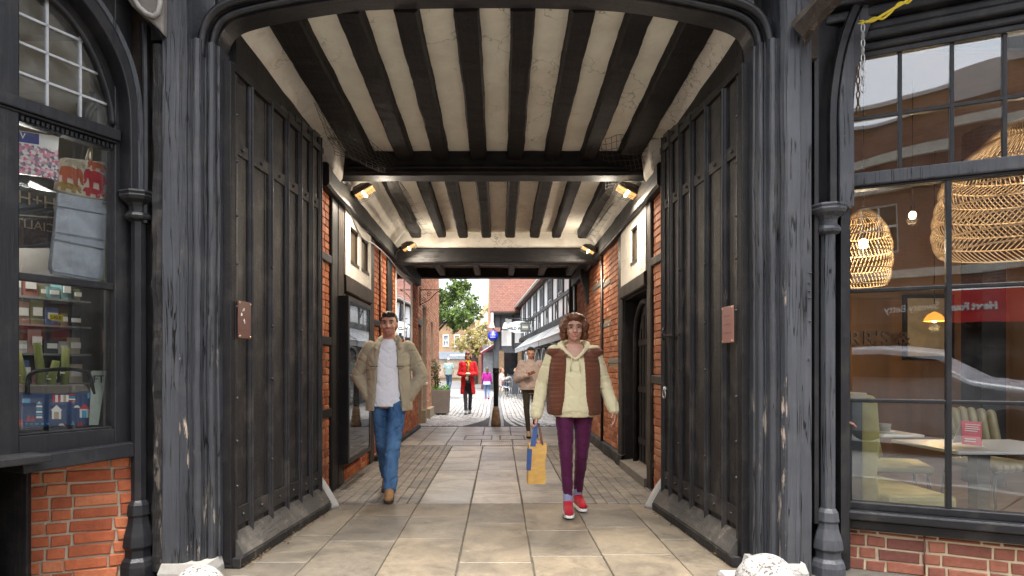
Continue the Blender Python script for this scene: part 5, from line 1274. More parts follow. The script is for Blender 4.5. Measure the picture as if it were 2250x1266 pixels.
g.box(5.6,6.3,8.82,8.855,1.35,2.25); build(g, 'frame', LEGB, PF); g = MB(); g.box(5.65,6.25,8.812,8.819,1.4,2.2); build(g, 'print', simple('picture_cream', (.5,.45,.35), .6), PF)
# ---------------------------------------------------------------- lane beyond the passage
# left brick house
LB = thing('brick_house', 'orange brick house wall along the left of the lane with tall recesses', 'building', (-1.78, 16, 0))
A_, B_ = Vector((-1.70,13.22,0)), Vector((-1.86,19.6,0)); ud = (B_-A_).normalized(); nb = Vector((ud.y,-ud.x,0)); Lw = (B_-A_).length
def LBx(y): return A_.x + (B_.x-A_.x)*(y-A_.y)/(B_.y-A_.y)
g = MB(); g.obox(A_ - nb*.5, ud*Lw, nb*.35, V(0,0,7.5)); build(g, 'core', simple('recess_red', (.20,.07,.045), .9, .3, 8), LB)
rec = [(.05,.80,0,2.15),(1.05,2.05,0,2.67),(3.35,4.1,0,2.45)]
us = [0,.05,.80,1.05,2.05,3.35,4.1,Lw]
g = MB()
for a, b in zip(us, us[1:]):
    h = [r for r in rec if abs(r[0]-a)<.01]; z0 = h[0][3] if h else 0
    g.obox(A_ + ud*a - nb*.15 + V(0,0,z0), ud*(b-a), nb*.146, V(0,0,7.5-z0))
build(g, 'mortar_bed', MORT, LB)
random.seed(14); g = MB(); brick_face(g, A_, ud, Lw, .0, 4.2, rec, .010, .075, .225, .011, nb, .002, 'flemish', .1, 1); build(g, 'brickwork', BR_L, LB)
g = MB(); g.obox(A_ + ud*.0 + V(0,0,2.15) - nb*.1, ud*.85, nb*.125, V(0,0,.13)); build(g, 'lintel', GREYPL, LB)
g = MB(); g.obox(A_ + ud*.08 - nb*.13, ud*.7, nb*.03, V(0,0,2.12)); build(g, 'door', BROWNT, LB)
g = MB(); g.obox(A_ + ud*.86, ud*.18, nb*.10, V(0,0,.30)); build(g, 'stone_plinth', simple('tan_stone', (.30,.24,.16), .8, .2, 6), LB, bevel=.01)
g = MB(); g.obox(A_ + ud*2.07, ud*1.2, nb*.10, V(0,0,.25)); build(g, 'stone_plinth', MATS['tan_stone'], LB, bevel=.01)
g = MB(); g.obox(A_ + ud*1.02 + V(0,0,.86) , ud*.35, nb*.10, V(0,0,.05)); build(g, 'sill', WHITE, LB, bevel=.006)
# scrolled iron sign bracket
IB = thing('iron_bracket', 'scrolled black iron sign bracket on the left brick house', 'bracket', (-1.70,13.6,2.4)); g = MB(); yb = 13.6; x0 = -1.70
q = lambda x, z: V(x0+x, yb, z)
z0 = za(637,yb); z1 = za(664,yb)
g.tube([q(0,z0), q(.48,z0)], .010, 6); g.tube([q(.01,z0+.06), q(.01,z1-.08)], .012, 6); g.tube(smoothpath([q(.02,z1-.05), q(.12,z1-.0), q(.22,z1+.06), q(.36,z0-.06), q(.46,z0-.01)],4), .009, 6)
for cx_, cz_, r_ in ((.09,z1+.05,.055),(.20,z0-.09,.06)): g.tube([q(cx_+r_*(1-k/26)*math.cos(k*.42), cz_+r_*(1-k/26)*math.sin(k*.42)) for k in range(24)], .006, 5)
build(g, 'scrollwork', IRON, IB)
# planter
PT = thing('planter', 'square taupe planter with leafy plants by the brick house', 'planter', (-1.53,16.7,0)); g = MB()
rg = [[V(-1.53+sx*w_,16.75+sy*w_,z) for sx,sy in ((-1,-1),(1,-1),(1,1),(-1,1))] for z,w_ in ((.05,.205),(.66,.235),(.66,.20),(.58,.20))]
g.rings(rg); build(g, 'pot', simple('taupe_fibre', (.21,.175,.15), .8, .15, 5, .2, 30), PT, bevel=.008)
g = MB(); g.box(-1.66,-1.40,16.62,16.88,0,.05); build(g, 'foot', BLACK, PT)
LEAFG = foliage('green_leaf', (.035,.10,.012), (.10,.26,.03), (.26,.50,.08)); LEAFD = foliage('dull_leaf', (.03,.045,.012), (.08,.10,.03), (.20,.17,.05))
random.seed(2); g = MB()
for k in range(260): g.tint = rnd(0,1); g.leaf((-1.53+rnd(-.22,.22),16.75+rnd(-.22,.22),.64+abs(random.gauss(0,.06))), rnd(.02,.045))
build(g, 'low_plant', LEAFG, PT); g = MB()
for k in range(5):
    p0 = V(-1.64+rnd(-.05,.05),16.75+rnd(-.1,.1),.6); p1 = p0 + V(rnd(-.12,.1),0,rnd(.7,1.0)); g.tint = .2; g.tube([p0,p0.lerp(p1,.5)+V(.02,0,0),p1], .008, 5)
    for j in range(36): g.tint = rnd(0,1); t_ = rnd(.25,1); g.leaf(p0.lerp(p1,t_)+V(rnd(-.1,.1),rnd(-.1,.1),rnd(-.05,.05)), rnd(.025,.055))
build(g, 'tall_shrub', LEAFD, PT)
# bollard
BO = thing('bollard', 'black tapered bollard with chipped brown base in the middle of the lane', 'bollard', (-.07,13.5,0)); c = (-.07,13.5,0)
g = MB(); g.lathe([(.052,.30),(.050,.6),(.053,1.02),(.056,1.12)], c, 16); build(g, 'shaft', BLACK, BO)
g = MB(); g.lathe([(.056,1.12),(.072,1.125),(.074,1.15),(.062,1.16),(.062,1.19),(.070,1.20),(.066,1.225),(.03,1.245),(.0,1.25)], c, 16); build(g, 'cap', IRON, BO)
g = MB(); g.lathe([(.104,.0),(.106,.10),(.098,.13),(.075,.32),(.053,.42),(.05,.30)], c, 4 if False else 12); build(g, 'base', simple('chipped_brown', (.22,.135,.07), .7, .5, 12, .5, 30), BO)
# trees ------------------------------------------------------------
def tree(label, base, trunk_h, blobs, n, size, mt, barkc=(.07,.05,.035)):
    T = thing('tree', label, 'tree', base); b = Vector(base); g = MB()
    g.tube([b, b+V(.05,0,trunk_h*.5), b+V(.0,0,trunk_h), b+V(.1,0,trunk_h*1.35)], [.16,.13,.10,.05], 10)
    for c, r in blobs:
        c = Vector(c); g.tube([b+V(0,0,trunk_h*rnd(.7,1.0)), (b+V(0,0,trunk_h)).lerp(c,.55)+V(rnd(-.1,.1),rnd(-.1,.1),.1), c+V(rnd(-.2,.2)*r,0,r*.3)], [.06,.035,.012], 6)
    build(g, 'trunk', simple('bark', barkc, .9, .3, 12, .6, 40), T); g = MB(); tot = sum(r**2 for _, r in blobs)
    for c, r in blobs:
        c = Vector(c); k = int(n*r*r/tot); tw = []
        for i in range(max(6, k//26)):
            d = Vector((random.gauss(0,1),random.gauss(0,1),random.gauss(0,1))).normalized(); tw.append((c + d*r*rnd(.35,1.05), rnd(0,.8)))
        for i in range(k):
            q, tt = random.choice(tw); g.tint = min(1,max(0,tt+rnd(-.25,.3))); g.leaf(q + V(random.gauss(0,.11),random.gauss(0,.11),random.gauss(0,.09))*r*1.35, size*rnd(.7,1.3))
    build(g, 'crown', mt, T); return T
random.seed(6)
LEAFT = foliage('tree_leaf', (.045,.085,.018), (.115,.185,.04), (.25,.33,.09)); LEAFY = foliage('spring_leaf', (.22,.18,.05), (.36,.30,.11), (.50,.44,.22))
Yt = 25.0
bl = [(at(x,y,Yt+rnd(-.7,.7)), r*Yt/F) for x, y, r in ((985,660,26),(1012,645,26),(1035,672,22),(998,695,26),(1022,700,22),(1004,715,18),(970,690,24),(1000,628,18),(1045,690,14),(960,650,26),(940,680,26),(1022,628,16))]
tree('dense green tree rising over the lane beyond the brick house', (at(930,850,Yt).x, Yt, 0), 2.9, bl, 12500, .052, LEAFT)
bl = [(at(x,y,46+rnd(-1,1)), r*46/F) for x, y, r in ((1035,742,22),(1060,728,20),(1012,758,18),(1050,765,18),(1075,745,14),(1082,715,12))]
tree('pale yellow spring tree further along, in front of the far houses', (at(1040,840,46).x, 46, 0), 2.2, bl, 4500, .085, LEAFY)
# timber framed range on the right
TB = thing('timber_building', 'white panelled black timber building running down the right of the lane', 'building', (1.6,22,0))
tA, tB = Vector((2.05,14.6,0)), Vector((1.08,32.2,0)); tu = (tB-tA).normalized(); tn = Vector((-tu.y,tu.x,0)); tn = tn if tn.x < 0 else -tn; TL = (tB-tA).length
T_ = lambda a, z, n=0: tA + tu*a + tn*n + V(0,0,z)
g = MB(); g.obox(T_(0,2.62,-.3), tu*TL, tn*.3, V(0,0,1.75)); build(g, 'wall', simple('white_render', (.76,.755,.745), .8, .06, 3), TB)
DK = painted_wood('weathered_frame', (.05,.05,.052), 'z', .6, 0, crack=.4, dust=.3)
a = .2; k = 0; random.seed(12)
while a < TL:
    g = MB(); g.obox(T_(a,2.66,-.01), tu*.13, tn*.045, V(0,0,1.7)); build(g, 'post', DK, TB)
    if k % 2 == 0 and a+1.2 < TL:
        g = MB(); g.obox(T_(a+.55,2.7,-.01), tu*.07, tn*.04, V(0,0,.55)); build(g, 'stud', DK, TB)
        g = MB(); P = [T_(a+.13+.42*t_, 3.22-.30*(1-t_)**1.6, .02) for t_ in (0,.25,.5,.75,1)]; g.tube(P, .025, 5); build(g, 'brace', DK, TB)
    a += 1.12; k += 1
for z, h in ((3.26,.10),(2.62,.10),(4.22,.12)):
    g = MB(); g.obox(T_(0,z,-.01), tu*TL, tn*.06, V(0,0,h)); build(g, 'rail', DK, TB)
for a in (1.43,3.67,5.91,8.15,10.4,12.6,14.9):
    g = MB(); w_, z0, z1 = .86, 3.42, 4.16; t_ = .045
    g.obox(T_(a,z0,.0), tu*t_, tn*.05, V(0,0,z1-z0)); g.obox(T_(a+w_-t_,z0,.0), tu*t_, tn*.05, V(0,0,z1-z0)); g.obox(T_(a+t_,z0,.0), tu*(w_-2*t_), tn*.05, V(0,0,t_)); g.obox(T_(a+t_,z1-t_,.0), tu*(w_-2*t_), tn*.05, V(0,0,t_))
    g.obox(T_(a+w_/2-.015,z0+t_,.0), tu*.03, tn*.04, V(0,0,z1-z0-2*t_))
    f = build(g, 'window', simple('grey_frame', (.25,.26,.27), .6), TB); g = MB(); g.obox(T_(a+t_,z0+t_,.005), tu*(w_-2*t_), tn*.012, V(0,0,z1-z0-2*t_)); build(g, 'pane', simple('leaded_pane', (.10,.12,.14), .12, .2, 3), f)
g = MB(); g.prism([T_(-.5,4.30,.28), T_(-.5,4.36,.28), T_(-.5,6.6,-3.2), T_(-.5,4.2,-3.2)], tu*(TL+.8)); build(g, 'roof', BT_TILE, TB)
g = MB(); g.tube([T_(-.4,4.27,.30), T_(TL,4.27,.30)], .05, 8); build(g, 'gutter', simple('pale_gutter', (.45,.43,.38), .6), TB)
g = MB(); g.obox(T_(0,2.50,-.05), tu*TL, tn*.14, V(0,0,.16)); build(g, 'fascia', BLACK, TB)
g = MB(); g.obox(T_(0,0,-.4), tu*TL, tn*.35, V(0,0,2.5)); build(g, 'shop_wall', simple('dark_shopfront', (.02,.02,.022), .4), TB)
for a in (1.0,3.2,5.4,7.6,9.8,12.0,14.2):
    g = MB(); P = [T_(a,.1,-.02)] + [T_(a+.7-.7*math.cos(R(t_)), 1.45+.5*math.sin(R(t_)), -.02) for t_ in range(0,181,20)] + [T_(a+1.4,.1,-.02)]; g.tube(P, .035, 6); g.tube([T_(a+.7,.1,-.02),T_(a+.7,1.95,-.02)], .02, 6); g.tube([T_(a,1.0,-.02),T_(a+1.4,1.0,-.02)], .02, 6)
    f = build(g, 'arched_window', simple('pale_arch_frame', (.50,.50,.48), .6), TB); g = MB(); g.obox(T_(a+.03,.1,-.045), tu*1.34, tn*.015, V(0,0,1.4)); build(g, 'pane', DGLASS, f)
# awnings
AWG = fabric('silver_canvas', (.29,.30,.31), .6, .12)
def awning(label, a0, a1, mt, zb_=2.52, zf=2.06, pr=.62, val=.17, marks=True):
    W_ = thing('awning', label, 'awning', T_((a0+a1)/2,2.4)); g = MB()
    g.prism([T_(a0,zb_,.06), T_(a0,zf,pr), T_(a0,zf-.02,pr), T_(a0,zb_-.03,.06)], tu*(a1-a0)); build(g, 'canopy', mt, W_)
    g = MB(); g.obox(T_(a0,zf-val,pr-.006), tu*(a1-a0), tn*.012, V(0,0,val)); v_ = build(g, 'valance', mt, W_)
    g = MB(); g.tube([T_(a0,zf,pr), T_(a1,zf,pr)], .018, 6)
    for a in (a0+.1,(a0+a1)/2,a1-.1): g.tube([T_(a,1.95,.02), T_(a,zf-.02,pr-.02)], .014, 6)
    build(g, 'arm', simple('pale_arm', (.55,.55,.53), .5), W_)
    if marks:
        g = MB(); s_ = zb_-zf
        for j in range(7):
            u0 = (a0+a1)/2-.5+j*.15; k0, k1 = .30, .62
            A0 = T_(u0, zb_-s_*k0+.012, .06+(pr-.06)*k0); A1 = T_(u0, zb_-s_*k1+.012, .06+(pr-.06)*k1)
            g.obox(A0, tu*(.05+.05*(j%3)/2), A1-A0, tn*.002+V(0,0,.002))
        build(g, 'lettering', simple('cream_letter', (.70,.66,.55), .7), W_)
awning('silver grey awning nearest the passage on the timber building', .2, 4.4, AWG); awning('silver grey awning in the middle of the timber building', 4.6, 9.0, AWG); awning('furthest silver grey awning on the timber building', 9.2, 13.4, AWG)
# projecting signs
def sign_bracket(mb, a, z, L): mb.tube([T_(a,z,0), T_(a,z,L)], .018, 6)
sO = thing('oval_sign', 'white oval hanging sign with green sprig on the timber building', 'sign', T_(11.2,2.95,.7)); Ys = T_(11.2,0,.7).y
g = MB(); c = at(1141,719,Ys); rx, rz = 28*Ys/F, 13*Ys/F
g.prism([c + V(rx*math.cos(k*math.tau/32), -.03, rz*math.sin(k*math.tau/32)) for k in range(32)], (0,.05,0)); build(g, 'board', simple('sign_white', (.78,.80,.78), .5), sO)
g = MB(); text_mb('WILD WOOD', .15, c+V(-.02,-.035,-.06), (1,0,0), (0,0,1), .006, mb=g, bold=.006); build(g, 'lettering', simple('sign_ink', (.03,.05,.05), .6), sO)
g = MB()
for sx in (-1,1): g.prism([c+V(0,-.036,.04), c+V(sx*.06,-.036,.13), c+V(sx*.02,-.036,.15)], (0,.004,0))
build(g, 'sprig', simple('sprig_green', (.08,.22,.09), .6), sO); g = MB(); g.tube([c+V(-rx*.9,0,rz+.10), T_(11.2,c.z+rz+.10,0)], .018, 6); g.tube([c+V(-.3,0,rz+.1), c+V(-.3,0,rz*.8)], .01, 5); g.tube([c+V(.3,0,rz+.1), c+V(.3,0,rz*.8)], .01, 5); build(g, 'hanger', IRON, sO)
sQ = thing('square_sign', 'small dark square hanging sign beside the white oval one', 'sign', T_(10.9,2.9,.3)); Yq = Ys-.25; c = at(1154,719,Yq); h_ = 10.5*Yq/F
g = MB(); g.box(c.x-h_, c.x+h_, Yq-.02, Yq+.02, c.z-h_, c.z+h_); build(g, 'board', simple('sign_slate', (.10,.11,.11), .5), sQ); g = MB(); g.box(c.x-h_*.7, c.x+h_*.7, Yq-.026, Yq-.0205, c.z-.11, c.z+.11); build(g, 'name_panel', simple('sign_olive_grey', (.22,.22,.18), .5), sQ)
g = MB()
for k in range(5): g.box(c.x-h_*.55+k*h_*.23, c.x-h_*.55+k*h_*.23+h_*.15, Yq-.03, Yq-.0265, c.z-.035, c.z+.035)
build(g, 'lettering', WHITE, sQ); g = MB(); g.tube([c+V(0,0,h_), c+V(0,0,h_+.08)], .012, 5); g.tube([c+V(-h_,0,h_+.08), c+V(.6,0,h_+.08)], .014, 5); build(g, 'hanger', IRON, sQ)
# tile roofed house closing the lane
HB_ = thing('gabled_house', 'dark timber house with tall red tiled roof at the bend of the lane', 'building', (1.2,33,0))
YH = 32.6; g = MB(); g.box(-.30, 4.5, YH, YH+6, 0, 4.1); build(g, 'wall', simple('slate_timber', (.09,.095,.105), .6, .2, 4), HB_)
for x0, x1, z0, z1 in ((.12,.62,2.35,3.15),(.80,1.35,2.5,3.3),(.30,.75,3.45,3.75)): g = MB(); g.box(x0, x1, YH-.03, YH-.004, z0, z1); build(g, 'white_panel', WHITE, HB_)
for x0 in (-.30,.02,.66,1.4): g = MB(); g.box(x0, x0+.09, YH-.06, YH-.005, 2.2, 4.05); build(g, 'post', DK, HB_)
g = MB(); g.prism([V(-.46,YH-.30,4.02), V(-.46,YH-.30,4.12), V(-.46,YH+4.6,12.8), V(-.46,YH+4.9,12.8)], (6,0,0)); build(g, 'roof', BT_TILE, HB_)
g = MB(); g.prism([V(-.58,YH-.32,3.2), V(-.58,YH+4.7,13), V(-.58,YH+5.2,13), V(-.58,YH+.3,3.2)], (.14,0,0)); build(g, 'verge', simple('verge_brick', (.26,.15,.095), .9, .2, 9), HB_)
g = MB(); g.box(-.30,2.5,YH-.40,YH-.05,3.92,4.03); build(g, 'eaves_board', BLACK, HB_); g = MB(); g.box(-.6,.05,YH-.7,YH-.05,3.05,3.25); build(g, 'porch_roof', simple('lead_red', (.25,.12,.09), .7), HB_)
g = MB(); g.box(-.02,.24,YH-.07,YH-.005,0,2.1); g.box(.95,1.15,YH-.07,YH-.005,0,2.1); build(g, 'brick_pier', BT_OCH, HB_); g = MB(); g.box(.26,.93,YH-.03,YH-.01,.3,2.0); build(g, 'shop_window', DGLASS, HB_)
for k, (px, py) in enumerate(((1110,714),(1081,713))):
    c = at(px,py,YH-.35); L_ = thing('lantern', ('white bell shaped wall lantern right of the blue sign on the gabled house','white bell shaped wall lantern above the blue sign on the gabled house')[k], 'lamp', c); g = MB(); g.lathe([(.16,-.22),(.15,-.18),(.08,.05),(.05,.10),(.0,.12)], c, 12); build(g, 'shade', simple('lantern_white', (.75,.72,.62), .5), L_); g = MB(); g.tube([c+V(0,0,.1), c+V(0,0,.22), c+V(0,.34,.22)], .02, 6); build(g, 'arm', IRON, L_)
BS = thing('round_sign', 'round royal blue sign with white lines of lettering over the lane', 'sign', at(1083,738,30)); c = at(1083,738,30); r_ = 11.2*30/F
g = MB(); g.lathe([(.0,-.025),(r_,-.025),(r_,.025),(.0,.025)], c, 28, (0,1,0)); build(g, 'disc', simple('sign_blue', (.012,.022,.42), .4), BS)
g = MB(); g.lathe([(r_-.012,-.03),(r_-.028,-.03),(r_-.028,-.026),(r_-.012,-.026)], c, 28, (0,-1,0), False); build(g, 'rim', simple('sign_sky', (.25,.32,.75), .4), BS)
g = MB()
for row, (zz, nn_) in enumerate(((.035,7),(-.018,1),(-.07,7))):
    for k in range(nn_): g.box(c.x+(k-(nn_-1)/2)*.034-.012, c.x+(k-(nn_-1)/2)*.034+.012, 30-.035, 30-.027, c.z+zz-.012, c.z+zz+.014)
build(g, 'lettering', WHITE, BS); g = MB(); g.tube([c+V(0,0,r_), c+V(0,0,r_+.12), c+V(.1,2.3,r_+.12)], .015, 6); build(g, 'hanger', IRON, BS)
# red awning and lower shops at the bend
RA = thing('awning', 'red and white edged awning at the bend of the lane', 'awning', (-.6,36,2.2)); g = MB(); q = lambda px, py, Y: at(px,py,Y)
P0, P1, P2, P3 = at(1094,752,34), at(1056,776,34), at(1060,777,39), at(1092,757,39); g.prism([P0,P1,P2,P3], (0,0,.05)); build(g, 'canopy', simple('awning_red', (.42,.05,.05), .7), RA)
g = MB(); g.prism([P0+V(0,-.01,-.12), P1+V(0,-.01,-.12), P1+V(0,-.01,-.02), P0+V(0,-.01,-.02)], (0,-.02,0)); build(g, 'valance', simple('awning_maroon', (.22,.02,.03), .7), RA); g = MB(); g.tube([P0+V(0,-.02,.03), P1+V(0,-.02,.03)], .025, 5); build(g, 'edge_band', WHITE, RA)
SB = thing('corner_shop', 'grey framed glass shop under the red awning', 'shop', (-.4,37,0)); g = MB(); g.box(-.95,-.30,36,40,0,2.5); build(g, 'wall', simple('shop_teal_grey', (.20,.24,.26), .5), SB)
g = MB(); g.box(-.90,-.36,35.95,35.99,.4,2.1); build(g, 'window', simple('pale_window', (.42,.46,.48), .2, .3, 3), SB); g = MB(); g.box(-1.02,-.95,35.9,40,0,2.4); build(g, 'side_panel', simple('maroon_panel', (.25,.03,.06), .6), SB)
FB = thing('ochre_terrace', 'pale ochre brick terrace with white sash windows closing the view', 'building', (-4,60,0)); wins = [(x, x+.55, 3.2, 4.35) for x in (-7.4,-6.35,-5.3,-4.25,-3.2,-2.15)]
g = MB(); holewall(g, -16, -1.2, 60, 60.5, 0, 5.5, wins); build(g, "wall", BT_OCH, FB)
for x0, x1, z0, z1 in wins:
    g = MB(); t_ = .07
    for a, b, c_, d in ((x0,x0+t_,z0,z1),(x1-t_,x1,z0,z1),(x0+t_,x1-t_,z0,z0+t_),(x0+t_,x1-t_,z1-t_,z1),(x0+t_,x1-t_,(z0+z1)/2-.03,(z0+z1)/2+.03),((x0+x1)/2-.02,(x0+x1)/2+.02,z0+t_,(z0+z1)/2-.03)): g.box(a,b,59.96,60.1,c_,d)
    f = build(g, 'window', WHITE, FB); g = MB(); g.box(x0+t_,x1-t_,60.12,60.14,z0+t_,z1-t_); build(g, 'pane', simple('far_pane', (.30,.34,.38), .2), f)
g = MB(); g.box(-16,-1.1,59.8,60.6,5.5,5.62); build(g, 'parapet', simple('pale_coping', (.42,.36,.28), .8), FB); g = MB(); g.box(-8,-2.4,59.75,59.98,2.05,2.75); build(g, 'shop_fascia', simple('fascia_grey', (.22,.25,.29), .5), FB); g = MB()
for k in range(12): g.box(-4.6+k*.16,-4.5+k*.16,59.72,59.748,2.32,2.5)
build(g, 'lettering', WHITE, FB); g = MB(); g.box(-8,-2.4,59.9,59.97,.3,2.05); build(g, 'shop_window', simple('lit_shop', (.30,.24,.18), .3, .5, 1.2), FB)
GB = thing('white_gable', 'white rendered gable with ochre verge beyond the tree', 'building', (-2,50,0)); g = MB(); g.prism([V(-1.95,52,0), V(-.75,52,0), V(-.75,52,5.4), V(-1.1,52,6.0), V(-1.95,52,4.6)], (0,5,0)); build(g, 'wall', simple('gable_white', (.48,.45,.38), .8), GB)
g = MB(); g.prism([V(-1.95,51.9,4.6), V(-1.1,51.9,6.0), V(-.7,51.9,6.3), V(-.7,51.9,6.55), V(-1.2,51.9,6.3), V(-1.97,51.9,4.95)], (0,5,0)); build(g, 'verge', simple('gable_ochre', (.55,.36,.18), .8), GB)
GB.location = (-2,50,0)
BBk = thing('brick_shop', 'small orange brick shop at the far end of the lane', 'shop', (-1.9,48,0)); g = MB(); g.box(-2.5,-1.25,48,52,0,2.9); build(g, 'wall', bricktex('orange_far_brick', (.32,.14,.065), (.27,.11,.055), (.3,.24,.18)), BBk); g = MB(); g.box(-2.2,-1.6,47.95,47.99,.0,2.0); build(g, 'door', BROWNT, BBk)
# cafe barrier, tables, chairs
for k, (x0, x1, y) in enumerate(((.36,1.02,27.0),(1.04,1.55,26.3))):
    S_ = thing('cafe_screen', ('dark grey canvas cafe screen beside the bollard','dark grey canvas cafe screen behind the walker in the mauve jumper')[k], 'screen', (x0,y,0)); g = MB(); g.box(x0+.03,x1-.03,y-.01,y+.01,.12,.90); build(g, 'canvas', simple('screen_slate', (.085,.095,.11), .8), S_); g = MB()
    for x in (x0,x1): g.tube([V(x,y,0),V(x,y,.98)], .018, 6)
    g.tube([V(x0,y,.93),V(x1,y,.93)], .014, 6); g.box(x0-.05,x0+.05,y-.15,y+.15,0,.02); g.box(x1-.05,x1+.05,y-.15,y+.15,0,.02); build(g, 'frame', LEGB, S_)
def street_table(label, x, y):
    T = thing('street_table', label, 'table', (x,y,0)); g = MB(); g.lathe([(.0,.72),(.33,.72),(.33,.745),(.0,.745)], (x,y,0), 18); build(g, 'tabletop', simple('pale_top', (.5,.48,.44), .5), T); g = MB(); g.tube([V(x,y,0),V(x,y,.72)], .025, 8); g.lathe([(.0,.0),(.22,.0),(.2,.02),(.0,.03)], (x,y,0), 12); build(g, 'stand', LEGB, T)
street_table('round cafe table outside, beside the seated customers', .55, 28.4); street_table('round cafe table outside, furthest along the timber building', .35, 30.6)
ch0 = None
for k, (x, y, r_) in enumerate(((.22,26.9,.4),(.30,25.6,-.3),(.95,25.0,.2))):
    if ch0 is None:
        ch0 = thing('bistro_chair', '', 'chair', (0,0,0), group='pale metal bistro chairs by the cafe screens'); g = MB()
        g.lathe([(.0,.44),(.19,.44),(.19,.46),(.0,.46)], (0,0,0), 14); build(g, 'seat', STEEL, ch0, local=True); g = MB(); g.tube([(-.18,.17,.45),(-.17,.2,.75),(-.1,.21,.86),(.1,.21,.86),(.17,.2,.75),(.18,.17,.45)], .012, 6); g.tube([(-.17,.2,.66),(.17,.2,.66)], .01, 5); build(g, 'backrest', STEEL, ch0, local=True)
        for sx in (-1,1):
            for sy in (-1,1): g = MB(); g.tube([(sx*.14,sy*.14,.44),(sx*.19,sy*.19,0)], .011, 6); build(g, 'leg', STEEL, ch0, local=True)
        o = ch0
    else: o = copy_tree(ch0)
    o.location = (x,y,0); o.rotation_euler = (0,0,r_); o['label'] = 'pale metal bistro chair standing near the cafe screens in the lane'
# right hand downpipe and small camera at the end of the passage
g = MB(); g.tube([V(1.50,13.3,2.0),V(1.50,13.3,3.4)], .05, 10); g.tube([V(1.50,13.3,2.0),V(1.52,13.4,0)], .05, 10); tag(build(g, 'downpipe', BLACK, origin=(1.5,13.3,0)), 'thick black downpipe at the right end of the passage', 'downpipe')
# ---------------------------------------------------------------- people
def skinmat(name, col, lip, dark):
    t = NT(name); c = t.ramp(t.attr(), (0, col), (.5, lip), (1, dark)); n1 = t.noise(30, 4, .6)
    c = t.mix(1.0, c, t.mix(t.rng(n1,.3,.7), (.9,.9,.9), (1.08,1.06,1.05)), 'MULTIPLY'); t.base(c); t.rough(.5); t.b.inputs['Subsurface Weight'].default_value = .12; t.b.inputs['Subsurface Radius'].default_value = (.02,.008,.004)
    t.bump(n1, .12, .003); MATS[name] = t.m; return t.m
def hairmat(name, col):
    t = NT(name); n1 = t.noise(70, 4, .6, t.coord((1,1,.25)), .6); c = t.mix(t.rng(n1,.3,.7), sc(col,.5), sc(col,1.7)); t.base(c); t.rough(.5); t.bump(n1, .8, .01); MATS[name] = t.m; return t.m
SKIN = skinmat('skin_fair', (.52,.29,.20), (.42,.16,.13), (.36,.20,.145)); SKIN2 = skinmat('skin_rosy', (.56,.32,.235), (.47,.15,.135), (.38,.2,.15))
EYEW = simple('eye_white', (.34,.30,.27), .2, .02); EYED = simple('eye_dark', (.02,.014,.01), .2, .02)
def hand(mb, w, d, s, curl=35, k=1.0, curls=None):
    """palm, four bent fingers, thumb: w wrist, d along the hand, s towards the thumb; palm faces d x s"""
    w, d, s = Vector(w), Vector(d).normalized(), Vector(s); s = (s - d*s.dot(d)).normalized(); n = d.cross(s)
    M = Matrix((s, n, d)).transposed()
    mb.ell(w + d*.05*k, .040*k, .017*k, .055*k, M); mb.cap(w - d*.02*k, w + d*.03*k, .025*k, .028*k)
    for i, (L, r) in enumerate(((.070,.0092),(.079,.0096),(.073,.0092),(.057,.0082))):
        p = w + d*(.092-.004*abs(i-1))*k + s*(.029-.0195*i)*k; q = d + s*(.08-.05*i); q.normalize(); cv = (curls or (curl,)*4)[i]
        for j, f in enumerate((.45,.32,.23)):
            q = Matrix.Rotation(R(cv*(.75 if j == 0 else 1)), 3, s) @ q * 1.0 if False else (Matrix.Rotation(-R(cv*(.7 if j == 0 else 1)), 3, s) @ q)
            e = p + q*L*f*k; mb.cap(p, e, r*k*(1-.08*j), r*k*(.95-.1*j), 8); p = e
    p = w + d*.028*k + s*.034*k; q = (d*.75 + s*.65 + n*.25).normalized()
    for f, r in ((.038,.0125),(.030,.011)):
        e = p + q*f*k; mb.cap(p, e, r*k, r*.9*k, 8); p = e; q = (q + d*.35 - s*.1 + n*.15).normalized()
def oval(z, rx, ry, cy=0, cx=0, n=28): return [V(cx+rx*math.cos(j*math.tau/n), cy+ry*math.sin(j*math.tau/n), z) for j in range(n)]
def torso(mb, secs, n=28): mb.rings([oval(z, rx, ry, cy, cx, n) for z, rx, ry, cy, cx in [tuple(s) + (0,)*(5-len(s)) for s in secs]])
def shell(mb, secs, gaps, th, n=30):
    """garment open at the front: C-shaped ring of given thickness; gaps = half opening in degrees per section"""
    rg = []
    for s_, gp in zip(secs, gaps):
        z, rx, ry, cy, cx = tuple(s_) + (0,)*(5-len(s_)); a0, a1 = R(-90+gp), R(270-gp); out = []; inn = []
        for i in range(n+1):
            a = a0+(a1-a0)*i/n; out.append(V(cx+rx*math.cos(a), cy+ry*math.sin(a), z)); inn.append(V(cx+(rx-th)*math.cos(a), cy+(ry-th)*math.sin(a), z))
        rg.append(out + inn[::-1])
    mb.rings(rg)
def folds(amp, sz=(7,7,3.2)):
    def f(p): return amp*(noise.noise(Vector((p.x*sz[0]+3, p.y*sz[1], p.z*sz[2]*1.6))) + .6*noise.noise(Vector((p.x*sz[0]*2.2, p.y*sz[1]*2.2+7, p.z*sz[2]*4))))
    return f
def creases(amp, fx=6, fz=9, slant=.8):
    """cloth: soft swells cut by sharp creases that run aslant"""
    def f(p):
        q = Vector((p.x*fx + p.z*slant*3, p.y*fx, p.z*fz - abs(p.x)*slant*4)); n = noise.noise(q); n2 = noise.noise(q*2.1 + Vector((5,2,9)))
        return amp*(.75*n + .35*n2) - amp*.8*max(0, 1-abs(n)/.16)**2 - amp*.4*max(0, 1-abs(n2)/.13)**2
    return f
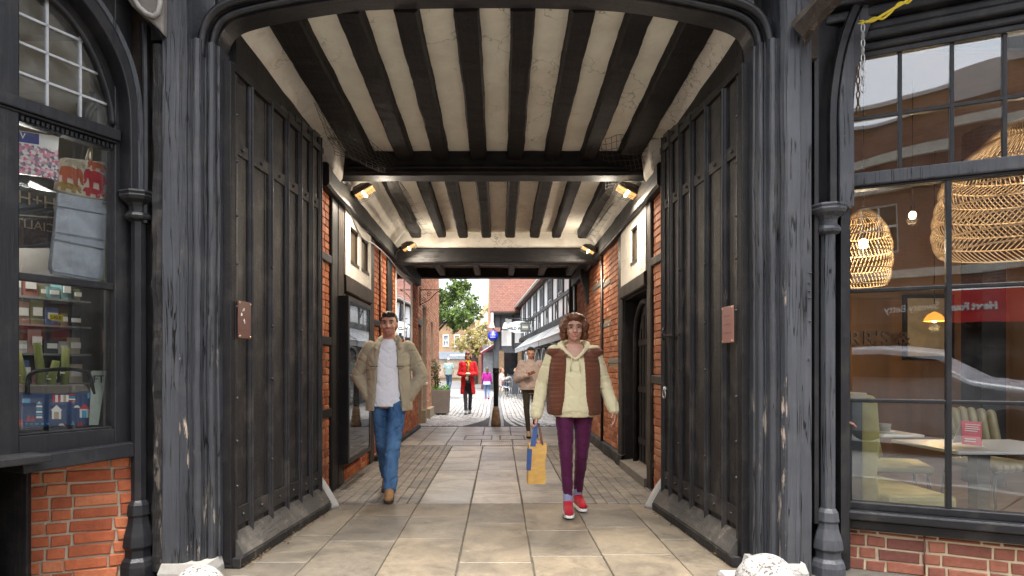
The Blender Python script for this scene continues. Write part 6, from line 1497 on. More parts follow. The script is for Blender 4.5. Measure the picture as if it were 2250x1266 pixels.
def make(mb, name, mt, P, vox, sm, disp=None, label=None):
    o = build(mb, name, mt, P, local=True, label=label); return remesh(o, vox, sm, disp)
class Fig:
    """joint positions in metres for a 1.75 m figure facing -Y"""
    def __init__(s, label, loc, rot, H, cat='person', group=None):
        s.k = H/1.75; s.P = thing('person', label, cat, loc, rot, group); s.P.scale = (s.k,)*3
        s.J = dict(pel=V(0,0,.95), chest=V(0,.0,1.30), neck=V(0,.015,1.47), head=V(0,-.012,1.635), shL=V(.175,0,1.425), shR=V(-.175,0,1.425), elL=V(.23,.02,1.14), elR=V(-.23,.02,1.14), wrL=V(.23,-.06,.90), wrR=V(-.23,-.06,.90),
                   hipL=V(.088,0,.92), hipR=V(-.088,0,.92), knL=V(.09,-.03,.50), knR=V(-.09,-.03,.50), anL=V(.09,0,.085), anR=V(-.09,0,.085), toL=V(.11,-.17,.03), toR=V(-.11,-.17,.03))
        s.tilt = Matrix.Identity(3); s.hands = []
    def set(s, **k):
        for a, b in k.items(): s.J[a] = Vector(b)
        return s
    def hp(s, p):
        """point given for the upright head, moved with the head"""
        return s.J['head'] + s.tilt @ (Vector(p) - V(0,-.012,1.635))
    def body(s, skin, vox=.0065, female=False, stubble=False):
        g = MB(); J = s.J; T = s.tilt; hp = s.hp
        jw = .050 if female else .056
        g.ell(hp((0,.012,1.655)), .074, .094, .098, T); g.ell(hp((0,-.028,1.605)), .061, .068, .085, T); g.ell(hp((0,-.046,1.556)), jw*.82, .044, .036, T); g.ell(hp((0,-.075,1.542)), .022, .020, .018, T)
        g.cap(hp((0,-.092,1.650)), hp((0,-.113,1.606)), .0105, .0155, 10); g.ell(hp((.011,-.102,1.602)), .010); g.ell(hp((-.011,-.102,1.602)), .010)
        g.cap(hp((-.045,-.078,1.668)), hp((.045,-.078,1.668)), .012, .012, 8)
        for sx in (-1,1): g.ell(hp((sx*.076,.005,1.625)), .011, .022, .032, T); g.ell(hp((sx*.040,-.072,1.608)), .020, .018, .018, T)
        g.cap(hp((-.020,-.094,1.571)), hp((.020,-.094,1.571)), .0075, .0075, 8); g.cap(hp((-.016,-.093,1.561)), hp((.016,-.093,1.561)), .0085, .0085, 8)
        nk = .048 if female else .058
        g.cap(J['neck']-V(0,0,.04), hp((0,.005,1.57)), nk*1.1, nk, 14)
        torso(g, [(.84,.13,.09),(.95,.150,.10),(1.08,.125,.085),(1.25,.150,.10),(1.38,.165,.095),(1.45,.11,.075),(1.50,.055,.05)])
        for q in 'LR':
            g.cap(J['sh'+q], J['el'+q], .046, .036); g.cap(J['el'+q], J['wr'+q], .036, .025)
            g.cap(J['hip'+q], J['kn'+q], .062, .040); g.cap(J['kn'+q], J['an'+q], .040, .027); g.cap(J['an'+q]-V(0,0,.03), J['to'+q], .035, .026)
            g.cap(J['chest'], J['sh'+q], .08, .048)
        for h in s.hands: hand(g, *h)
        o = make(g, 'body', skin, s.P, vox, 3)
        # facial tones follow the features (lips, stubble), stored per vertex
        at_ = o.data.attributes.new('tint','FLOAT','POINT'); inv = T.inverted(); val = []
        for v in o.data.vertices:
            p = inv @ (v.co - J['head']) + V(0,-.012,1.635); t_ = 0
            if p.z > 1.5 and p.y < -.02:
                if abs(p.x) < .026 and 1.552 < p.z < 1.579 and p.y < -.09: t_ = .5
                elif stubble and p.z < 1.592 and p.y < -.02: t_ = .75
            val.append(t_)
        at_.data.foreach_set('value', val)
        ew = MB(); ew.m = 0
        for sx in (-1,1):
            c = hp((sx*.031,-.087,1.641)); ew.m = 0; ew.ell(c, .0135, .010, .0062, T, 10, 7); ew.m = 1; ew.ell(c + T @ V(0,-.0065,0), .0072, .005, .0062, T, 8, 6)
        build(ew, 'eyes', [EYEW, EYED], s.P, local=True)
        return o
    def brows(s, mt):
        g = MB()
        for sx in (-1,1): g.tube([s.hp((sx*.014,-.099,1.660)), s.hp((sx*.032,-.099,1.666)), s.hp((sx*.050,-.086,1.660))], .0042, 6)
        build(g, 'eyebrows', mt, s.P, local=True)
    def trousers(s, mt, th=.092, kn=.068, an=.060, hem=.10, vox=.008, fold=.006, top=1.0, hipw=.165, name='trousers'):
        g = MB(); J = s.J; torso(g, [(.86,hipw*.93,.115),(.93,hipw,.125),(top,hipw*.94,.115)])
        for q in 'LR':
            a = J['an'+q].copy(); d = (J['kn'+q]-a).normalized(); a = a + d*max(0,(hem-.085))
            g.cap(J['hip'+q], J['kn'+q], th, kn); g.cap(J['kn'+q], a, kn, an); g.ell(J['hip'+q]+V(0,.02,-.02), th*1.05)
        return make(g, name, mt, s.P, vox, 3, creases(fold*1.3, 7, 11))
    def shoes(s, mt, sole=None, vox=.006, k=1.0, name='shoe'):
        for q in 'LR':
            a, t_ = s.J['an'+q], s.J['to'+q]; d = Vector((t_.x-a.x, t_.y-a.y, 0)).normalized(); dz = t_-a; f = dz.normalized(); g = MB()
            heel = a + V(0,.035,-.040); toe = t_ + V(0,0,.012); mid = heel.lerp(toe,.55)+V(0,0,.012)
            g.cap(heel, mid, .040*k, .042*k); g.cap(mid, toe, .042*k, .036*k); g.cap(a+V(0,.01,.02), mid, .042*k, .04*k); g.ell(toe, .040*k, .035*k, .026*k)
            o = make(g, name, mt, s.P, vox, 3)
            g = MB(); up = V(0,0,1); sd_ = d.cross(up); L = (toe-heel); lift = lambda p: p
            pts = []
            for u, w_ in ((-.045,.02),(-.035,.036),(.0,.040),(.5,.040),(.8,.044),(1.0,.038),(1.12,.024),(1.16,.0)): pts.append((u,w_))
            ring = [heel + L*u*1.0 + sd_*w_ for u, w_ in pts] + [heel + L*u + sd_*-w_ for u, w_ in reversed(pts)]
            zl = -.036
            g.prism([p + V(0,0,zl-.002) for p in ring], V(0,0,.026)); build(g, 'sole', sole or BLACK, o, local=True)
    def hair(s, mt, blobs, vox=.008, sm=3, disp=None):
        g = MB()
        for c, r in blobs: g.ell(s.hp(c), *r, s.tilt)
        return make(g, 'hair', mt, s.P, vox, sm, disp)
    def sleeves(s, g, r0=.070, r1=.058, r2=.045, end=.0):
        for q in 'LR':
            w_ = s.J['wr'+q]; d = (w_-s.J['el'+q]).normalized(); g.ell(s.J['sh'+q]+V(0,0,-.01), r0*1.06); g.cap(s.J['sh'+q], s.J['el'+q], r0, r1); g.cap(s.J['el'+q], w_-d*end, r1, r2)

# man in the open jacket ----------------------------------------------
m = Fig('man in an open olive jacket, white T-shirt and jeans walking with hands in pockets', (xa(853,6.1), 6.15, 0), R(3), 1.775)
m.set(shL=(.180,0,1.415), shR=(-.180,0,1.415), elL=(.305,.07,1.15), elR=(-.305,.07,1.15), wrL=(.185,-.02,.94), wrR=(-.185,-.02,.94), hipL=(.085,-.01,.92), hipR=(-.085,.01,.92), knL=(.055,-.16,.50), anL=(.025,-.18,.085), toL=(.035,-.35,.035), knR=(-.07,.06,.50), anR=(-.055,.30,.15), toR=(-.06,.19,.03))
m.hands = [((.185,-.02,.94),(-.25,-.35,-.9),(-.5,-.7,0),25,.9),((-.185,-.02,.94),(.25,-.35,-.9),(.5,-.7,0),25,.9)]
m.body(SKIN, .0065, stubble=True); HAIRM = hairmat('hair_dark_brown', (.022,.014,.010)); m.brows(HAIRM)
m.hair(HAIRM, [((0,.030,1.672),(.080,.092,.092)),((0,-.03,1.722),(.066,.062,.034)),((.02,-.065,1.730),(.045,.03,.020)),((0,.06,1.62),(.072,.06,.07)),((.070,.012,1.66),(.012,.03,.04)),((-.070,.012,1.66),(.012,.03,.04))], .0055, 1, lambda p: .007*nz(p,60))
TEE = fabric('white_cotton', (.74,.75,.80), .85, .05, sheen=.1); g = MB()
torso(g, [(.855,.165,.118,-.005),(.92,.172,.124,-.005),(1.05,.160,.118,-.005),(1.2,.168,.122,-.005),(1.33,.178,.118,-.005),(1.42,.150,.100),(1.475,.085,.075,.005),(1.49,.070,.066,.008)]); g.cap((0,0,1.36),m.J['shL']*.8,.07,.045); g.cap((0,0,1.36),V(-.144,0,1.36),.07,.045)
make(g, 'tshirt', TEE, m.P, .0065, 3, creases(.007, 5, 6))
JK = fabric('olive_drab_cotton', (.335,.295,.21), .85, .16); g = MB(); sec = [(.815,.225,.158),(.90,.222,.160),(1.05,.208,.150),(1.2,.210,.150),(1.33,.212,.146),(1.42,.185,.122),(1.475,.110,.092,.015),(1.50,.088,.082,.018)]
shell(g, sec, (38,37,33,29,26,26,34,40), .028); m.sleeves(g, .070, .068, .058, .01)
for sx in (-1,1):                                  # turned-down collar and patch pockets
    g.tube([V(sx*.02,.10,1.515), V(sx*.075,.055,1.510), V(sx*.098,-.02,1.480), V(sx*.105,-.085,1.435), V(sx*.112,-.125,1.395)], [.020,.022,.026,.028,.014], 8)
make(g, 'jacket', JK, m.P, .0065, 3, creases(.008, 5, 7))
g = MB()
for sx in (-1,1): g = MB(); g.tube([V(sx*.085,-.158,1.235), V(sx*.155,-.142,1.235)], .006, 6); build(g, 'pocket_seam', simple('olive_seam', (.12,.10,.065), .9), m.P, local=True)

t = NT('blue_denim'); n1 = t.noise(5,6,.65,t.coord((1,1,.35))); n2 = t.noise(260,2); dc = t.mix(t.rng(n1,.35,.68),(.022,.065,.16),(.10,.21,.38)); t.base(dc); t.rough(.85); t.b.inputs['Specular IOR Level'].default_value = .2; t.bump(n2,.3,.002); DENIM = t.m
m.trousers(DENIM, .092, .072, .064, .10, .008, .008)
m.shoes(simple('tan_suede', (.26,.14,.055), .8, .2, 12), simple('dark_sole', (.03,.022,.016), .8), .006, 1.05)

# woman in the gilet ---------------------------------------------------
w_ = Fig('woman in a brown quilted gilet, cream hoodie and purple leggings carrying a yellow bag', (xa(1262,5.5), 5.52, 0), R(-2), 1.69)
w_.P.scale = (w_.k*1.07, w_.k*1.04, w_.k)
w_.set(shL=(.165,0,1.425), shR=(-.165,0,1.425), elL=(.255,.05,1.15), elR=(-.265,.05,1.14), wrL=(.325,-.03,.91), wrR=(-.318,-.04,.86), hipL=(.082,.0,.92), hipR=(-.082,0,.92), knR=(-.075,-.15,.50), anR=(-.062,-.17,.095), toR=(-.065,-.33,.045), knL=(.06,-.02,.50), anL=(.035,.10,.105), toL=(.07,-.055,.04))
w_.hands = [((.325,-.03,.91),(.10,-.25,-.96),(-.25,-.95,.2),24,.95,(18,24,30,36)),((-.318,-.04,.86),(-.02,-.12,-1),(.2,-.98,.1),70,.95)]
w_.body(SKIN2, .006, female=True); HAIRW = hairmat('hair_auburn', (.12,.046,.022)); w_.brows(HAIRW)
random.seed(3); bl = [((0,.03,1.69),(.094,.10,.085)),((0,.05,1.62),(.098,.075,.10)),((.085,.0,1.655),(.035,.055,.065)),((-.085,.0,1.655),(.035,.055,.065)),((.088,.03,1.585),(.032,.05,.06)),((-.088,.03,1.585),(.032,.05,.06)),((.0,-.02,1.738),(.080,.080,.036)),((.0,-.062,1.728),(.058,.026,.022))]
for k in range(16):
    a = -1.3+2.6*k/15+rnd(-.08,.08)
    if random.random() < .8: bl.append(((.078*math.sin(a), -.074*math.cos(a)+.012, 1.728+rnd(-.022,.014)), (rnd(.011,.022), rnd(.010,.016), rnd(.012,.026))))
for k in range(70):
    a, b = rnd(0,6.28), rnd(-.2,1.4); q = V(math.cos(a)*math.cos(b)*.106, .035+math.sin(a)*math.cos(b)*.105, 1.655+math.sin(b)*.102)
    if not (q.y < -.035 and q.z < 1.72): bl.append((tuple(q), (rnd(.014,.030),)*3))
w_.hair(HAIRW, bl, .006, 1, lambda p: .010*nz(p,30) + .004*nz(p,75))
HOOD = fabric('cream_fleece', (.70,.64,.41), .9, .06); g = MB()
torso(g, [(.845,.178,.130,-.008),(.88,.182,.135,-.008),(.90,.190,.142,-.008),(1.05,.180,.135,-.01),(1.2,.175,.135,-.012),(1.31,.175,.125,-.01),(1.37,.155,.105),(1.40,.10,.07,.02)]); w_.sleeves(g, .066, .060, .050, .0)
for q in 'LR':
    d = (w_.J['wr'+q]-w_.J['el'+q]).normalized(); g.cap(w_.J['wr'+q]-d*.09, w_.J['wr'+q]-d*.035, .058, .056)
g.tube([V(.0,-.132,1.355), V(.052,-.118,1.40), V(.095,-.062,1.452), V(.112,.03,1.492), V(.075,.105,1.50), V(0,.13,1.495), V(-.075,.105,1.50), V(-.112,.03,1.492), V(-.095,-.062,1.452), V(-.052,-.118,1.40), V(.0,-.132,1.355)], [.014,.017,.021,.028,.036,.042,.036,.028,.021,.017,.014], 10); g.ell((0,.15,1.44), .10, .055, .085)
make(g, 'hoodie', HOOD, w_.P, .0065, 3, creases(.006, 6, 8))
g = MB()
for sx in (-1,1): g.tube([V(sx*.030,-.143,1.395), V(sx*.036,-.150,1.33), V(sx*.040,-.153,1.25)], .004, 6)
build(g, 'drawstring', HOOD, w_.P, local=True)
GIL = fabric('rust_brown_quilt', (.185,.062,.032), .75, .18, stripe=28); g = MB()
shell(g, [(.865,.215,.160),(.90,.228,.170),(1.0,.224,.168),(1.1,.216,.164),(1.2,.216,.162),(1.3,.214,.156),(1.38,.205,.140),(1.43,.165,.112),(1.47,.115,.095,.01)], (36,33,29,27,25,24,26,34,48), .034)
for q in 'LR': g.ell(w_.J['sh'+q]+V(0,0,-.005), .074, .078, .05)
make(g, 'gilet', GIL, w_.P, .0075, 3, lambda p: .0035*abs(math.sin(p.z*math.pi/.036))**.6 + .006*nz(p,6))
w_.trousers(fabric('plum_legging', (.070,.006,.040), .7, .12), .084, .057, .040, .15, .007, .004, name='leggings', hipw=.158)
for q in 'LR':
    g = MB(); a = w_.J['an'+q]; d = (w_.J['kn'+q]-a).normalized(); g.cap(a, a+d*.085, .040, .040); make(g, 'sock', fabric('lilac_sock', (.25,.27,.42), .9), w_.P, .007, 2)
w_.shoes(fabric('red_canvas', (.36,.012,.022), .8, .12), simple('rubber_white', (.78,.77,.72), .5), .006, 1.0)
# shopping bag hangs from her right hand
k = w_.k; hw = w_.P.matrix_basis if False else None
hx, hy = w_.P.location.x, w_.P.location.y; ht = V(hx-.318*k*1.07, hy-.055, .86*k-.075)
BG = thing('shopping_bag', 'yellow paper shopping bag with blue panel held by the woman in the gilet', 'bag', (ht.x, ht.y, .25))
YB = simple('bag_yellow', (.62,.36,.09), .6, .12, 8, .3, 18); BLU = simple('bag_blue', (.035,.09,.26), .6, .12, 8)
bx, by, z0, z1 = ht.x-.012, ht.y, .25, .59
def bag(mb, x0, x1, za_, zb_, y0, y1, n=8, sx=0):
    rg = []
    for i in range(n+1):
        t_ = i/n; z = za_+(zb_-za_)*t_; q = .006*math.sin(t_*9); sq = 1-.35*max(0,t_-.75)/.25; cy_ = (y0+y1)/2
        rg.append([V(x0+q+sx*t_,cy_+(y0-cy_)*sq,z), V((x0+x1)/2+sx*t_,cy_+(y0-cy_)*sq-.008*math.sin(t_*7),z+.004), V(x1+q+sx*t_,cy_+(y0-cy_)*sq,z), V(x1-q+sx*t_,cy_+(y1-cy_)*sq,z), V(x0-q+sx*t_,cy_+(y1-cy_)*sq,z)])
    mb.rings(rg)
g = MB(); bag(g, bx-.068, bx+.080, z0, z1, by-.065, by+.065, sx=.012); build(g, 'body', YB, BG)
g = MB(); g.prism([V(bx-.074,by-.068,z0+.12), V(bx-.040,by-.072,z0+.12), V(bx-.030,by-.072,z0+.30), V(bx-.064,by-.068,z0+.30)], (0,.003,0)); g.prism([V(bx-.071,by-.066,z0+.12), V(bx-.062,by-.066,z0+.30), V(bx-.062,by+.05,z0+.30), V(bx-.071,by+.05,z0+.12)], (-.003,0,0)); build(g, 'blue_panel', BLU, BG)
g = MB(); g.prism([V(bx-.045,by-.05,z1-.02), V(bx+.0,by-.055,z1-.02), V(ht.x+.016,by-.012,ht.z+.012), V(ht.x-.018,by-.012,ht.z+.012)], (0,.012,0)); build(g, 'handle', BLU, BG)
g = MB(); g.tube([V(bx+.06,by-.04,z1-.01), V(bx+.05,by-.03,z1+.07), V(ht.x+.02,by,ht.z), V(bx+.05,by+.03,z1+.07), V(bx+.06,by+.04,z1-.01)], .010, 6); build(g, 'handle', simple('bag_brown', (.20,.09,.045), .7), BG)
g = MB(); g.ell((bx+.035,by,z1+.0), .035,.045,.035); build(g, 'contents', simple('bag_goods', (.42,.20,.14), .6, .4, 40), BG)

# woman in the mauve jumper --------------------------------------------
b = Fig('woman in a loose mauve jumper and dark leggings walking, phone raised to her chest', (xa(1166,11.4), 11.4, 0), R(0), 1.60)
b.set(elR=(-.27,.02,1.13), wrR=(-.10,-.24,1.20), elL=(.27,.05,1.12), wrL=(.24,-.03,.88), knR=(-.08,-.09,.50), anR=(-.045,-.12,.09), toR=(-.05,-.28,.035), knL=(.085,.03,.50), anL=(.10,.18,.12), toL=(.11,.05,.035))
b.hands = [((-.10,-.24,1.20),(.75,-.3,.5),(.1,-.2,.9),45,.95),((.24,-.03,.88),(.0,-.2,-1),(-.3,-.9,0),30,.95)]
b.tilt = Matrix.Rotation(R(14), 3, 'X'); b.body(SKIN, .008, female=True); HD = hairmat('hair_black_brown', (.018,.012,.010))
b.hair(HD, [((0,.035,1.675),(.080,.092,.086)),((0,.06,1.62),(.074,.06,.075)),((0,-.02,1.725),(.066,.065,.03)),((0,.13,1.66),(.045,.045,.045))], .009, 2)
g = MB(); torso(g, [(.92,.225,.165),(1.0,.235,.17),(1.15,.225,.16),(1.3,.205,.14),(1.40,.165,.115),(1.46,.10,.085,.01),(1.52,.062,.062,.01)]); b.sleeves(g, .085, .085, .055); make(g, 'jumper', fabric('mauve_knit', (.43,.35,.325), .9, .1), b.P, .009, 3, creases(.014, 5, 6))
b.trousers(fabric('dark_olive_legging', (.035,.030,.020), .75), .082, .058, .042, .13, .009, .003, name='leggings', hipw=.155); b.shoes(simple('beige_suede', (.33,.23,.16), .8), None, .008)
g = MB(); g.cbox((.005,-.285,1.255), .075, .012, .145, Matrix.Rotation(R(-50),3,'X') @ Matrix.Rotation(R(60),3,'Y')); o = build(g, 'phone', simple('brown_phone_case', (.14,.07,.04), .5), None, local=True, bevel=.004); o.matrix_world = Matrix.Translation(b.P.location) @ Matrix.Scale(b.k,4); tag(o, 'phone in a brown case held by the woman in the mauve jumper', 'phone')

# woman in the red coat ---------------------------------------------------
r = Fig('woman in a red knee length coat and yellow scarf looking down at her gloves', (xa(1028,16.9), 16.9, 0), R(4), 1.66)
r.set(elR=(-.24,.0,1.13), wrR=(-.07,-.21,1.10), elL=(.24,.0,1.13), wrL=(.07,-.22,1.12), knR=(-.07,-.06,.50), anR=(-.05,-.10,.09), toR=(-.06,-.26,.035), knL=(.07,.02,.5), anL=(.055,.16,.12), toL=(.06,.03,.035))
r.hands = [((-.07,-.21,1.10),(.85,-.2,.2),(.1,-.3,.9),50,1),((.07,-.22,1.12),(-.85,-.2,.1),(.1,-.3,.9),50,1)]
r.tilt = Matrix.Rotation(R(20), 3, 'X'); r.body(SKIN, .010, female=True); r.hair(HAIRW, [((0,.035,1.675),(.082,.092,.088)),((0,.06,1.60),(.078,.06,.095)),((0,-.02,1.722),(.066,.065,.03)),((.07,.02,1.58),(.02,.045,.07)),((-.07,.02,1.58),(.02,.045,.07))], .010, 2)
RED = fabric('scarlet_wool', (.55,.012,.018), .85, .12); g = MB(); shell(g, [(.56,.215,.165),(.75,.205,.16),(.95,.19,.15),(1.1,.178,.14),(1.25,.19,.142),(1.38,.185,.125),(1.44,.13,.10),(1.48,.09,.085)], (32,28,22,12,10,12,22,30), .03); r.sleeves(g, .068, .062, .052); make(g, 'coat', RED, r.P, .009, 3, creases(.012, 5, 5))
g = MB(); torso(g, [(.66,.15,.11),(.9,.155,.115),(1.2,.155,.12),(1.4,.13,.09)]); make(g, 'dress', fabric('black_jersey', (.015,.013,.014), .9), r.P, .012, 3)
g = MB(); g.tube([oval(1.475,.075,.075,.0)[i] for i in range(0,28,2)], .032, 8, loop=True); g.tube([V(.01,-.10,1.45), V(.02,-.155,1.35), V(.0,-.165,1.2)], [.03,.03,.024], 8); make(g, 'scarf', fabric('mustard_scarf', (.42,.25,.02), .9), r.P, .010, 2)
r.trousers(fabric('charcoal_trouser', (.045,.045,.055), .8), .08, .06, .05, .10, .010, .004, hipw=.145); r.shoes(simple('grey_trainer', (.18,.18,.19), .6), None, .009)
g = MB(); g.ell((0,-.245,1.13), .085, .05, .045); g.ell((-.03,-.235,1.02), .05,.04,.07); o = build(g, 'gloves', fabric('cream_wool', (.52,.48,.34), .9), None, local=True); remesh(o, .012, 3); o.matrix_world = Matrix.Translation(r.P.location) @ Matrix.Rotation(R(4),4,'Z') @ Matrix.Scale(r.k,4); tag(o, 'bundle of cream knitted gloves held by the woman in red', 'gloves')

# child and man walking away --------------------------------------------
c = Fig('child in a magenta top with pale blue jumper tied at the waist, walking away', (xa(1070,25), 25, 0), R(188), 1.24)
c.set(elL=(.24,.0,1.12), wrL=(.26,-.08,.90), knL=(.07,-.08,.5), anL=(.06,-.1,.09), toL=(.06,-.26,.035), anR=(-.07,.2,.14), toR=(-.07,.08,.035)); c.hands = [((.26,-.08,.90),(0,-.2,-1),(-.3,-.9,0),30,1),((-.23,-.06,.90),(0,-.2,-1),(.3,-.9,0),30,1)]
c.J['head'] = V(0,-.012,1.63); c.body(SKIN, .013, female=True); c.hair(hairmat('hair_mid_brown', (.10,.05,.028)), [((0,.03,1.68),(.09,.10,.095)),((0,.07,1.58),(.085,.06,.12)),((0,.10,1.48),(.05,.035,.10))], .012, 2)
g = MB(); torso(g, [(.93,.17,.125),(1.1,.165,.12),(1.3,.175,.12),(1.42,.14,.1),(1.49,.07,.07)]); c.sleeves(g, .066, .058, .048); make(g, 'top', fabric('magenta_jersey', (.36,.015,.24), .8), c.P, .013, 3, folds(.006))
g = MB(); torso(g, [(.80,.20,.15),(.88,.205,.155),(.98,.18,.135)]); make(g, 'tied_jumper', fabric('pale_blue_knit', (.42,.55,.72), .9), c.P, .014, 3, folds(.012)); c.trousers(fabric('light_denim', (.13,.19,.36), .8), .085, .065, .058, .11, .013, .005); c.shoes(simple('pink_trainer', (.5,.13,.22), .6), None, .012)
t_ = Fig('man in a grey green T-shirt and dark jeans walking away down the lane', (xa(986,33), 33, 0), R(172), 1.74); t_.set(knL=(.07,-.09,.5), anL=(.06,-.14,.09), toL=(.06,-.30,.035), anR=(-.07,.22,.14), toR=(-.07,.1,.035), elL=(.27,.03,1.14), elR=(-.27,.03,1.14)); t_.hands = [((.23,-.06,.90),(0,-.2,-1),(-.3,-.9,0),30,1),((-.23,-.06,.90),(0,-.2,-1),(.3,-.9,0),30,1)]
t_.body(SKIN2, .014); t_.hair(hairmat('hair_grey', (.30,.28,.26)), [((0,.03,1.665),(.078,.094,.09))], .012, 2); g = MB(); torso(g, [(.88,.20,.15),(1.0,.205,.15),(1.2,.20,.145),(1.36,.20,.13),(1.44,.13,.1),(1.49,.075,.07)])
for q in 'LR': g.cap(t_.J['sh'+q], t_.J['sh'+q].lerp(t_.J['el'+q],.7), .075, .066)
make(g, 'tshirt', fabric('grey_green_jersey', (.20,.27,.26), .9), t_.P, .013, 3, folds(.006)); t_.trousers(fabric('navy_denim', (.03,.06,.10), .8), .095, .075, .066, .1, .014, .006); t_.shoes(simple('dark_shoe', (.03,.03,.035), .6), None, .013)

# customers sitting outside -----------------------------------------------
def sitter(label, loc, rot, top, hairm, trs):
    s = Fig(label, loc, rot, 1.68); dz = -.47
    for q, sx in (('L',1),('R',-1)):
        s.J['hip'+q] = V(sx*.09,0,.50); s.J['kn'+q] = V(sx*.12,-.42,.50); s.J['an'+q] = V(sx*.12,-.38,.085); s.J['to'+q] = V(sx*.13,-.55,.03)
        s.J['sh'+q] += V(0,0,dz); s.J['el'+q] = V(sx*.24,-.08,.72); s.J['wr'+q] = V(sx*.12,-.30,.80)
    for n_ in ('chest','neck','head'): s.J[n_] += V(0,0,dz)
    g = MB(); hp = s.hp
    g.ell(hp((0,.012,1.655)), .074,.094,.098); g.ell(hp((0,-.03,1.595)), .058,.068,.08); g.cap(hp((0,-.092,1.65)), hp((0,-.113,1.606)), .011,.016); g.cap(s.J['neck'], hp((0,0,1.57)), .055,.05)
    torso(g, [(.42,.15,.11),(.6,.13,.09),(.80,.15,.1),(.93,.15,.09),(1.0,.08,.07)])
    for q in 'LR': g.cap(s.J['sh'+q],s.J['el'+q],.045,.036); g.cap(s.J['el'+q],s.J['wr'+q],.036,.027); g.cap(s.J['hip'+q],s.J['kn'+q],.07,.05); g.cap(s.J['kn'+q],s.J['an'+q],.05,.036); g.cap(s.J['an'+q],s.J['to'+q],.036,.028); hand(g, s.J['wr'+q], V(0,-1,-.1), V(0,0,1), 30, 1)
    make(g, 'body', SKIN, s.P, .013, 3); s.hair(hairm, [((0,.035,1.675),(.082,.095,.09)),((0,.06,1.60),(.075,.06,.08))], .012, 2)
    g = MB(); torso(g, [(.44,.18,.14),(.6,.175,.135),(.80,.185,.13),(.93,.175,.115),(.99,.09,.08)]); s.sleeves(g,.066,.058,.046); make(g, 'top', top, s.P, .013, 3, folds(.008))
    g = MB(); g.ell((0,.0,.50),.175,.15,.10)
    for q in 'LR': g.cap(s.J['hip'+q],s.J['kn'+q],.09,.07); g.cap(s.J['kn'+q],s.J['an'+q],.07,.055)
    make(g, 'trousers', trs, s.P, .014, 3); s.shoes(simple('white_trainer', (.6,.6,.58), .6), None, .013)
    st = thing('cafe_stool', 'low dark stool under the ' + label.split(' sitting')[0], 'stool', loc); g = MB(); x, y = loc[0], loc[1]; g.box(x-.19,x+.19,y-.19,y+.19,.36,.395); build(g, 'seat', LEGB, st, bevel=.01)
    for sx in (-1,1):
        for sy in (-1,1): g = MB(); g.tube([V(x+sx*.15,y+sy*.15,.36), V(x+sx*.17,y+sy*.17,0)], .013, 6); build(g, 'leg', LEGB, st)
WHT = fabric('white_shirt', (.72,.71,.68), .9); DNM = fabric('seat_denim', (.05,.09,.17), .8)
sitter('customer in white sitting at the nearer street table', (.95,28.5,0), R(-80), WHT, HD, DNM); sitter('customer in pale pink sitting left of the nearer table', (.12,28.6,0), R(80), fabric('pink_shirt', (.6,.42,.38), .9), HAIRW, DNM); sitter('customer in navy sitting at the further street table', (.80,30.8,0), R(-70), fabric('navy_shirt', (.03,.05,.10), .9), HD, DNM)
# ---------------------------------------------------------------- the far side of the street, seen only as reflections in the glass
YO = -9.2
def refl(px, py, Yt=YO):
    """where the cafe glass shows the street: mirror point in the window plane"""
    p = RP.px(px, py, -.01); d = (p - Vector((0,0,CH))).normalized(); n = RP.n; r = d - n*(2*d.dot(n)); t = (Yt - p.y)/r.y
    return p + r*t
OB = thing('street_building', 'red brick shop terrace on the opposite side of the street', 'building', (0, YO, 0))
wins = [(x, x+1.0, 4.15, 5.45) for x in (-11.5,-8.7,-5.9,-3.1,.55,2.9,5.6,8.4)] 
g = MB(); holewall(g, -16, 16, YO-.4, YO, 3.7, 6.7, wins); build(g, 'brick_wall', BT_OPP, OB)
g = MB(); g.box(-16, 16, YO-.4, YO+.12, 3.50, 3.70); g.box(-16, 16, YO-.1, YO+.16, 5.75, 5.95); build(g, 'cornice', simple('cream_stone', (.6,.56,.48), .7), OB)
for w in wins:
    g = MB(); t = .06; x0, x1, z0, z1 = w
    for a, b, c, d in ((x0,x0+t,z0,z1),(x1-t,x1,z0,z1),(x0+t,x1-t,z0,z0+t),(x0+t,x1-t,z1-t,z1),((x0+x1)/2-.02,(x0+x1)/2+.02,z0+t,z1-t),(x0+t,(x0+x1)/2-.02,(z0+z1)/2-.03,(z0+z1)/2+.03),((x0+x1)/2+.02,x1-t,(z0+z1)/2-.03,(z0+z1)/2+.03)): g.box(a, b, YO-.16, YO-.10, c, d)
    f = build(g, 'window', WHITE, OB); g = MB(); g.box(x0+t, x1-t, YO-.15, YO-.14, z0+t, z1-t); build(g, 'pane', DGLASS, f)
g = MB(); g.prism([V(-1.2,YO+.15,6.7), V(-1.2,YO-2.6,8.3), V(-1.2,YO-5.5,6.7)], (17,0,0)); g.prism([V(-16,YO+.15,6.7), V(-16,YO-2.2,7.5), V(-16,YO-5.5,6.7)], (14.8,0,0)); build(g, 'roof', bricktex('slate_roof', (.045,.05,.06), (.06,.065,.075), (.02,.02,.025), .3, .2, .01, .2), OB)
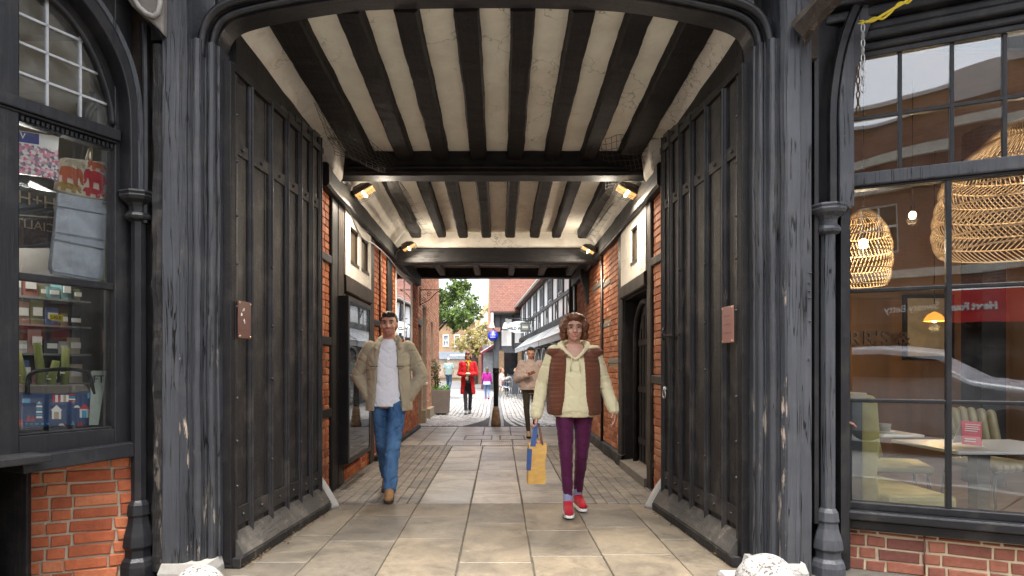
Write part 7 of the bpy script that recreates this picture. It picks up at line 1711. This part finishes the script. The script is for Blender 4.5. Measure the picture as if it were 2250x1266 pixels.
# shopfronts: dark one and the red one
pS0, pS1 = refl(2058,685), refl(1922,685); pH0, pH1 = refl(2246,690), refl(2095,690)
zS, zH = refl(1990,688).z, refl(2170,682).z
xb0 = refl(2088,690).x                             # the joint between both shops
SG = fabric('shop_grey', (.055,.052,.05), .6)
g = MB(); g.box(-16, xb0-.02, YO-.35, YO+.06, zS-.34, zS+.40); build(g, 'fascia', SG, OB, label='dark shop fascia board with pale thin lettering')
g = MB(); g.box(xb0+.02, 16, YO-.35, YO+.08, zH-.36, zH+.36); build(g, 'fascia', simple('charity_red', (.62,.02,.025), .45), OB, label='red shop fascia board with white lettering')
ztp = max(zS+.40, zH+.36)
g = MB(); g.box(-16, 16, YO-.4, YO, min(ztp,3.5), 3.5+.001) if ztp < 3.5 else None
build(g, 'stall_head', BT_OPP, OB) if g.v else None
wS = abs(pS0.x-pS1.x); g = MB(); text_mb('Sweaty Betty', wS/6.0, ((pS0.x+pS1.x)/2, YO+.075, zS), (-1,0,0), (0,0,1), .02, mb=g); build(g, 'lettering', WHITE, OB)
wH = abs(pH0.x-pH1.x); hh = wH/6.2
g = MB(); text_mb('Heart Foundation', hh, (pH0.x, YO+.095, zH), (-1,0,0), (0,0,1), .02, 'LEFT', mb=g, bold=.012); build(g, 'lettering', WHITE, OB)
g = MB()
xx = -16
while xx < 15.8: g.box(xx, xx+.16, YO-.3, YO+.03, .09, 2.4); xx += 2.1
g.box(-16, 16, YO-.3, YO+.02, .09, .55); build(g, 'shopfront_frame', FRAME, OB)
g = MB(); g.box(-16, 16, YO-.12, YO-.11, .55, 2.45); build(g, 'shop_glass', DGLASS, OB)
# the car passing in the road
CAR = thing('parked_car', 'grey hatchback in the road, reflected in the cafe window', 'car', (0,-3.4,0)); yc = -3.6
pr = refl(2090,800,yc)
CX0 = refl(1866,850,yc).x - 1.0
PAINT = simple('car_grey', (.27,.29,.32), .3, .05, 3, .02, 30, 0)
side = [(0,.35),(-.02,.60),(.05,.90),(.22,1.02),(.50,1.38),(.80,1.47),(1.7,1.49),(2.5,1.40),(3.15,1.02),(3.95,.90),(4.25,.70),(4.28,.38),(4.0,.28),(.3,.28)]
g = MB(); rg = []
for yy, k in ((-.86,.88),(-.80,.97),(-.5,1.0),(.5,1.0),(.80,.97),(.86,.88)):
    rg.append([V(CX0+x, yc+yy*(1-.14*max(0,(z-.9)/.6)), .30+(z-.30)*(k if z>.3 else 1)) for x, z in side])
g.rings(rg); build(g, 'body', PAINT, CAR, bevel=.03)
for sy in (-1,1):
    g = MB(); wpts = [(.62,1.02),(.85,1.34),(1.7,1.38),(2.45,1.30),(2.95,1.02)]; 
    g.prism([V(CX0+x, yc+sy*(.872-.125*max(0,(z-.9)/.6)), z*.985) for x, z in wpts], (0,sy*.012,0)); build(g, 'side_window', DGLASS, CAR)
for x in (.82,3.45):
    for sy in (-1,1):
        g = MB(); g.lathe([(.20,-.09),(.31,-.09),(.33,-.06),(.33,.06),(.31,.09),(.20,.09)], (CX0+x,yc+sy*.80,.33), 24, (0,1,0)); wl = build(g, 'wheel', simple('tyre', (.02,.02,.02), .8), CAR)
        g = MB(); g.lathe([(.0,-.03),(.2,-.08),(.2,.08),(.0,.03)], (CX0+x,yc+sy*.81,.33), 16, (0,1,0)); build(g, 'rim', STEEL, wl)
g = MB(); g.box(CX0-.02,CX0+.05,yc+.55,yc+.80,.78,.95); g.box(CX0-.02,CX0+.05,yc-.80,yc-.55,.78,.95); build(g, 'tail_light', simple('tail_red', (.5,.02,.02), .3), CAR)
# ---------------------------------------------------------------- light and camera
w = bpy.data.worlds.new('World'); SC.world = w; w.use_nodes = True
nt = w.node_tree; bg = nt.nodes['Background']; sky = nt.nodes.new('ShaderNodeTexSky'); sky.sky_type = 'NISHITA'; sky.sun_disc = False
EL, AZ = 74, 172
sky.sun_elevation = R(EL); sky.sun_rotation = R(AZ); sky.air_density = 1.0; sky.dust_density = 4.0; sky.ozone_density = 1.0
hsv = nt.nodes.new('ShaderNodeHueSaturation'); hsv.inputs['Saturation'].default_value = .30
nt.links.new(sky.outputs[0], hsv.inputs['Color']); nt.links.new(hsv.outputs[0], bg.inputs['Color']); bg.inputs['Strength'].default_value = .15
sd = bpy.data.lights.new('sun', 'SUN'); sd.energy = 1.5; sd.angle = R(25); sd.color = (1,.96,.9); so = bpy.data.objects.new('sun', sd); COL.objects.link(so)
dv = Vector((math.sin(R(AZ))*math.cos(R(EL)), math.cos(R(AZ))*math.cos(R(EL)), math.sin(R(EL))))   # towards the sun
so.rotation_euler = (-dv).to_track_quat('-Z', 'Y').to_euler()
cd = bpy.data.cameras.new('camera'); co = bpy.data.objects.new('camera', cd); COL.objects.link(co); SC.camera = co
co.location = (0, 0, CH); co.rotation_euler = (R(90), 0, 0)
cd.sensor_width = 36; cd.lens = F*36/2250; cd.shift_x = (1125-CX)/2250; cd.shift_y = (CY-633)/2250; cd.clip_start = .05; cd.clip_end = 1000
SC.view_settings.view_transform = 'Standard'; SC.view_settings.look = 'None'; SC.view_settings.gamma = 1
SC.view_settings.exposure = 2.25
SC.cycles.max_bounces = 10; SC.cycles.diffuse_bounces = 6; SC.cycles.transparent_max_bounces = 16; SC.cycles.use_denoising = True
SC.cycles.sample_clamp_indirect = 6
